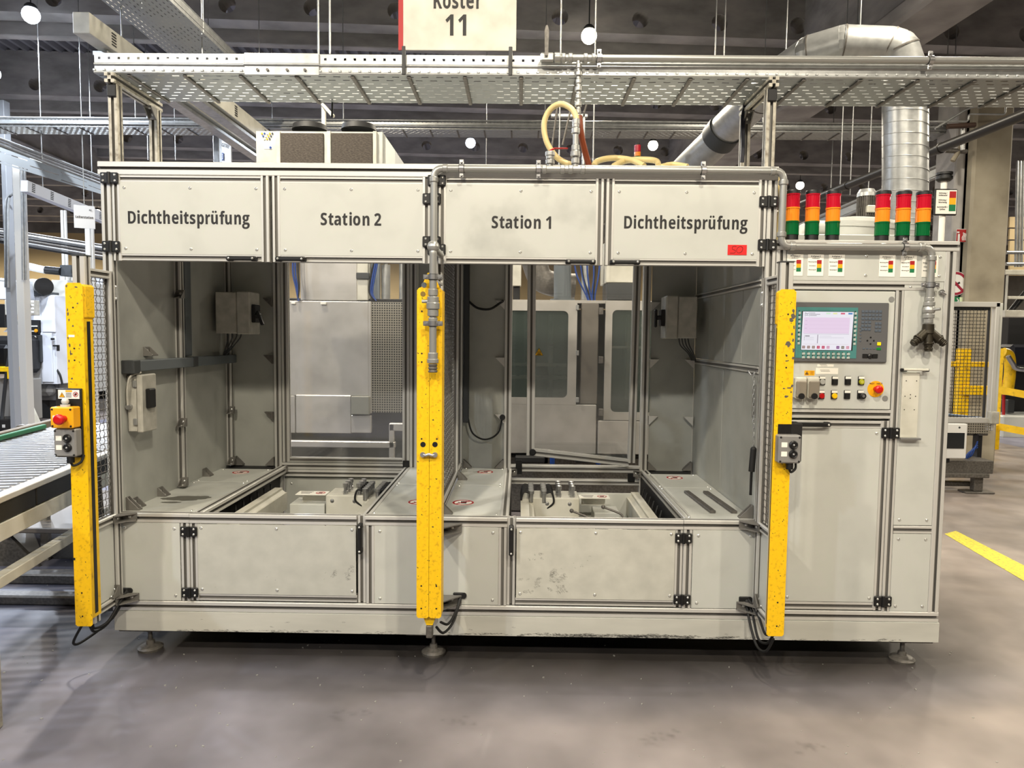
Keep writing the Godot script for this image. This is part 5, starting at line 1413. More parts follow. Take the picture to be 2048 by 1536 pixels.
func lamp(p: Vector3, c: Color, e: float, label: String):
	var o := thing("hall_lamp", label, "ceiling lamp", p, "round high-bay lamps under the roof")
	var top := 6.86
	if fposmod(-6.7 - (p.z + 0.07 * p.x) + 0.15, 3.5) < 0.8:                # under a purlin: hung from its rib
		p.y = 5.62; top = 5.83
		o.position = p
	var b := Bd.new(); b.ball(p, 0.108, Vector3.UP, -90.0, 24); put([b, glow(c, 8.0)], "globe", o)
	b = Bd.new(); b.lathe([[0, 0.085], [0.075, 0.085], [0.075, 0.11], [0.05, 0.14], [0, 0.14]], p, Vector3.UP, 20); b.cyl(p + Vector3(0, 0.13, 0), Vector3(p.x, top, p.z), 0.008, 8); put([b, M.slate], "suspension", o)
	var l := SpotLight3D.new()
	l.light_color = c; l.light_energy = e; l.spot_angle = 86; l.spot_angle_attenuation = 0.5; l.spot_range = 60; l.spot_attenuation = 2.0; l.light_size = 0.1; l.shadow_enabled = true
	add_node(l, "lamp_light", o)
	l.position = Vector3(0, -0.22, 0)
	l.rotation = Vector3(-PI / 2, 0, 0)

func lamps():
	var warm := Color(1.0, 0.955, 0.87); var cool := Color(0.90, 0.94, 1.0)
	lamp(Py(62, 30, 5.8), cool, LIGHT * 1.2, "round bright lamp at the upper left, near the diagonal tray")
	lamp(Py(1178, 72, 5.8), warm, LIGHT * 0.8, "large bright round lamp above the pipe valve, right of the hanging sign")
	lamp(Py(68, 335, 5.8), cool, LIGHT * 1.6, "small distant lamp beyond the left cable tray")
	lamp(Py(941, 286, 5.8), cool, LIGHT, "distant lamp over the header between the cooler and the hose loop")
	lamp(Py(1306, 291, 5.8), warm, LIGHT, "distant lamp beside the far signal light over the hose coil")
	lamp(Py(1600, 371, 5.8), warm, LIGHT, "small distant lamp above the first signal tower")
	for q in [[-3.3, 3.5, 0, 0.9], [0.9, 3.6, 0, 0.9], [5.6, 3.4, 0, 0.5], [-5.5, 6.5, 1, 0.9], [-1.2, 6.5, 0, 1.25], [3.2, 6.5, 0, 0.9], [-6.2, 0.3, 1, 0.7], [0.7, 0.35, 0, 0.4], [7.6, 0.3, 0, 0.9], [-2.6, -2.0, 0, 1.2], [3.6, -2.2, 0, 0.7], [9.8, -7.0, 0, 1.2], [-8.5, -8.0, 1, 2.0], [-7.2, -3.6, 1, 0.9], [-13.0, -6.0, 1, 1.4], [-5.0, -11.5, 1, 1.0], [14.0, -13.0, 0, 1.2], [8.0, -20.0, 0, 1.0], [-6.0, -20.5, 0, 2.0], [-14.0, -20.0, 0, 2.0], [-18.5, -20.0, 0, 2.6], [13.0, -21.5, 0, 2.0]]:  # front rows read off shadows; others added to brighten hall and far walls
		lamp(Vector3(q[0], 5.8, q[1]), cool if q[2] else warm, LIGHT * q[3], "unseen round hall lamp")

func floor_texture() -> Image:
	var n := 1024
	var a := FastNoiseLite.new(); a.seed = 2; a.frequency = 0.004; a.fractal_octaves = 6
	var f := FastNoiseLite.new(); f.seed = 9; f.frequency = 0.03; f.fractal_octaves = 4
	var ia := a.get_image(n, n).get_data(); var jf := f.get_image(n, n).get_data()
	var out := PackedByteArray()
	out.resize(n * n * 3)
	for y in n:
		for x in n:
			var k := y * n + x
			var wx := x / float(n) * 16.0 - 8.0; var wz := y / float(n) * 16.0 - 10.0
			var g: float = 0.49 + 0.20 * (ia[k] / 255.0 - 0.5) + 0.13 * (jf[k] / 255.0 - 0.5)
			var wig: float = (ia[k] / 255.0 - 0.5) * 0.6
			# trodden grease with a curved rim, plus machine shade painted into the colour
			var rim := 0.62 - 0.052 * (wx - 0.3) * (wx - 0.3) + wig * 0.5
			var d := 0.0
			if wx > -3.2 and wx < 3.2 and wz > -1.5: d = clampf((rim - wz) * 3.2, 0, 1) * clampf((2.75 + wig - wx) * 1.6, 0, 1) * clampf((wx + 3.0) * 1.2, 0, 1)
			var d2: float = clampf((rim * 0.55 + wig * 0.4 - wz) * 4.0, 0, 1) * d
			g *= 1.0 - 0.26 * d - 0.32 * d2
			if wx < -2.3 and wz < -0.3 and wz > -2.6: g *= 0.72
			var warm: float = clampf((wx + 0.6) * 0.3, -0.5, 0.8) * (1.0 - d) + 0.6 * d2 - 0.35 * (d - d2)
			warm -= 0.5 * clampf(-wx - 0.6, 0.0, 1.0)  # bluer to the left: cool lamp tint put into the colour
			var c := Color(g * (1.01 + 0.05 * warm), g * (0.965 + 0.012 * warm), g * (0.985 - 0.075 * warm))
			out[3 * k] = int(clampf(c.r, 0, 1) * 255); out[3 * k + 1] = int(clampf(c.g, 0, 1) * 255); out[3 * k + 2] = int(clampf(c.b, 0, 1) * 255)
	var im := Image.create_from_data(n, n, false, Image.FORMAT_RGB8, out)
	smudge(im, 3, 26, Vector2(330, 650), Vector2(760, 900), 14, 0.07, 0.1)
	return im

func setting():
	# floor
	var b := Bd.new(); var c := Bd.new()
	c.span(Vector3(-24, -0.3, -32), Vector3(24, -0.002, 16))
	var tile := 16.0
	b.quad(Vector3(-24, 0, 16), Vector3(24, 0, 16), Vector3(24, 0, -32), Vector3(-24, 0, -32), Vector2(-16.0 / tile, -22.0 / tile), Vector2(32.0 / tile, 26.0 / tile))
	var fm := mat(Color.WHITE, 0.5)
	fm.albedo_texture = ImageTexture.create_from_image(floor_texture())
	fm.metallic_specular = 0.45
	var fd := FastNoiseLite.new(); fd.seed = 4; fd.frequency = 0.05; fd.fractal_octaves = 5
	var dn := NoiseTexture2D.new(); dn.width = 512; dn.height = 512; dn.seamless = true; dn.noise = fd
	var rg := Gradient.new(); rg.offsets = PackedFloat32Array([0.0, 0.5, 1.0]); rg.colors = PackedColorArray([grey(0.30), grey(0.46), grey(0.72)])
	dn.color_ramp = rg
	fm.roughness = 1.0; fm.roughness_texture = dn; fm.roughness_texture_channel = BaseMaterial3D.TEXTURE_CHANNEL_RED
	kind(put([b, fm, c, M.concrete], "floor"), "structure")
	# yellow floor line on the right, metal chips swept about
	b = Bd.new()
	var l := [Py(1889, 1068, 0), Py(2120, 1205, 0), Py(2130, 1173, 0), Py(1912, 1062, 0)]
	b.quad(l[0] + Vector3(0, 0.002, 0), l[1] + Vector3(0, 0.002, 0), l[2] + Vector3(0, 0.002, 0), l[3] + Vector3(0, 0.002, 0))
	var ln := put([b, noisy(mat(Color.WHITE, 0.6), [[0.0, Color(0.50, 0.47, 0.30)], [0.4, Color(0.80, 0.74, 0.18)], [1.0, Color(0.88, 0.82, 0.22)]], 0.5, 0.03, 51)], "floor_marking")
	kind(ln, "structure")
	var rn := RandomNumberGenerator.new(); rn.seed = 77
	var ch := Bd.new()
	for k in 420:
		var x := rn.randf_range(-4.2, 3.2); var z := rn.randf_range(-0.2, 1.5)
		if k > 300: x = rn.randf_range(-5.0, -2.3); z = rn.randf_range(-2.5, 0.2)
		var s := rn.randf_range(0.0018, 0.0058)
		ch.box(Vector3(x, s * 0.4, z), Vector3(s * 1.7, s * 0.8, s), 0, Basis(Vector3.UP, rn.randf() * 6.0))
	kind(put([ch, M.screw], "metal_chips"), "stuff")
	# walls
	var ws := [["wall_back", Vector3(-24, 0, -26.3), Vector3(24, 5.6, -26), M.wall_beige], ["wall_back", Vector3(-24, 5.6, -26.3), Vector3(24, 7.2, -26), M.wall], ["wall_left", Vector3(-22.3, 0, -26), Vector3(-22, 7.2, 14), M.wall], ["wall_right", Vector3(22, 0, -26), Vector3(22.3, 7.2, 14), M.wall], ["wall_front", Vector3(-22, 0, 14), Vector3(22, 7.2, 14.3), M.wall]]
	for w in ws:
		b = Bd.new(); b.span(w[1], w[2]); in_hall(kind(put([b, w[3]], w[0]), "structure"))
	# roof of trapezoidal sheet on concrete purlins
	b = Bd.new(); c = Bd.new()
	c.span(Vector3(-22.3, 6.84, -26.3), Vector3(22.3, 7.1, 14.3))
	var x := -22.0
	while x < 22.0:
		b.extr(PackedVector2Array([Vector2(0, 0.08), Vector2(0.03, 0), Vector2(0.09, 0), Vector2(0.12, 0.08)]), Vector3(x, 6.76, -26), Vector3.RIGHT, Vector3.UP, Vector3(0, 0, 40))
		x += 0.20
	in_hall(kind(put([b, M.roof, c, M.roof], "ceiling"), "structure"))
	for k in 10:
		purlin(-6.7 - 3.5 * (k - 4))
	for q in [4.75, -9.3, 18.8]:
		b = Bd.new(); b.span(Vector3(q - 0.22, 5.35, -26), Vector3(q + 0.22, 6.76, 14), 0.03); b.span(Vector3(q - 0.34, 5.15, -26), Vector3(q + 0.34, 5.38, 14), 0.04)
		in_hall(kind(put([b, M.beam], "ceiling_beam"), "structure"))
	# concrete column with its clad half
	var a := P(1943, 400, -5.6); var e := P(2021, 400, -5.6)
	b = Bd.new(); b.span(Vector3(a.x, 0, -6.3), Vector3(e.x, 5.2, -5.6), 0.03); kind(put([b, M.concrete], "column"), "structure")
	var g := P(1907, 400, -5.75); var w2 := P(1929, 400, -5.75)
	b = Bd.new(); b.span(Vector3(g.x, 0, -6.2), Vector3(w2.x - 0.006, 5.2, -5.75), 0.015); b.span(Vector3(w2.x + 0.006, 0, -6.2), Vector3(a.x, 5.2, -5.72), 0.015)
	kind(put([b, noisy(mat(Color.WHITE, 0.8), [[0.0, Color(0.60, 0.59, 0.58)], [1.0, Color(0.72, 0.71, 0.70)]], 1.4, 0.008, 52)], "column"), "structure")

func purlin(z: float):
	# web with a row of round openings every 1.15 m, and a deeper rib behind
	var b := Bd.new()
	var y0 := 6.0; var y1 := 6.78; var hy := 6.19; var r := 0.118
	var step := 1.15
	var th := Vector3(0, 0, 0.3)
	var k := -17
	while k < 17:
		var x0 := 1.56 + k * step; var x1 := x0 + step; var cx := (x0 + x1) / 2
		var rim := []; var box := []
		var n := 16
		for j in n:
			var an := TAU * j / n + PI / n
			var d := Vector2(cos(an), sin(an))
			rim.append(Vector3(cx + r * d.x, hy + r * d.y, z))
			var tx: float = (step / 2) / absf(d.x); var ty: float = ((y1 - hy) if d.y > 0 else (hy - y0)) / absf(d.y)
			var t := minf(tx, ty)
			box.append(Vector3(cx + t * d.x, hy + t * d.y, z))
		for j in n:
			var q := (j + 1) % n
			b.quad(rim[j], box[j], box[q], rim[q])
			b.quad(rim[q] - th, box[q] - th, box[j] - th, rim[j] - th)
			b.quad(rim[q], rim[q] - Vector3(0, 0, 0.3), rim[j] - Vector3(0, 0, 0.3), rim[j])
		for q in [[1, 1, x1, y1], [-1, 1, x0, y1], [-1, -1, x0, y0], [1, -1, x1, y0]]:     # corners of the field
			var pts := []
			for j in n:
				if signf(box[j].x - cx) == q[0] and signf(box[j].y - hy) == q[1]: pts.append(box[j])
			var cv := Vector3(q[2], q[3], z)
			for j in pts.size() - 1:
				b.face([pts[j], pts[j + 1], cv], cv - Vector3(0, 0, 1))
				b.face([pts[j] - th, pts[j + 1] - th, cv - th], cv)
		k += 1
	b.span(Vector3(-18, 5.99, z - 0.30), Vector3(21.5, 6.0, z), 0.0)
	b.span(Vector3(-18, 5.82, z - 0.52), Vector3(21.5, 6.03, z - 0.36), 0.01)
	in_hall(kind(put([b, M.beam], "ceiling_beam"), "structure"))

# ---------------------------------------------------------------- machines behind the rig
func block(o: Node3D, called: String, lo: Vector3, hi: Vector3, m: Material, bev := 0.006) -> MeshInstance3D:
	var b := Bd.new(); b.span(lo, hi, bev)
	return put([b, m], called, o)

func pblock(o: Node3D, called: String, u0: float, v0: float, u1: float, v1: float, z: float, depth: float, m: Material, bev := 0.006) -> MeshInstance3D:     # a block whose front face fills the given patch of the photograph at depth z
	var a := P(u0, v1, z); var c := P(u1, v0, z)
	return block(o, called, Vector3(a.x, a.y, z - depth), Vector3(c.x, c.y, z), m, bev)

func fblock(o: Node3D, called: String, u0: float, v0: float, u1: float, z: float, depth: float, m: Material) -> MeshInstance3D:      # the same, standing on the floor
	var a := P(u0, v0, z); var c := P(u1, v0, z)
	var b := Bd.new(); b.span(Vector3(a.x, 0, z - depth), Vector3(c.x, a.y, z), 0.006)
	return put([b, m], called, o)

func round_rect(w: float, h: float, r: float) -> PackedVector2Array:
	var o := PackedVector2Array()
	for q in [[1, -1, -90], [1, 1, 0], [-1, 1, 90], [-1, -1, 180]]:
		for k in 7:
			var an := deg_to_rad(q[2] + k * 15.0)
			o.append(Vector2(q[0] * (w / 2 - r) + r * cos(an), q[1] * (h / 2 - r) + r * sin(an)))
	return o

func framed(o: Node3D, called: String, lo: Vector3, hi: Vector3, wlo: Vector2, whi: Vector2, m: Material):       # a door leaf with a rounded window opening
	var leaf := Node3D.new(); add_node(leaf, called, o)
	leaf.position = Vector3(lo.x, lo.y, hi.z) - o.position
	var b := Bd.new()
	var c := (wlo + whi) / 2
	var inner := round_rect(whi.x - wlo.x, whi.y - wlo.y, 0.045)
	var n := inner.size()
	var ring := []
	for p in inner:
		var d: Vector2 = p
		var t := minf(((hi.x - c.x) if d.x > 0 else (c.x - lo.x)) / maxf(absf(d.x), 1e-4), ((hi.y - c.y) if d.y > 0 else (c.y - lo.y)) / maxf(absf(d.y), 1e-4))
		ring.append(Vector3(c.x + d.x * t, c.y + d.y * t, hi.z))
	for j in n:
		var q := (j + 1) % n
		var a := Vector3(c.x + inner[j].x, c.y + inner[j].y, hi.z); var e := Vector3(c.x + inner[q].x, c.y + inner[q].y, hi.z)
		b.face([a, ring[j], ring[q], e] if ring[j].distance_to(ring[q]) > 1e-5 else [a, ring[j], e], Vector3(c.x, c.y, hi.z - 1))
		b.face([a, e, e - Vector3(0, 0, 0.02), a - Vector3(0, 0, 0.02)], a + (a - Vector3(c.x, c.y, a.z)))
	for q in [Vector2(lo.x, lo.y), Vector2(hi.x, lo.y), Vector2(hi.x, hi.y), Vector2(lo.x, hi.y)]:
		var near := []
		for p in ring:
			if signf(p.x - c.x) == signf(q.x - c.x) and signf(p.y - c.y) == signf(q.y - c.y): near.append(p)
		for j in near.size() - 1:
			if (near[j] - near[j + 1]).cross(Vector3(q.x, q.y, hi.z) - near[j]).length() > 1e-7: b.face([near[j], near[j + 1], Vector3(q.x, q.y, hi.z)], Vector3(q.x, q.y, hi.z - 1))
	for q in [[Vector3(lo.x, lo.y, hi.z), Vector3(lo.x, hi.y, hi.z)], [Vector3(hi.x, lo.y, hi.z), Vector3(hi.x, hi.y, hi.z)], [Vector3(lo.x, hi.y, hi.z), Vector3(hi.x, hi.y, hi.z)], [Vector3(lo.x, lo.y, hi.z), Vector3(hi.x, lo.y, hi.z)]]:
		b.face([q[0], q[1], q[1] - Vector3(0, 0, 0.03), q[0] - Vector3(0, 0, 0.03)], Vector3(c.x, c.y, hi.z))
	put([b, m], "door_leaf", leaf)
	b = Bd.new(); b.extr(inner, Vector3(c.x, c.y, hi.z - 0.014), Vector3.RIGHT, Vector3.UP, Vector3(0, 0, 0.005)); put([b, M.smoke_glass], "window_pane", leaf)

func behind_windows():
	# left: stainless cabin with perforated guard
	var z := -3.0
	var o := thing("stainless_cabin", "brushed stainless machine housing with perforated side plate behind the left window", "machine", Vector3(-1.5, 0, -3.5))
	pblock(o, "front_plate", 500, 603, 737, 790, z, 0.05, M.stainless)
	var a := P(738, 825, z); var c := P(870, 605, z)
	var b := Bd.new(); b.quad(Vector3(a.x, a.y, z - 0.01), Vector3(c.x, a.y, z - 0.01), Vector3(c.x, c.y, z - 0.01), Vector3(a.x, c.y, z - 0.01), Vector2.ZERO, Vector2((c.x - a.x) / 0.09, (c.y - a.y) / 0.09)); put([b, M.perf], "perforated_plate", o)
	for q in [[737, 603, 742, 827], [806, 603, 812, 827]]: pblock(o, "plate_edge", q[0], q[1], q[2], q[3], z, 0.03, M.stainless, 0.003)
	pblock(o, "lower_plate", 592, 791, 702, 866, z + 0.02, 0.05, M.stainless)
	pblock(o, "lower_plate", 702, 831, 742, 866, z + 0.02, 0.05, M.stainless)
	pblock(o, "terminal_cover", 702, 793, 738, 829, z + 0.05, 0.06, mat(Color(0.50, 0.50, 0.46), 0.5))
	pblock(o, "side_flange", 560, 791, 590, 866, z, 0.05, M.stainless)
	block(o, "interior", Vector3(-2.6, 0.35, z - 1.5), Vector3(-0.75, 2.02, z - 0.12), M.dark)
	pblock(o, "upper_housing", 601, 480, 714, 601, z - 0.1, 0.9, M.stainless)
	pblock(o, "upper_column", 714, 480, 736, 601, z - 0.1, 0.5, M.cream)
	pblock(o, "column_seal", 712, 545, 738, 558, z - 0.08, 0.04, M.slate)
	pblock(o, "hose_guide", 742, 480, 757, 601, z - 0.2, 0.1, mat(Color(0.62, 0.66, 0.70), 0.3, 0.2))
	for q in [[762, 530, 781], [798, 500, 808]]:
		b = Bd.new(); var p0 := P((q[0] + q[2]) / 2.0, 604, z - 0.25); var p1 := P((q[0] + q[2]) / 2.0, q[1], z - 0.25); b.cyl(p0, p1, (q[2] - q[0]) * 0.0023, 16); b.cyl(p1, p1 + Vector3(0, 0.06, 0), 0.02, 12); put([b, M.galv], "air_cylinder", o)
	for k in 3:
		b = Bd.new(); b.tube(curve([P(587 + 4 * k, 500, z + 0.02), P(586 + 5 * k, 545, z + 0.02), P(592 + 3 * k, 575, z + 0.02), P(597 - k, 602, z + 0.02)]), 0.009, 7); put([b, M.blue if k < 2 else M.rubber], "air_hose", o)
		b = Bd.new(); b.tube(curve([P(760 - 3 * k, 500, z - 0.1), P(750 - 4 * k, 550, z - 0.1), P(745 - 3 * k, 585, z - 0.1), P(752, 602, z - 0.1)]), 0.009, 7); put([b, M.blue if k < 2 else M.rubber], "air_hose", o)
	for q in [[641, 604, 652, 609], [582, 604, 590, 608]]: pblock(o, "hinge", q[0], q[1], q[2], q[3], z + 0.02, 0.02, M.paper, 0.002)
	pblock(o, "cross_member", 500, 884, 790, 893, z + 0.3, 0.06, M.stainless)
	pblock(o, "support_leg", 778, 848, 788, 1010, z + 0.3, 0.06, M.stainless)
	pblock(o, "support_head", 778, 847, 812, 862, z + 0.3, 0.06, M.stainless)
	block(o, "base", Vector3(-2.6, 0, z - 1.5), Vector3(-0.75, 0.35, z - 0.1), M.dark_steel, 0.02)
	block(o, "drip_tray", Vector3(-2.6, 0.40, z - 0.08), Vector3(-0.95, 0.46, z + 0.25), M.dark_steel)
	# right: machining cabinet with smoked windows
	o = thing("machining_cabinet", "stainless machining cabinet with smoked round-cornered windows behind the hanging sash", "machine", Vector3(0.6, 0, -3.6))
	a = P(985, 808, z); c = P(1155, 606, z); var w0 := P(1000, 794, z); var w1 := P(1137, 622, z)
	framed(o, "service_door", Vector3(a.x, a.y, z - 0.03), Vector3(c.x, c.y, z), Vector2(w0.x, w0.y), Vector2(w1.x, w1.y), M.stainless)
	a = P(1207, 840, z); c = P(1345, 604, z); w0 = P(1221, 824, z); w1 = P(1330, 621, z)
	framed(o, "service_door", Vector3(a.x, a.y, z - 0.03), Vector3(c.x, c.y, z), Vector2(w0.x, w0.y), Vector2(w1.x, w1.y), M.stainless)
	pblock(o, "pillar", 1160, 607, 1198, 808, z - 0.02, 0.1, mat(Color(0.44, 0.42, 0.39), 0.45, 0.3))
	pblock(o, "lower_plate", 985, 810, 1193, 906, z, 0.05, M.stainless)
	pblock(o, "lower_plate", 1195, 843, 1345, 908, z, 0.05, M.stainless)
	for v in [622, 720, 825]: pblock(o, "hinge", 1198, v - 7, 1207, v + 7, z + 0.03, 0.04, M.dark_steel, 0.004)
	for v in [615, 706, 800]: pblock(o, "door_catch", 1152, v - 5, 1158, v + 5, z + 0.02, 0.03, M.galv, 0.003)
	var q0 := P(985, 1000, z); var q1 := P(1345, 604, z)
	block(o, "back_wall", Vector3(q0.x, 0.4, z - 1.3), Vector3(q1.x, 1.98, z - 1.25), mat(Color(0.34, 0.38, 0.36), 0.6))
	block(o, "roof_plate", Vector3(q0.x, q1.y - 0.02, z - 1.3), Vector3(q1.x, q1.y + 0.01, z - 0.04), M.stainless, 0.004)
	block(o, "machine_base", Vector3(q0.x, 0.0, z - 1.3), Vector3(q1.x, 0.55, z - 0.1), M.dark_steel, 0.02)
	for x in [q0.x, q1.x - 0.03]: block(o, "side_wall", Vector3(x, 0.55, z - 1.25), Vector3(x + 0.03, q1.y - 0.02, z - 0.04), M.panel)
	pblock(o, "slide_beam", 1000, 752, 1134, 758, z - 0.3, 0.1, M.cream)
	pblock(o, "slide_beam", 1000, 727, 1134, 732, z - 0.5, 0.1, M.cream)
	pblock(o, "slide_beam", 1222, 693, 1320, 697, z - 0.3, 0.1, M.cream)
	for u in [1095, 1060, 1250]: pblock(o, "guide_column", u, 630, u + 12, 800, z - 0.6, 0.08, M.galv)
	for q in [[1030, 620, 1000], [1120, 690, 1140]]:
		b = Bd.new()
		for k in 16:
			var t := k / 15.0
			var p := P(lerpf(q[0] - 18, q[0] + 6, sqrt(t)), lerpf(q[1], q[1] + 130, t), z - 0.25)
			b.box(p, Vector3(0.035, 0.012, 0.03), 0.003)
		put([b, M.slate], "drag_chain", o).set_meta("kind", "stuff")
	pblock(o, "door_handle", 1067, 703, 1072, 735, z + 0.04, 0.03, M.black)
	pblock(o, "vacuum_pump", 1045, 912, 1100, 930, z - 0.1, 0.3, M.slate, 0.02)
	for k in 2: pblock(o, "valve_box", 1030 + 120 * k, 914, 1090 + 120 * k, 926, z + 0.1, 0.2, M.dark, 0.01)
	for k in 2: pblock(o, "blue_coupling", 1100 + 92 * k, 912, 1110 + 92 * k, 930, z + 0.12, 0.05, M.blue, 0.01)
	b = Bd.new(); b.cyl(P(1125, 604, z - 0.4), P(1125, 500, z - 0.4), 0.085, 24); b.cyl(P(1125, 604, z - 0.4), P(1125, 598, z - 0.4), 0.12, 24); put([b, M.duct_grey], "exhaust_stub", o)
	b = Bd.new(); b.tube(bend([P(1060, 500, z - 0.9), P(1080, 560, z - 0.9), P(1110, 570, z - 0.9), P(1150, 572, z - 0.9)], 0.2), 0.13, 20); put([b, M.dark_steel], "exhaust_elbow", o)
	pblock(o, "terminal_box", 1024, 500, 1043, 572, z - 0.05, 0.1, M.cream)
	pblock(o, "box_pedestal", 1026, 572, 1040, 604, z - 0.08, 0.08, M.dark)
	for k in 7:
		b = Bd.new(); b.tube(curve([P(1147 + 9 * k, 490, z - 0.1), P(1152 + 8 * k + 4 * sin(k * 2.0), 545, z - 0.1), P(1172 + 3 * k, 590, z - 0.1), P(1178 + 2 * k, 606, z - 0.1)]), 0.008, 7); put([b, M.blue if k % 3 < 2 else M.rubber], "air_hose", o)
	pblock(o, "hose_terminal", 1163, 500, 1178, 600, z - 0.35, 0.1, M.galv)
	pblock(o, "drive_housing", 1212, 480, 1275, 565, z - 0.3, 0.5, M.cream)
	pblock(o, "drive_flange", 1214, 566, 1272, 600, z - 0.3, 0.4, M.slate)
	# cooler on top of the left machine
	z = -3.1
	o = thing("cooling_unit", "grey cooling unit with two blackened filter panels, above the Station 2 door", "cooling unit", Vector3(-1.8, 2.05, z - 0.4))
	var t0 := P(512, 262, z); var t1 := P(765, 262, z); var t2 := P(785, 300, z)
	b = Bd.new(); b.extr(PackedVector2Array([Vector2(0, 0), Vector2(0, -0.95), Vector2(-0.62, -0.95), Vector2(-0.62, 0)]), Vector3(t0.x, t0.y, z), Vector3(0, 0, 1), Vector3.UP, Vector3(t1.x - t0.x, 0, 0)); put([b, M.panel_dirty], "casing", o)
	b = Bd.new(); b.extr(PackedVector2Array([Vector2(0, 0), Vector2(t2.x - t1.x + 0.02, -0.16), Vector2(t2.x - t1.x + 0.02, -0.95), Vector2(0, -0.95)]), Vector3(t1.x, t0.y, z - 0.62), Vector3.RIGHT, Vector3.UP, Vector3(0, 0, 0.6)); put([b, M.panel], "side_cowl", o)
	var soot := noisy(mat(Color.WHITE, 0.95), [[0.0, Color(0.20, 0.18, 0.16)], [1.0, Color(0.36, 0.33, 0.30)]], 0.5, 0.03, 61, 5, Vector3(1, 3, 1))
	for q in [[560, 647], [663, 746]]: pblock(o, "filter_panel", q[0], 266, q[1], 380, z + 0.015, 0.03, soot, 0.006)
	for q in [[553, 660], [654, 664], [746, 753]]:  pblock(o, "filter_rail", q[0], 262, q[0] + 7, 380, z + 0.02, 0.02, M.cream, 0.003)
	for u in [620, 718]:
		b = Bd.new(); var p := P(u, 262, z - 0.3); b.lathe([[0.17, 0], [0.16, 0.05], [0.10, 0.07], [0, 0.075]], p, Vector3.UP, 24); put([b, M.dark], "fan_guard", o)
	for r in 3:
		for k in [5, 4, 3][r]:
			b = Bd.new(); p_disc(b, P(524 + 5.2 * k + r * 2.5, 267 + 5.4 * r, z + 0.003), 0.0085); put([b, [M.yellow_box, M.blue, M.paper, M.yellow_box, M.slate][(k + r) % 5]], "safety_sticker", o)
	pblock(o, "type_plate", 528, 287, 545, 298, z + 0.002, 0.003, M.paper, 0.0)
	b = Bd.new(); p_disc(b, P(541, 295, z + 0.004), 0.011); put([b, M.blue], "safety_sticker", o)

func p_disc(b: Bd, c: Vector3, r: float): b.cyl(c, c + Vector3(0, 0, 0.002), r, 16)

func rod(o: Node3D, called: String, pts: Array, r: float, m: Material, rad := 0.0, seg := 10) -> MeshInstance3D:
	var b := Bd.new(); b.tube(bend(pts, rad) if rad > 0 else pts, r, seg)
	return put([b, m], called, o)

func single_rod(called: String, label: String, cat: String, pts: Array, r: float, m: Material, group := ""):
	tag(rod(null, called, pts, r, m), label, cat, group)

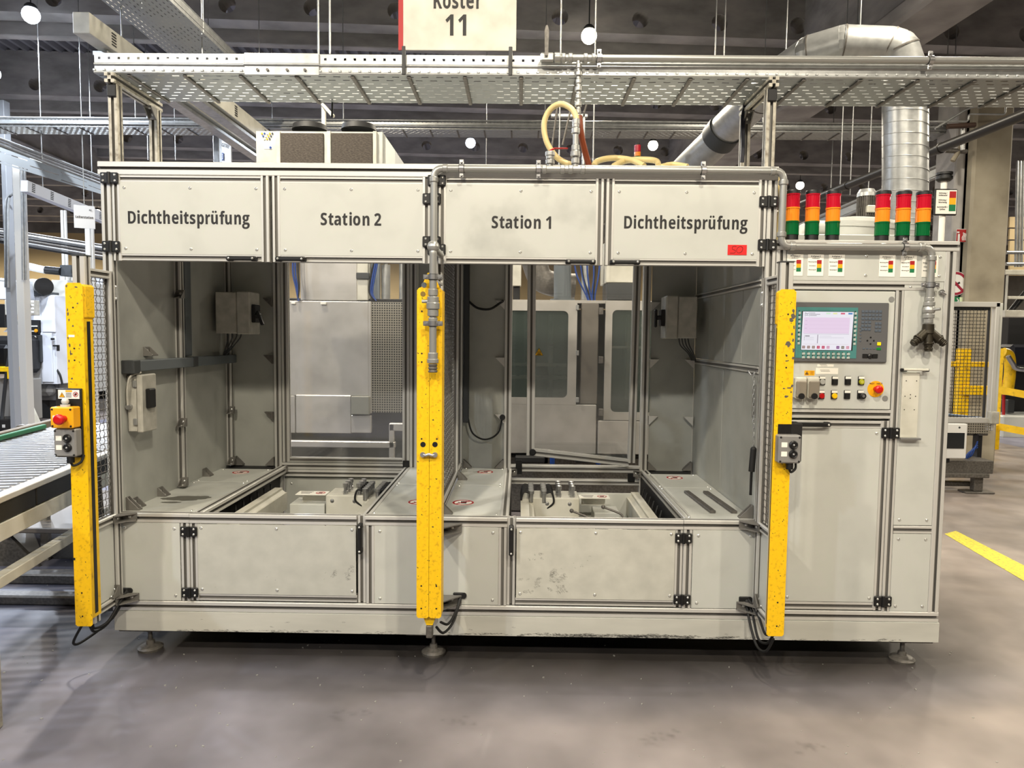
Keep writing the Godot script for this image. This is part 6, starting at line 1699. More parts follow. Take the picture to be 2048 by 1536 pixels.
func overhead():
	# second tray across the hall
	var z := -6.0
	var o := thing("cable_tray", "narrow far cable tray crossing the whole hall behind the hose loop", "cable tray", Vector3(-0.5, 4.38, z))
	tray(o, -9.0, 6.1, 4.40, 0.13, z, z - 0.35, true, 0.36)
	for y in [4.515, 4.44]: rod(o, "conduit", [Vector3(-9, y, z + 0.02), Vector3(6.1, y, z + 0.02)], 0.012, M.galv)
	for x in [-8.0, -5.2, -2.4, 0.3, 3.2, 5.6]: rod(o, "hanger_rod", [Vector3(x, 4.4, z - 0.1), Vector3(x, 6.8, z - 0.1)], 0.006, M.galv, 0, 6)
	# tray running away towards the back
	o = thing("cable_tray", "wide cable tray overhead at upper left, running away into the hall", "cable tray", Vector3(-3.4, 4.6, -3.5))
	var b := Bd.new(); var n := 12
	for x in [-3.72, -3.12]:
		b.span(Vector3(x - 0.002, 4.6, -5.6), Vector3(x + 0.002, 4.71, 1.5)); b.tube([Vector3(x, 4.71, -5.6), Vector3(x, 4.71, 1.5)], 0.006, 6); b.tube([Vector3(x, 4.64, -5.6), Vector3(x, 4.64, 1.5)], 0.006, 6)
	put([b, M.galv], "side_rail", o)
	b = Bd.new(); b.quad(Vector3(-3.72, 4.6, 1.5), Vector3(-3.72, 4.6, -5.6), Vector3(-3.12, 4.6, -5.6), Vector3(-3.12, 4.6, 1.5), Vector2.ZERO, Vector2(47, 3)); put([b, M.slots], "perforated_floor", o)
	for k in 5:
		for x in [-3.72, -3.12]: rod(o, "hanger_rod", [Vector3(x, 4.6, -5.0 + 1.5 * k), Vector3(x, 6.8, -5.0 + 1.5 * k)], 0.005, M.galv, 0, 6)
	# cream busbar trunks
	for k in 2:
		var x: float = [-3.62, -3.18][k]; var y: float = [4.12, 4.0][k]; var z1: float = [-2.35, -3.0][k]
		o = thing("busbar_trunk", ["cream busbar trunk with vent slots and a closed square end, upper left", "second cream busbar trunk, just right of the first under the diagonal tray"][k], "busbar", Vector3(x, y, -4.2))
		block(o, "trunk", Vector3(x - 0.07, y, -6.6), Vector3(x + 0.07, y + 0.17, z1), M.cream, 0.004)
		for j in 4:
			b = Bd.new()
			for q in 5: b.box(Vector3(x + 0.071, y + 0.04 + 0.024 * q, z1 - 0.35 - 0.9 * j), Vector3(0.003, 0.012, 0.07))
			put([b, M.black], "vent_slots", o).set_meta("kind", "stuff")
		rod(o, "hanger_rod", [Vector3(x, y + 0.17, z1 - 0.6), Vector3(x, 6.8, z1 - 0.6)], 0.006, M.galv, 0, 6)
		block(o, "carrier_rail", Vector3(x - 0.09, y - 0.06, -6.6), Vector3(x + 0.04, y - 0.02, z1 - 0.3), M.galv, 0.004)
	# white post with a sign behind it
	o = thing("steel_post", "galvanised post with a short cross arm under the wide tray", "post", P(432, 600, -6.4))
	block(o, "post", Vector3(P(426, 300, -6.4).x, 0, -6.5), Vector3(P(438, 300, -6.4).x, P(432, 186, -6.4).y, -6.4), M.galv)
	pblock(o, "cross_arm", 424, 196, 482, 203, -6.4, 0.05, M.galv)
	o = thing("hanging_banner", "white sign panel with dark letters and a blue emblem, half hidden behind the galvanised post", "sign", P(447, 330, -7.5))
	pblock(o, "board", 436, 262, 462, 350, -7.5, 0.03, M.white)
	words("ISGETRIE", P(449, 291, -7.495), 0.05, M.ink, o, "lettering", "Droid Sans", 400, Vector3(0, 0, -0.3), 0.55)
	words("NIGUN", P(449, 277, -7.495), 0.06, M.ink, o, "lettering", "Droid Sans", 700, Vector3(0, 0, -0.3), 0.55)
	for q in [438, 460]: rod(o, "hanger", [P(q, 263, -7.51), Vector3(P(q, 263, -7.51).x, 6.8, -7.51)], 0.006, M.galv, 0, 6)
	b = Bd.new(); var e := P(444, 313, -7.49); b.span(e - Vector3(0.024, 0.055, 0), e + Vector3(0.024, 0.055, 0.003)); var wb := Bd.new(); wb.span(e - Vector3(0.014, 0.04, -0.0025), e + Vector3(0.014, 0.04, 0.0045)); var ib := Bd.new(); ib.span(e - Vector3(0.007, 0.03, -0.004), e + Vector3(0.007, 0.03, 0.006)); put([b, M.blue, wb, M.white, ib, M.blue], "emblem", o)
	# spiral duct with its bend
	o = thing("exhaust_duct", "large galvanised spiral duct rising behind the signal towers and bending back down", "duct", Vector3(3.4, 1.9, -3.0))
	var path := [P(1810, 560, -3.0), P(1810, 150, -3.0)]
	b = Bd.new(); b.tube([path[0], path[1]], 0.188, 36); put([b, M.galv], "straight_duct", o)
	b = Bd.new()
	var y: float = path[0].y
	while y < path[1].y:
		var ring := []
		for k in 33: ring.append(Vector3(path[0].x + (path[1].x - path[0].x) * (y - path[0].y) / (path[1].y - path[0].y), y + 0.10 * k / 32.0 , -3.0) + Vector3(0.189 * cos(TAU * k / 32), 0, 0.189 * sin(TAU * k / 32)))
		b.tube(ring, 0.004, 5)
		y += 0.10 if y > 2.75 else 0.05
	put([b, M.galv], "spiral_seam", o)
	var joints := [P(1810, 152, -3.0), P(1793, 104, -3.0), P(1775, 98, -3.02), P(1685, 94, -3.1), P(1622, 112, -3.25), P(1566, 150, -3.6), P(1520, 192, -4.0)]
	for k in joints.size() - 1:
		b = Bd.new(); b.tube([joints[k], joints[k + 1] + (joints[k + 1] - joints[k]).normalized() * 0.02], 0.186, 32); b.ball(joints[k + 1], 0.186)
		var sm := Bd.new(); sm.tube([joints[k + 1], joints[k + 1] + (joints[k + 1] - joints[k]).normalized() * 0.012], 0.19, 32)
		put([b, M.galv, sm, M.dark_steel], "bend_segment", o)
	b = Bd.new(); b.tube([P(1520, 192, -4.0), P(1452, 258, -4.6)], 0.184, 32); put([b, M.galv], "straight_duct", o)
	b = Bd.new(); b.tube([P(1452, 258, -4.6), P(1436, 278, -4.75)], 0.205, 32); put([b, M.slate], "duct_sleeve", o)
	b = Bd.new(); b.tube([P(1436, 278, -4.75), P(1340, 372, -5.5)], 0.184, 32); put([b, M.galv], "straight_duct", o)
	# fan blower
	var zf := -2.3
	o = thing("fan_blower", "grey centrifugal fan with a ribbed motor on top, between the signal towers", "fan", P(1730, 480, zf) + Vector3(0, -0.2, 0))
	var fc := P(1728, 455, zf)
	b = Bd.new(); b.lathe([[0, -0.10], [0.225, -0.10], [0.235, -0.07], [0.235, 0.04], [0.225, 0.065], [0.12, 0.08], [0, 0.085]], fc, Vector3(0.06, 1, 0.12), 36); put([b, M.panel], "fan_housing", o)
	b = Bd.new(); b.lathe([[0.236, -0.005], [0.245, -0.003], [0.245, 0.012], [0.236, 0.014]], fc, Vector3(0.06, 1, 0.12), 36); put([b, M.panel], "housing_flange", o)
	b = Bd.new(); var ml := P(1733, 434, zf); var mt := P(1733, 394, zf)
	b.cyl(ml, mt, 0.062, 20)
	for k in 28: b.box((ml + mt) / 2 + Vector3(0.068 * cos(TAU * k / 28), 0, 0.068 * sin(TAU * k / 28)), Vector3(0.014, ml.distance_to(mt), 0.004), 0, Basis(Vector3.UP, -TAU * k / 28))
	put([b, M.dark_steel], "motor", o)
	b = Bd.new(); b.lathe([[0.074, 0], [0.072, 0.03], [0.055, 0.06], [0, 0.065]], mt, Vector3.UP, 20); put([b, M.galv], "motor_cowl", o)
	pblock(o, "junction_box", 1735, 410, 1752, 424, zf + 0.09, 0.05, M.cream)
	b = Bd.new(); b.tube(curve([P(1598, 490, zf), P(1602, 466, zf), P(1622, 456, zf), P(1650, 455, zf), P(1690, 460, zf)]), 0.055, 18); put([b, M.panel], "intake_elbow", o)
	block(o, "stand", Vector3(2.15, 0, -2.6), Vector3(3.0, P(1728, 478, zf).y, -2.05), M.panel)
	# dark tube and small pipes by the column
	var dk := mat(Color(0.12, 0.11, 0.10), 0.4, 0.2)
	o = thing("suction_tube", "long dark suction tube slanting across from the concrete column towards the signal towers", "pipe", P(1800, 330, -4.6))
	rod(o, "tube", [P(2110, 204, -2.4), P(1555, 427, -7.2)], 0.048, dk, 0, 16)
	for t in [0.28, 0.42, 0.62]: 
		var q := P(2110, 204, -2.4).lerp(P(1555, 427, -7.2), t); var dd := (P(1555, 427, -7.2) - P(2110, 204, -2.4)).normalized()
		b = Bd.new(); collar(b, q, dd, 0.056, 0.05); put([b, dk], "coupling", o)
	o = thing("water_pipes", "thin galvanised water pipes with tees in front of the concrete column", "pipes", P(1950, 230, -5.2))
	rod(o, "pipe", [P(1870, 257, -5.2), P(1942, 213, -5.2), P(2100, 207, -5.2)], 0.014, M.galv, 0.1)
	rod(o, "pipe", [P(1800, 243, -5.2), P(1936, 243, -5.2), P(1938, 228, -5.2), P(2010, 229, -5.2), P(2012, 208, -5.2)], 0.011, M.galv, 0.03)
	rod(o, "pipe", [P(1895, 253, -5.15), P(1950, 250, -5.15)], 0.03, mat(Color(0.22, 0.15, 0.11), 0.6), 0)
	rod(o, "pipe", [P(1925, 258, -5.2), P(1925, 300, -5.2)], 0.022, M.galv, 0)
	o = thing("wall_bracket", "steel angle bracket on the column carrying the dark tube", "bracket", P(1930, 300, -5.5))
	rod(o, "arm", [P(1890, 301, -5.5), P(1933, 303, -5.5)], 0.03, M.dark_steel, 0, 6)
	rod(o, "brace", [P(1905, 322, -5.5), P(1938, 268, -5.5)], 0.03, M.concrete, 0, 6)
	# tray behind, rising to the right
	o = thing("cable_tray", "slanting far cable tray behind the fan motor and the spiral duct", "cable tray", P(1750, 400, -8.0))
	rod(o, "side_rail", [P(1600, 450, -9.0), P(1925, 310, -7.0)], 0.03, M.galv, 0, 8)
	rod(o, "side_rail", [P(1620, 462, -9.0), P(1925, 332, -7.0)], 0.03, M.galv, 0, 8)
	b = Bd.new(); b.face([P(1602, 452, -9.0), P(1925, 312, -7.0), P(1925, 331, -7.0), P(1620, 461, -9.0)], Vector3(0, 10, -8)); put([b, M.galv], "tray_floor", o)
	for q in [P(1900, 321, -7.15), P(1660, 424, -8.6)]: rod(o, "hanger_rod", [q, Vector3(q.x, 6.84, q.z)], 0.008, M.galv, 0, 6)
	# far signal light
	o = thing("signal_tower", "small far signal light, red over amber, over the hose coils", "signal light", P(1275, 330, -5.0))
	for q in [[290, 304, M.tl_red, "red_lens"], [304, 313, M.tl_amber, "amber_lens"], [313, 330, M.tl_green, "green_lens"]]:
		b = Bd.new(); b.cyl(P(1275, q[1], -5.0), P(1275, q[0] + 0.6, -5.0), 0.038, 18); put([b, q[2]], q[3], o)
	rod(o, "pole", [P(1275, 330, -5.0), Vector3(P(1275, 330, -5.0).x, 0.0, -5.0)], 0.02, M.galv, 0)
	b = Bd.new(); b.cyl(P(1275, 290, -5.0), P(1275, 286, -5.0), 0.022, 14); put([b, M.black], "cap", o)
	# hangers and small frames in the middle
	for q in [[641, 108, -1.2, "first of two rods reaching down to the tray left of the hanging sign"], [664, 108, -1.2, "second of two rods reaching down to the tray, nearer the hanging sign"], [1434, 118, -4.0, "left rod of the pair between the lever valve and the duct bend"], [1452, 118, -4.0, "right rod of the pair between the lever valve and the duct bend"], [1576, 100, -4.0, "rod in front of the duct bend's lower end"], [1724, 60, -3.0, "rod holding the top of the dark duct bend"], [1684, 380, -5.5, "rod just right of the duct-side tray portal, above the third signal tower"], [1704, 390, -5.5, "middle rod between the tray portal and the spiral duct"], [1740, 400, -5.5, "rod nearest the spiral duct, above the fan motor"], [550, 330, -7.0, "rod hanging beside the cooling unit's left end"], [976, 330, -7.0, "rod hanging over the header beside the distant lamp"], [1190, 330, -2.5, "upright rod right of the brown hose"], [1122, 330, -2.5, "upright rod inside the cream hose loop"], [300, 320, -7.5, "rod seen through the free-end tray portal"], [355, 320, -7.5, "rod right of the free-end tray portal, under the busbar"]]:
		var foot := P(q[0] - 4, q[1], q[2])
		single_rod("hanger_rod", q[3], "rod", [Vector3(foot.x, 6.85, foot.z), foot], 0.006, M.galv, "thin hanger rods under the roof")
	o = thing("strut_hanger", "galvanised strut with slanting rods behind the hose loop", "bracket", P(1140, 230, -2.6))
	pblock(o, "strut", 1102, 227, 1176, 234, -2.6, 0.04, M.galv)
	pblock(o, "slotted_upright", 1164, 226, 1171, 330, -2.6, 0.03, M.galv)
	for q in [[1118, 190, 1103, 300], [1148, 190, 1125, 290], [1178, 192, 1168, 226]]: rod(o, "slanting_rod", [P(q[0], q[1], -2.55), P(q[2], q[3], -2.55)], 0.008, M.dark_steel, 0)
	o = thing("pipe_bracket", "small cream angle bracket standing above the cooling unit", "bracket", P(647, 262, -3.6))
	pblock(o, "upright", 643, 212, 651, 264, -3.6, 0.03, M.cream)
	rod(o, "arm", [P(645, 209, -3.6), P(667, 233, -3.5)], 0.018, M.cream, 0, 6)

func left_side():
	# roller conveyor
	var o := thing("roller_conveyor", "steel roller conveyor with dark side beam at the left edge, running up to the rig", "conveyor", Vector3(-2.20, 0, 0.74))
	var d := Vector3(-0.175, 0, -0.985); var s := Vector3(-0.985, 0, 0.175)
	var o0 := Vector3(-2.20, 0, 0.74)
	var bs := Basis(s, Vector3.UP, d)
	var at := func(along: float, across: float, y: float) -> Vector3: return o0 + d * along + s * across + Vector3(0, y, 0)
	var bx := func(called: String, l0: float, l1: float, a0: float, a1: float, y0: float, y1: float, m: Material, bev := 0.004):
		var b := Bd.new()
		b.box(at.call((l0 + l1) / 2, (a0 + a1) / 2, (y0 + y1) / 2), Vector3(absf(a1 - a0), absf(y1 - y0), absf(l1 - l0)), bev, bs)
		put([b, m], called, o)
	var L := 2.75
	bx.call("edge_profile", -0.6, L, -0.01, 0.045, 0.945, 0.975, M.alu)
	bx.call("side_beam", -0.6, 0.42, 0.0, 0.05, 0.86, 0.945, M.dark)
	bx.call("side_beam", 0.43, L, 0.0, 0.05, 0.86, 0.945, M.dark)
	bx.call("lower_beam", -0.6, L, 0.0, 0.06, 0.775, 0.855, M.cream)
	bx.call("guide_rail", -0.2, L, 0.85, 0.90, 0.97, 1.02, mat(Color(0.42, 0.38, 0.32), 0.6))
	bx.call("far_beam", -0.6, L, 0.84, 0.89, 0.78, 0.96, M.dark_steel)
	bx.call("green_guide", 1.5, 2.35, 0.80, 0.83, 0.985, 1.015, M.green)
	bx.call("brace", -0.3, L, 0.0, 0.05, 0.575, 0.625, M.cream)
	bx.call("leg", -0.03, 0.035, -0.02, 0.05, 0.0, 0.86, M.alu_old)
	bx.call("leg", 2.4, 2.46, 0.0, 0.05, 0.0, 0.86, M.alu_old)
	bx.call("leg", 2.4, 2.46, 0.84, 0.89, 0.0, 0.86, M.alu_old)
	for k in 45:
		var b := Bd.new(); var l := -0.4 + 0.070 * k
		b.cyl(at.call(l, 0.05, 0.955), at.call(l, 0.84, 0.955), 0.026, 12)
		put([b, M.roller], "roller", o)
	# low steel platform and scrap beams under and beside it
	o = thing("steel_platform", "low rusty steel platform under the roller conveyor", "platform", Vector3(-3.8, 0, -2.0))
	block(o, "deck", Vector3(-6.0, 0.262, -2.5), Vector3(-2.62, 0.30, -1.27), mat(Color(0.44, 0.41, 0.37), 0.5, 0.2))
	for x in [-5.4, -3.72, -2.75]:
		var b := Bd.new(); b.extr(PackedVector2Array([Vector2(0, 0), Vector2(0.30, 0), Vector2(0.06, 0.25), Vector2(0, 0.25)]), Vector3(x, 0, -1.34), Vector3.RIGHT, Vector3.UP, Vector3(0, 0, -0.03)); put([b, M.dark_steel], "foot_gusset", o)
	block(o, "floor_beam", Vector3(-5.6, 0.0, -1.10), Vector3(-2.5, 0.07, -0.98), M.dark_steel, 0.01)
	block(o, "floor_beam", Vector3(-5.6, 0.0, -0.72), Vector3(-2.4, 0.06, -0.62), M.dark_steel, 0.01)
	var m2 := put([_box(Vector3(-3.35, 0.006, -1.72), Vector3(0.7, 0.012, 0.4)), M.dark_steel], "steel_plate"); tag(m2, "dark oily steel plate lying on the floor under the platform", "steel plate")
	# machining centre far left
	var z := -9.6
	o = thing("machining_centre", "white machining centre with a black control panel, far left beyond the conveyor", "machine", P(80, 840, z))
	o.position.y = 0
	pblock(o, "front_housing", 53, 590, 84, 768, z, 1.6, M.machine_white)
	pblock(o, "front_housing", 84, 590, 109, 768, z + 0.02, 1.2, M.machine_white)
	pblock(o, "upper_door", 84, 592, 108, 664, z + 0.05, 0.04, M.machine_white)
	pblock(o, "lower_door", 84, 666, 103, 764, z + 0.05, 0.04, M.machine_white)
	pblock(o, "key_panel", 50, 640, 76, 668, z + 0.10, 0.08, M.dark)
	pblock(o, "control_panel", 53, 670, 81, 724, z + 0.10, 0.06, M.slate)
	pblock(o, "screen_cover", 58, 672, 72, 680, z + 0.11, 0.02, M.paper)
	var b := Bd.new(); b.box(P(68, 688, z + 0.11), Vector3(0.05, 0.05, 0.01), 0, Basis(Vector3(0, 0, 1), PI / 4)); put([b, M.yellow_box], "warning_diamond", o)
	for k in 6: pblock(o, "push_button", 56 + 3.2 * k, 651, 58 + 3.2 * k, 653.5, z + 0.115, 0.02, M.paper, 0.0)
	for k in 5: pblock(o, "push_button", 55 + 3.2 * k, 661, 57 + 3.2 * k, 663.5, z + 0.115, 0.02, M.paper, 0.0)
	b = Bd.new(); p_disc(b, P(72, 661.5, z + 0.115), 0.035); b.cyl(P(72, 661.5, z + 0.115), P(72, 661.5, z + 0.16), 0.02, 14); put([b, M.yellow_box], "emergency_stop", o)
	pblock(o, "base", 53, 768, 112, 800, z - 0.3, 1.2, mat(Color(0.42, 0.42, 0.43), 0.6))
	pblock(o, "foot_block", 60, 796, 100, 836, z - 0.35, 1.0, M.dark)
	for q in [[101, 676, 106, 680], [56, 752, 59, 760], [105, 690, 116, 693], [113, 690, 116, 702]]: pblock(o, "door_handle", q[0], q[1], q[2], q[3], z + 0.09, 0.05, M.black, 0.004)
	pblock(o, "side_cabinet", 110, 560, 135, 790, z - 0.4, 1.2, mat(Color(0.66, 0.65, 0.62), 0.5))
	pblock(o, "rear_housing", 52, 770, 100, 792, z - 0.1, 0.3, M.galv, 0.08)
	rod(o, "cable", curve([P(108, 705, z), P(112, 735, z), P(120, 750, z), P(125, 770, z)]), 0.02, M.rubber)
	o = thing("chip_drum", "horizontal beige drum with a black round end above the far-left machine", "drum", P(75, 573, z))
	b = Bd.new(); b.cyl(P(52, 571, z - 0.6), P(88, 573, z + 0.1), 0.13, 24); put([b, M.cream], "shell", o)
	b = Bd.new(); b.cyl(P(87, 573, z + 0.1), P(89, 573, z + 0.12), 0.16, 28); put([b, M.black], "end_cover", o)
	block(o, "saddle", P(60, 592, z) + Vector3(0, 0, -0.5), P(90, 583, z) + Vector3(0, 0, 0.05), M.slate)
	# flared post with its box on top
	z = -8.9
	o = thing("flared_post", "white steel post with a flared foot and gusseted head, left beyond the conveyor", "post", Py(45, 838, 0))
	pblock(o, "post", 33, 665, 50, 815, z, 0.16, M.machine_white)
	var foot := Py(45, 840, 0)
	b = Bd.new(); var p0 := P(33, 805, z); var p1 := P(50, 805, z)
	b.extr(PackedVector2Array([Vector2(p0.x - 0.02, p0.y), Vector2(p1.x + 0.0, p1.y), Vector2(p1.x + 0.16, 0.03), Vector2(p1.x + 0.16, 0), Vector2(p0.x - 0.03, 0)]), Vector3(0, 0, z - 0.17), Vector3.RIGHT, Vector3.UP, Vector3(0, 0, 0.2)); put([b, M.cream], "flared_foot", o)
	b = Bd.new(); p0 = P(8, 664, z); p1 = P(52, 640, z)
	b.extr(PackedVector2Array([Vector2(p0.x, p0.y), Vector2(p1.x, p0.y), Vector2(p1.x, p1.y), Vector2(p1.x - 0.15, p1.y)]), Vector3(0, 0, z - 0.1), Vector3.RIGHT, Vector3.UP, Vector3(0, 0, 0.12)); put([b, M.machine_white], "head_gusset", o)
	o = thing("junction_cabinet", "small grey electrical cabinet with a dark red window, on the flared post", "control box", P(35, 632, -8.7))
	pblock(o, "cabinet", 10, 600, 62, 630, -8.8, 0.22, M.box_grey)
	pblock(o, "cabinet_door", 28, 600, 61, 629, -8.76, 0.035, M.cream)
	pblock(o, "viewing_window", 37, 589, 54, 623, -8.73, 0.02, mat(Color(0.20, 0.03, 0.035), 0.2)) if false else pblock(o, "viewing_window", 37, 604, 54, 624, -8.73, 0.02, mat(Color(0.22, 0.03, 0.035), 0.2))
	for k in 4: pblock(o, "push_button", 62, 601 + 7 * k, 66, 605 + 7 * k, -8.74, 0.03, M.white, 0.003)
	pblock(o, "rotary_switch", 56, 608, 60, 615, -8.70, 0.03, M.black, 0.005)
	pblock(o, "black_side_box", -6, 608, 9, 655, -8.8, 0.2, M.black, 0.01)
	rod(o, "cable", curve([P(28, 634, -8.7), P(24, 680, -8.6), P(14, 740, -8.5), P(6, 815, -8.4), P(4, 840, -8.3)]), 0.03, M.rubber)
	rod(o, "cable", curve([P(30, 632, -8.7), P(36, 648, -8.65), P(44, 640, -8.65), P(46, 632, -8.7)]), 0.014, M.rubber)
	o = thing("dark_machine", "dark oily machine part with a yellow bracket at the left edge", "machine", Vector3(-9.5, 0, -8.9))
	pblock(o, "head", -40, 672, 32, 748, -8.9, 0.7, M.dark, 0.08)
	pblock(o, "lower_head", -40, 690, 14, 740, -8.6, 0.3, mat(Color(0.04, 0.04, 0.045), 0.3), 0.06)
	pblock(o, "yellow_bracket", -40, 734, 25, 743, -8.45, 0.2, M.yellow_clean)
	pblock(o, "yellow_bracket", 14, 743, 25, 758, -8.45, 0.1, M.yellow_clean)
	pblock(o, "base_cabinet", -40, 760, 30, 845, -8.7, 0.7, mat(Color(0.50, 0.49, 0.47), 0.6), 0.02)
	b = Bd.new(); b.box(P(25, 716, -8.84), Vector3(0.05, 0.05, 0.01), 0, Basis(Vector3(0, 0, 1), PI / 4)); put([b, M.yellow_box], "warning_diamond", o)
	o = thing("black_tub", "round black plastic tub on the floor at the left edge", "tub", Py(14, 866, 0))
	var tb := Py(12, 862, 0)
	b = Bd.new(); b.lathe([[0, 0.01], [0.20, 0.0], [0.235, 0.20], [0.255, 0.20], [0.255, 0.225], [0.23, 0.225], [0.195, 0.03], [0, 0.03]], tb, Vector3.UP, 28); put([b, M.black], "tub", o)
	b = Bd.new(); b.box(tb + Vector3(0.11, 0.11, 0.20), Vector3(0.045, 0.05, 0.01)); put([b, M.white], "label", o)
	# small motor on the conveyor's far side
	o = thing("gear_motor", "small grey gear motor behind the conveyor's green guide", "motor", P(70, 866, -3.0))
	b = Bd.new(); b.cyl(P(46, 864, -2.6), P(70, 860, -2.6), 0.06, 16); put([b, M.panel], "motor", o)
	b = Bd.new(); b.cyl(P(46, 864, -2.55), P(43, 866, -2.5), 0.07, 16); put([b, M.dark_steel], "fan_cowl", o)
	pblock(o, "gearbox", 70, 852, 98, 872, -2.6, 0.12, M.panel, 0.01)
	block(o, "pedestal", P(50, 900, -2.6) + Vector3(0, -0.5, -0.12), P(95, 872, -2.6), M.dark_steel)
	# columns, conduits and trays at upper left
	z = -6.6
	o = thing("steel_column", "pale galvanised column with conduits clipped to it, upper left", "column", P(36, 600, z))
	o.position.y = 0
	block(o, "column", Vector3(P(26, 400, z).x, 0, z - 0.14), Vector3(P(41, 400, z).x, P(30, 318, z).y, z), M.pale)
	for u in [44, 49]: rod(o, "conduit", [P(u, 320, z + 0.03), P(u + 3, 560, z + 0.03)], 0.02 if u == 44 else 0.012, M.galv)
	rod(o, "conduit", [P(50, 340, z + 0.05), P(58, 322, z + 0.1), P(60, 318, z + 0.1)], 0.016, M.white)
	pblock(o, "column_head", 36, 312, 66, 326, z + 0.03, 0.2, M.cream)
	z = -7.4
	o = thing("steel_column", "grey column with curved cable conduits at the very left edge", "column", P(8, 600, z))
	o.position.y = 0
	block(o, "column", Vector3(P(4, 400, z).x, 0, z - 0.14), Vector3(P(14, 400, z).x, 5.2, z), mat(Color(0.56, 0.57, 0.58), 0.5))
	for k in 3: rod(o, "conduit", [P(26 - 4 * k, 388 + 2 * k, z + 0.06), P(14 + 2 * k, 395 + 2 * k, z + 0.06), P(11 + 2.4 * k, 420, z + 0.06), P(11 + 2.4 * k, 575, z + 0.06)], 0.018, [M.galv, M.slate, M.galv][k], 0.12)
	o = thing("cable_tray", "bright cable tray slanting down behind the lettered header at left", "cable tray", P(100, 310, -6))
	for q in [[280, 350, 0.02], [286, 357, 0.014], [292, 364, 0.02]]: rod(o, "side_rail", [P(-30, q[0] - 14, -5.2), P(215, q[1] + 8, -7.6)], q[2], M.galv, 0, 8)
	b = Bd.new(); b.face([P(-30, 279, -5.2), P(215, 372, -7.6), P(215, 392, -7.4), P(-30, 318, -5.0)], Vector3(-6, 20, -6)); put([b, M.slots], "perforated_floor", o)
	o = thing("busbar_trunk", "white busbar trunk with printed slots, slanting down at left to the hanging sign", "busbar", P(120, 395, -6))
	var t0 := P(48, 372, -5.8); var t1 := P(215, 440, -7.6)
	var dir := (t1 - t0).normalized(); var sx := dir.cross(Vector3.UP).normalized(); var up := sx.cross(dir)
	b = Bd.new(); b.box((t0 + t1) / 2, Vector3(0.10, 0.15, t0.distance_to(t1)), 0.004, Basis(sx, up, -dir)); put([b, M.machine_white], "trunk", o)
	for k in 5:
		b = Bd.new()
		for j in 5:
			var q := t0.lerp(t1, 0.06 + 0.2 * k) + up * (0.05 - 0.024 * j)
			b.box(q, Vector3(0.104, 0.012, 0.06), 0, Basis(sx, up, -dir))
		put([b, M.ink], "vent_slots", o).set_meta("kind", "stuff")
	for q in [t0.lerp(t1, 0.2), t0.lerp(t1, 0.8)]: rod(o, "hanger_rod", [q, Vector3(q.x, 6.84, q.z)], 0.006, M.galv, 0, 6)
	o = thing("name_board", "white hanging board lettered Leiterstation at upper left", "sign", P(169, 434, -6.2))
	var c := P(169, 434, -6.2)
	var turn := Vector3(0, 0.5, 0)
	b = Bd.new(); b.box(c, Vector3(0.25, 0.31, 0.012), 0.002, Basis(Vector3.UP, 0.5)); put([b, M.white], "board", o)
	words("Leiterstation", c + Vector3(0.004, -0.005, 0.008), 0.034, M.ink, o, "lettering", "Droid Sans", 700, turn, 0.72)
	words("az", c + Vector3(0.07, 0.10, -0.02), 0.025, M.ink, o, "lettering", "Droid Sans", 700, turn, 0.9)
	rod(o, "hanger", [c + Vector3(0, 0.155, 0), Vector3(c.x, 6.84, c.z)], 0.006, M.galv)
	z = -8.0
	o = thing("pipe_rack", "bundle of dark pipes and rails running across at left under the hanging board", "pipes", P(120, 480, z))
	for k in 6: rod(o, "pipe", [P(-20, 455 + 5 * k, z), P(215, 492 + 5.5 * k, z - 0.5 * k)], 0.018 + 0.008 * (k % 2), [M.dark_steel, M.galv, M.dark][k % 3])
	o = thing("insulated_pipe", "thick pipe, half white and half black, across the far left wall", "pipe", P(100, 540, -10))
	rod(o, "white_section", [P(48, 531, -10.0), P(92, 541, -10.0)], 0.07, M.white, 0, 16)
	rod(o, "black_section", [P(92, 540, -10.0), P(122, 543, -10.0)], 0.075, M.black, 0, 16)
	pblock(o, "end_box", 120, 530, 142, 552, -10.0, 0.2, M.slate)
	o = thing("white_duct", "white horizontal pipe duct above the junction cabinet", "pipe", P(25, 572, -8.9))
	rod(o, "pipe", [P(-20, 556, -8.9), P(48, 566, -8.9), P(52, 556, -8.9), P(52, 545, -8.9)], 0.03, M.white, 0.1)
	pblock(o, "housing", -20, 560, 48, 598, -9.3, 0.5, M.machine_white)
	for q in [[120, 420, 125, 560, -11.0, "slim far post left of a matching pair against the beige wall"], [127, 420, 130, 560, -11.0, "thinner far post right beside its pair against the beige wall"], [169, 455, 178, 620, -7.6, "broad pale post directly under the lettered hanging board"], [182, 455, 184, 560, -7.5, "thin conduit post just right of the broad post under the lettered board"]]:
		tag(fblock(null, "support_post", q[0], q[1], q[2], q[4], 0.06, M.pale), q[5], "post", "slim posts at left")
	o = thing("machine_row", "pale machine housings in the distance behind the left mesh guard", "machine", P(170, 700, -11.5))
	o.position.y = 0
	pblock(o, "housing", 128, 540, 260, 830, -11.5, 1.0, mat(Color(0.70, 0.70, 0.71), 0.5))
	pblock(o, "upper_housing", 122, 555, 150, 600, -11.2, 0.5, M.cream)
	for k in 4: pblock(o, "dark_recess", 150, 640 + 45 * k, 260, 662 + 45 * k, -11.45, 0.06, M.dark)

func _box(c: Vector3, s: Vector3, bev := 0.003) -> Bd:
	var b := Bd.new(); b.box(c, s, bev)
	return b

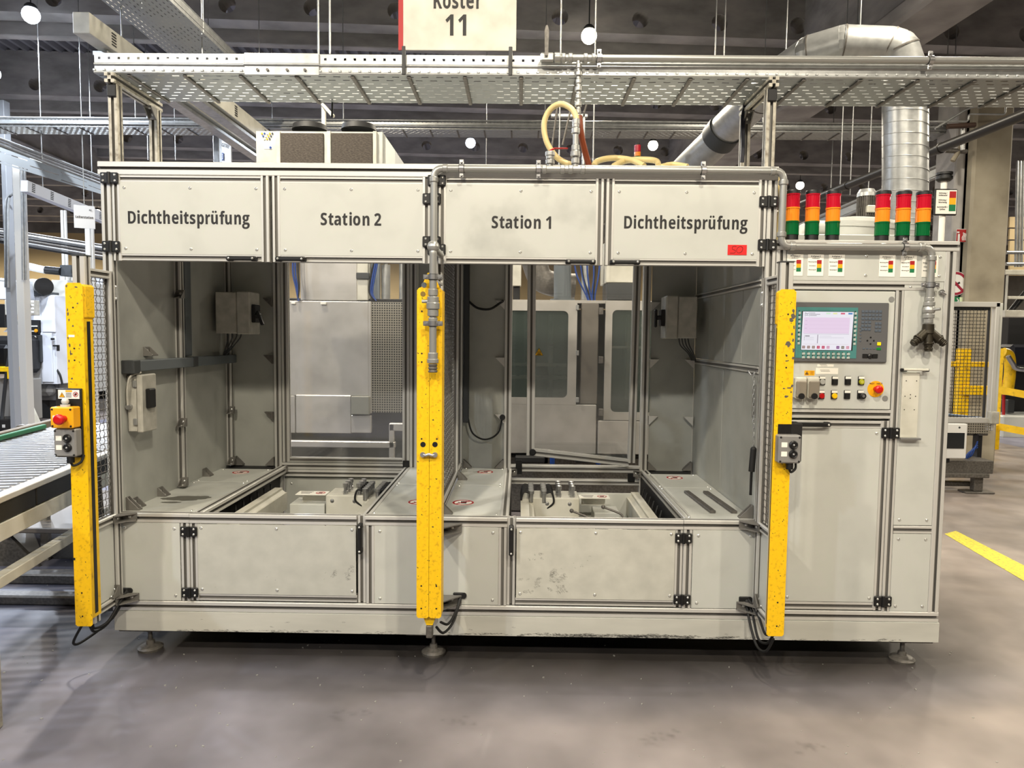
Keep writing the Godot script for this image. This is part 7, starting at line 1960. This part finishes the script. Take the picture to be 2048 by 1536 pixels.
func right_side():
	# signs on the column
	var z := -5.68
	var o := thing("fire_sign", "red fire extinguisher sign with flame symbol on the clad column", "sign", P(1926, 484, z))
	pblock(o, "plate", 1912, 458, 1936, 484, z, 0.008, M.white, 0.0)
	pblock(o, "red_field", 1912.6, 459, 1935, 483.5, z + 0.004, 0.006, M.sign_red, 0.0)
	var b := Bd.new()
	b.span(P(1915, 482, z + 0.006), P(1920, 468, z + 0.008)); b.span(P(1914, 466, z + 0.006), P(1919, 463, z + 0.008))
	for k in 3: b.tube(curve([P(1925 + 3.0 * k, 481, z + 0.005), P(1924.4 + 3.0 * k, 475, z + 0.005), P(1927 + 2.6 * k, 470, z + 0.005), P(1926.5 + 2.7 * k, 465 + k, z + 0.005)], 3), 0.006, 5)
	put([b, M.white], "symbols", o)
	o = thing("no_smoking_sign", "round no smoking sign half hidden by the cabinet edge", "sign", P(1912, 590, z))
	b = Bd.new(); var r := Bd.new(); var c := P(1911, 567, z); var k2 := Bd.new()
	b.cyl(c, c + Vector3(0, 0, 0.006), 0.155, 32); r.lathe([[0.148, 0.006], [0.148, 0.01], [0.118, 0.01], [0.118, 0.006]], c, Vector3(0, 0, 1), 32); r.box(c + Vector3(0, 0, 0.009), Vector3(0.26, 0.03, 0.004), 0, Basis(Vector3(0, 0, 1), -0.8)); k2.box(c + Vector3(-0.01, -0.02, 0.008), Vector3(0.14, 0.024, 0.002), 0, Basis(Vector3(0, 0, 1), 0.5)); put([b, M.white, r, mat(Color(0.55, 0.05, 0.18), 0.5), k2, M.ink], "plate", o)
	o = thing("escape_sign", "green and white escape sign just above the mesh cell frame", "sign", P(1918, 606, z))
	pblock(o, "plate", 1900, 594, 1930, 606, z, 0.006, M.green, 0.0)
	pblock(o, "white_field", 1919, 594.5, 1929, 605, z + 0.003, 0.005, mat(Color(0.80, 0.86, 0.72), 0.5), 0.0)
	b = Bd.new(); b.tube([P(1914, 597, z + 0.004), P(1917, 601, z + 0.004), P(1915, 605, z + 0.004)], 0.008, 5); put([b, M.white], "symbol", o)
	# mesh cell beside the cabinet
	z = -4.3
	o = thing("mesh_cell", "machine guard cell with dark wire mesh window right of the control cabinet", "guard", P(1950, 985, z))
	o.position.y = 0
	pblock(o, "top_rail", 1860, 604, 2002, 613, z, 0.08, M.alu)
	pblock(o, "corner_post", 1987, 605, 1993, 862, z, 0.08, M.alu)
	pblock(o, "corner_post", 1993.5, 606, 2000, 850, z - 0.1, 0.06, M.panel)
	pblock(o, "junction_block", 1982, 824, 2000, 848, z + 0.05, 0.08, M.box_grey)
	pblock(o, "inner_frame", 1970, 614, 1980, 842, z - 0.02, 0.04, M.black)
	pblock(o, "inner_frame", 1860, 613, 1980, 619, z - 0.02, 0.04, M.black)
	pblock(o, "lower_rail", 1860, 836, 1985, 846, z, 0.06, M.alu)
	var a := P(1862, 842, z); var e := P(1974, 617, z)
	wire_panel(o, Vector3(a.x, a.y, z - 0.01), Vector3.RIGHT, Vector3.UP, e.x - a.x, e.y - a.y, 0.04, 0.0032, 0.002, M.dark)
	b = Bd.new(); a = P(1860, 866, z); e = P(1982, 846, z); b.quad(Vector3(a.x, a.y, z), Vector3(e.x, a.y, z), Vector3(e.x, e.y, z), Vector3(a.x, e.y, z), Vector2.ZERO, Vector2(6.5, 1.1)); put([b, M.perf], "perforated_plate", o)
	pblock(o, "back_box", 1860, 846, 1978, 870, z - 0.25, 0.2, M.dark_steel)
	rod(o, "blue_bar", [P(1862, 826, z - 0.1), P(1975, 838, z - 0.1)], 0.018, mat(Color(0.45, 0.52, 0.62), 0.4, 0.3), 0, 6)
	pblock(o, "leg", 1948, 866, 1958, 980, z - 0.2, 0.08, M.dark_steel)
	pblock(o, "valve_stack", 1954, 870, 1966, 925, z - 0.15, 0.1, M.dark)
	pblock(o, "grey_trough", 1860, 922, 1988, 946, z + 0.1, 0.3, M.dark_steel)
	pblock(o, "drip_tray", 1860, 948, 1980, 955, z + 0.15, 0.45, M.dark_steel)
	pblock(o, "base_beam", 1860, 964, 1952, 972, z - 0.05, 0.08, M.dark_steel)
	var ft := Py(1952, 985, 0)
	block(o, "foot_plate", ft + Vector3(-0.16, 0, -0.08), ft + Vector3(0.16, 0.02, 0.08), M.dark_steel)
	block(o, "foot_post", ft + Vector3(-0.05, 0.02, -0.04), ft + Vector3(0.05, 0.32, 0.04), M.dark_steel)
	for k in 4: rod(o, "air_hose", curve([P(1900 + 8 * k, 915, z - 0.1), P(1920 + 7 * k, 925 - 4 * k, z - 0.05), P(1938 + 4 * k, 905 - 3 * k, z - 0.05), P(1955, 895 - 4 * k, z - 0.1)]), 0.008, M.blue, 0, 7)
	o = thing("small_terminal", "cream framed terminal with a dark screen under the mesh cell", "terminal", P(1912, 918, z + 0.1))
	pblock(o, "frame", 1880, 848, 1936, 917, z + 0.15, 0.06, M.white, 0.008)
	pblock(o, "screen", 1886, 866, 1930, 897, z + 0.155, 0.02, mat(Color(0.10, 0.12, 0.13), 0.15), 0.002)
	b = Bd.new(); p_disc(b, P(1919, 855, z + 0.15), 0.011); put([b, M.slate], "lock", o)
	pblock(o, "stand", 1890, 917, 1900, 925, z + 0.12, 0.05, M.dark)
	# yellow posts and rails
	z = -7.6
	o = thing("yellow_barrier", "yellow steel barrier with two sloping rails, right edge", "barrier", P(1990, 905, z))
	o.position.y = 0
	pblock(o, "post", 1999, 697, 2008, 860, z, 0.12, M.yellow_clean)
	pblock(o, "foot_post", 1982, 850, 2001, 902, z + 0.15, 0.1, M.yellow_clean)
	for q in [[778, 792], [852, 866]]:
		b = Bd.new(); b.extr(PackedVector2Array([Vector2(0, -0.055), Vector2(0.05, -0.055), Vector2(0.05, 0.055), Vector2(0, 0.055)]), P(1990, q[0], z + 0.1), Vector3(0, 0, -1), Vector3.UP, P(2130, q[1] + 12, z + 1.0) - P(1990, q[0], z + 0.1)); put([b, M.yellow_clean], "rail", o)
	o = thing("yellow_barrier", "yellow post with cross rails seen through the cell's wire mesh", "barrier", P(1910, 850, -5.2))
	o.position.y = 0
	fblock(o, "post", 1922, 697, 1944, -5.2, 0.10, M.yellow_clean)
	pblock(o, "upper_rail", 1860, 724, 1990, 733, -5.22, 0.06, M.yellow_clean)
	pblock(o, "lower_rail", 1930, 772, 1990, 790, -5.15, 0.06, M.yellow_clean)
	# dark robot cell
	z = -9.2
	o = thing("robot_cell", "dark machine with a yellow robot arm and silver hose at the right edge", "machine", P(2040, 880, z))
	o.position.y = 0
	pblock(o, "dark_cabinet", 2006, 628, 2200, 842, z - 0.5, 1.5, M.dark)
	pblock(o, "upper_drum", 2022, 690, 2140, 735, z - 0.2, 0.4, mat(Color(0.04, 0.05, 0.09), 0.4), 0.05)
	pblock(o, "cable_box", 2015, 800, 2030, 826, z, 0.2, M.slate)
	pblock(o, "pale_base", 2004, 834, 2200, 876, z + 0.3, 1.0, M.panel, 0.02)
	pblock(o, "base_foot", 2022, 876, 2050, 892, z + 0.2, 0.5, M.slate)
	b = Bd.new(); b.tube(curve([P(2006, 705, z + 0.2), P(2018, 712, z + 0.2), P(2020, 745, z + 0.2), P(2014, 790, z + 0.2)]), 0.09, 16); put([b, M.yellow_clean], "robot_arm", o)
	b = Bd.new(); b.tube(curve([P(2016, 712, z + 0.4), P(2026, 728, z + 0.4), P(2036, 738, z + 0.4), P(2080, 740, z + 0.4)]), 0.04, 12); put([b, M.steel], "silver_hose", o)
	rod(o, "red_post", [P(2008, 760, z + 0.1), P(2007, 840, z + 0.1)], 0.025, M.sign_red)
	o = thing("profile_gantry", "cream profile frame on top of the dark robot cell", "frame", P(2040, 630, -8.4))
	pblock(o, "rail", 2010, 622, 2200, 634, -8.4, 0.3, M.cream)
	pblock(o, "rail", 2016, 594, 2200, 598, -8.4, 0.06, M.cream)
	pblock(o, "rail", 2010, 541, 2200, 549, -8.4, 0.1, M.cream)
	pblock(o, "post", 2012, 541, 2018, 634, -8.4, 0.06, M.cream)
	rod(o, "black_strut", [P(2016, 630, -8.5), P(2052, 585, -8.5)], 0.05, M.black)
	o = thing("manifold_pipes", "upright galvanised manifold pipes above the cream frame", "pipes", P(2040, 540, -8.4))
	for u in [2035, 2041, 2047]: rod(o, "pipe", [P(u, 322, -8.4), P(u - 4, 534, -8.4)], 0.02, M.galv)
	for v in [505, 528]: rod(o, "header", [P(2012, v, -8.4), P(2100, v, -8.4)], 0.03, M.galv)
	o = thing("far_shelf", "pale slatted panels in the distance at the right edge", "panel", P(2030, 480, -14.0))
	for k in 5: pblock(o, "slat", 2018, 436 + 24 * k, 2300, 455 + 24 * k, -14.0 - 0.02 * k, 0.05, M.wall_beige)

func small_bits():
	loose_cables([[Vector3(-2.03, 0.335, 0.0), Vector3(-2.05, 0.29, 0.05), Vector3(-2.07, 0.21, 0.12), Vector3(-2.09, 0.20, 0.20), Vector3(-2.07, 0.26, 0.27)], [Vector3(-2.035, 0.34, 0.0), Vector3(-2.04, 0.30, 0.06), Vector3(-2.06, 0.225, 0.14), Vector3(-2.08, 0.225, 0.22), Vector3(-2.055, 0.28, 0.27)], [Vector3(-2.04, 0.33, 0.0), Vector3(-2.07, 0.22, 0.08), Vector3(-2.15, 0.15, 0.2), Vector3(-2.16, 0.17, 0.26), Vector3(-2.10, 0.27, 0.28)]], "grey and black cables looping from the rig's left foot to the yellow post")
	loose_cables([[Vector3(1.19, 0.335, 0.0), Vector3(1.20, 0.28, 0.06), Vector3(1.205, 0.19, 0.14), Vector3(1.22, 0.20, 0.22), Vector3(1.23, 0.26, 0.27)], [Vector3(1.185, 0.335, 0.0), Vector3(1.18, 0.25, 0.08), Vector3(1.185, 0.17, 0.18), Vector3(1.21, 0.17, 0.24), Vector3(1.23, 0.25, 0.28)], [Vector3(1.195, 0.34, 0.0), Vector3(1.215, 0.29, 0.1), Vector3(1.225, 0.23, 0.18), Vector3(1.235, 0.27, 0.26)]], "dark cables looping from the cable entry to the cabinet-side yellow post")
	loose_cables([[Vector3(-0.295, 0.335, 0.0), Vector3(-0.31, 0.28, 0.06), Vector3(-0.34, 0.25, 0.16), Vector3(-0.37, 0.29, 0.24)], [Vector3(-0.29, 0.335, 0.0), Vector3(-0.32, 0.24, 0.1), Vector3(-0.36, 0.22, 0.2), Vector3(-0.39, 0.27, 0.25)]], "thin dark cables beside the foot of the double yellow post")
	var l := []
	for k in 6: l.append([Vector3(-1.67 + 0.02 * k, 0.34, -0.35 - 0.12 * k), Vector3(-1.63, 0.45, -0.40 - 0.12 * k), Vector3(-1.66, 0.58, -0.5 - 0.12 * k), Vector3(-1.685, 0.66, -0.55 - 0.12 * k)])
	loose_cables(l, "black cables hanging in the gap beside the left fixture")
	l = []
	for k in 6: l.append([Vector3(0.83 - 0.02 * k, 0.34, -0.35 - 0.12 * k), Vector3(0.79, 0.45, -0.40 - 0.12 * k), Vector3(0.82, 0.58, -0.5 - 0.12 * k), Vector3(0.85, 0.66, -0.55 - 0.12 * k)])
	loose_cables(l, "black cables hanging in the gap beside the right fixture")

const LIGHT := 19.0
const SCREEN := 0.9

func _ready():
	view = Basis.from_euler(TURN)
	hall = Transform3D(Basis(Vector3.UP, 0.07), Vector3.ZERO)
	var cam := Camera3D.new()
	cam.name = "camera"; cam.position = EYE; cam.rotation = TURN
	cam.fov = rad_to_deg(2.0 * atan(768.0 / F)); cam.far = 200.0; cam.current = true
	add_child(cam)
	var env := Environment.new()
	env.tonemap_mode = Environment.TONE_MAPPER_LINEAR
	env.tonemap_exposure = 1.0
	env.background_mode = Environment.BG_COLOR
	env.background_color = Color(0.02, 0.022, 0.026)
	env.sdfgi_enabled = true; env.ssao_enabled = true; env.ssil_enabled = true
	var we := WorldEnvironment.new()
	we.name = "world"; we.environment = env
	add_child(we)
	materials()
	lamps()
	setting()
	test_rig()
	control_cabinet()
	front_guards()
	operator_box(P(129, 886, 0.425), true, "operator box with red stop button and warning label on the conveyor-side yellow post")
	operator_box(P(1580, 899, 0.41), false, "operator box with two black keys on the cabinet-side yellow post")
	inner_boxes()
	pit_fixture(-1.24, false, "cream clamping fixture with steel pipe fittings sunk in the left bay")
	pit_fixture(0.42, true, "cream clamping fixture with two lever valves sunk in the right bay")
	air_pipes()
	trays()
	signal_towers()
	behind_windows()
	overhead()
	left_side()
	right_side()
	small_bits()
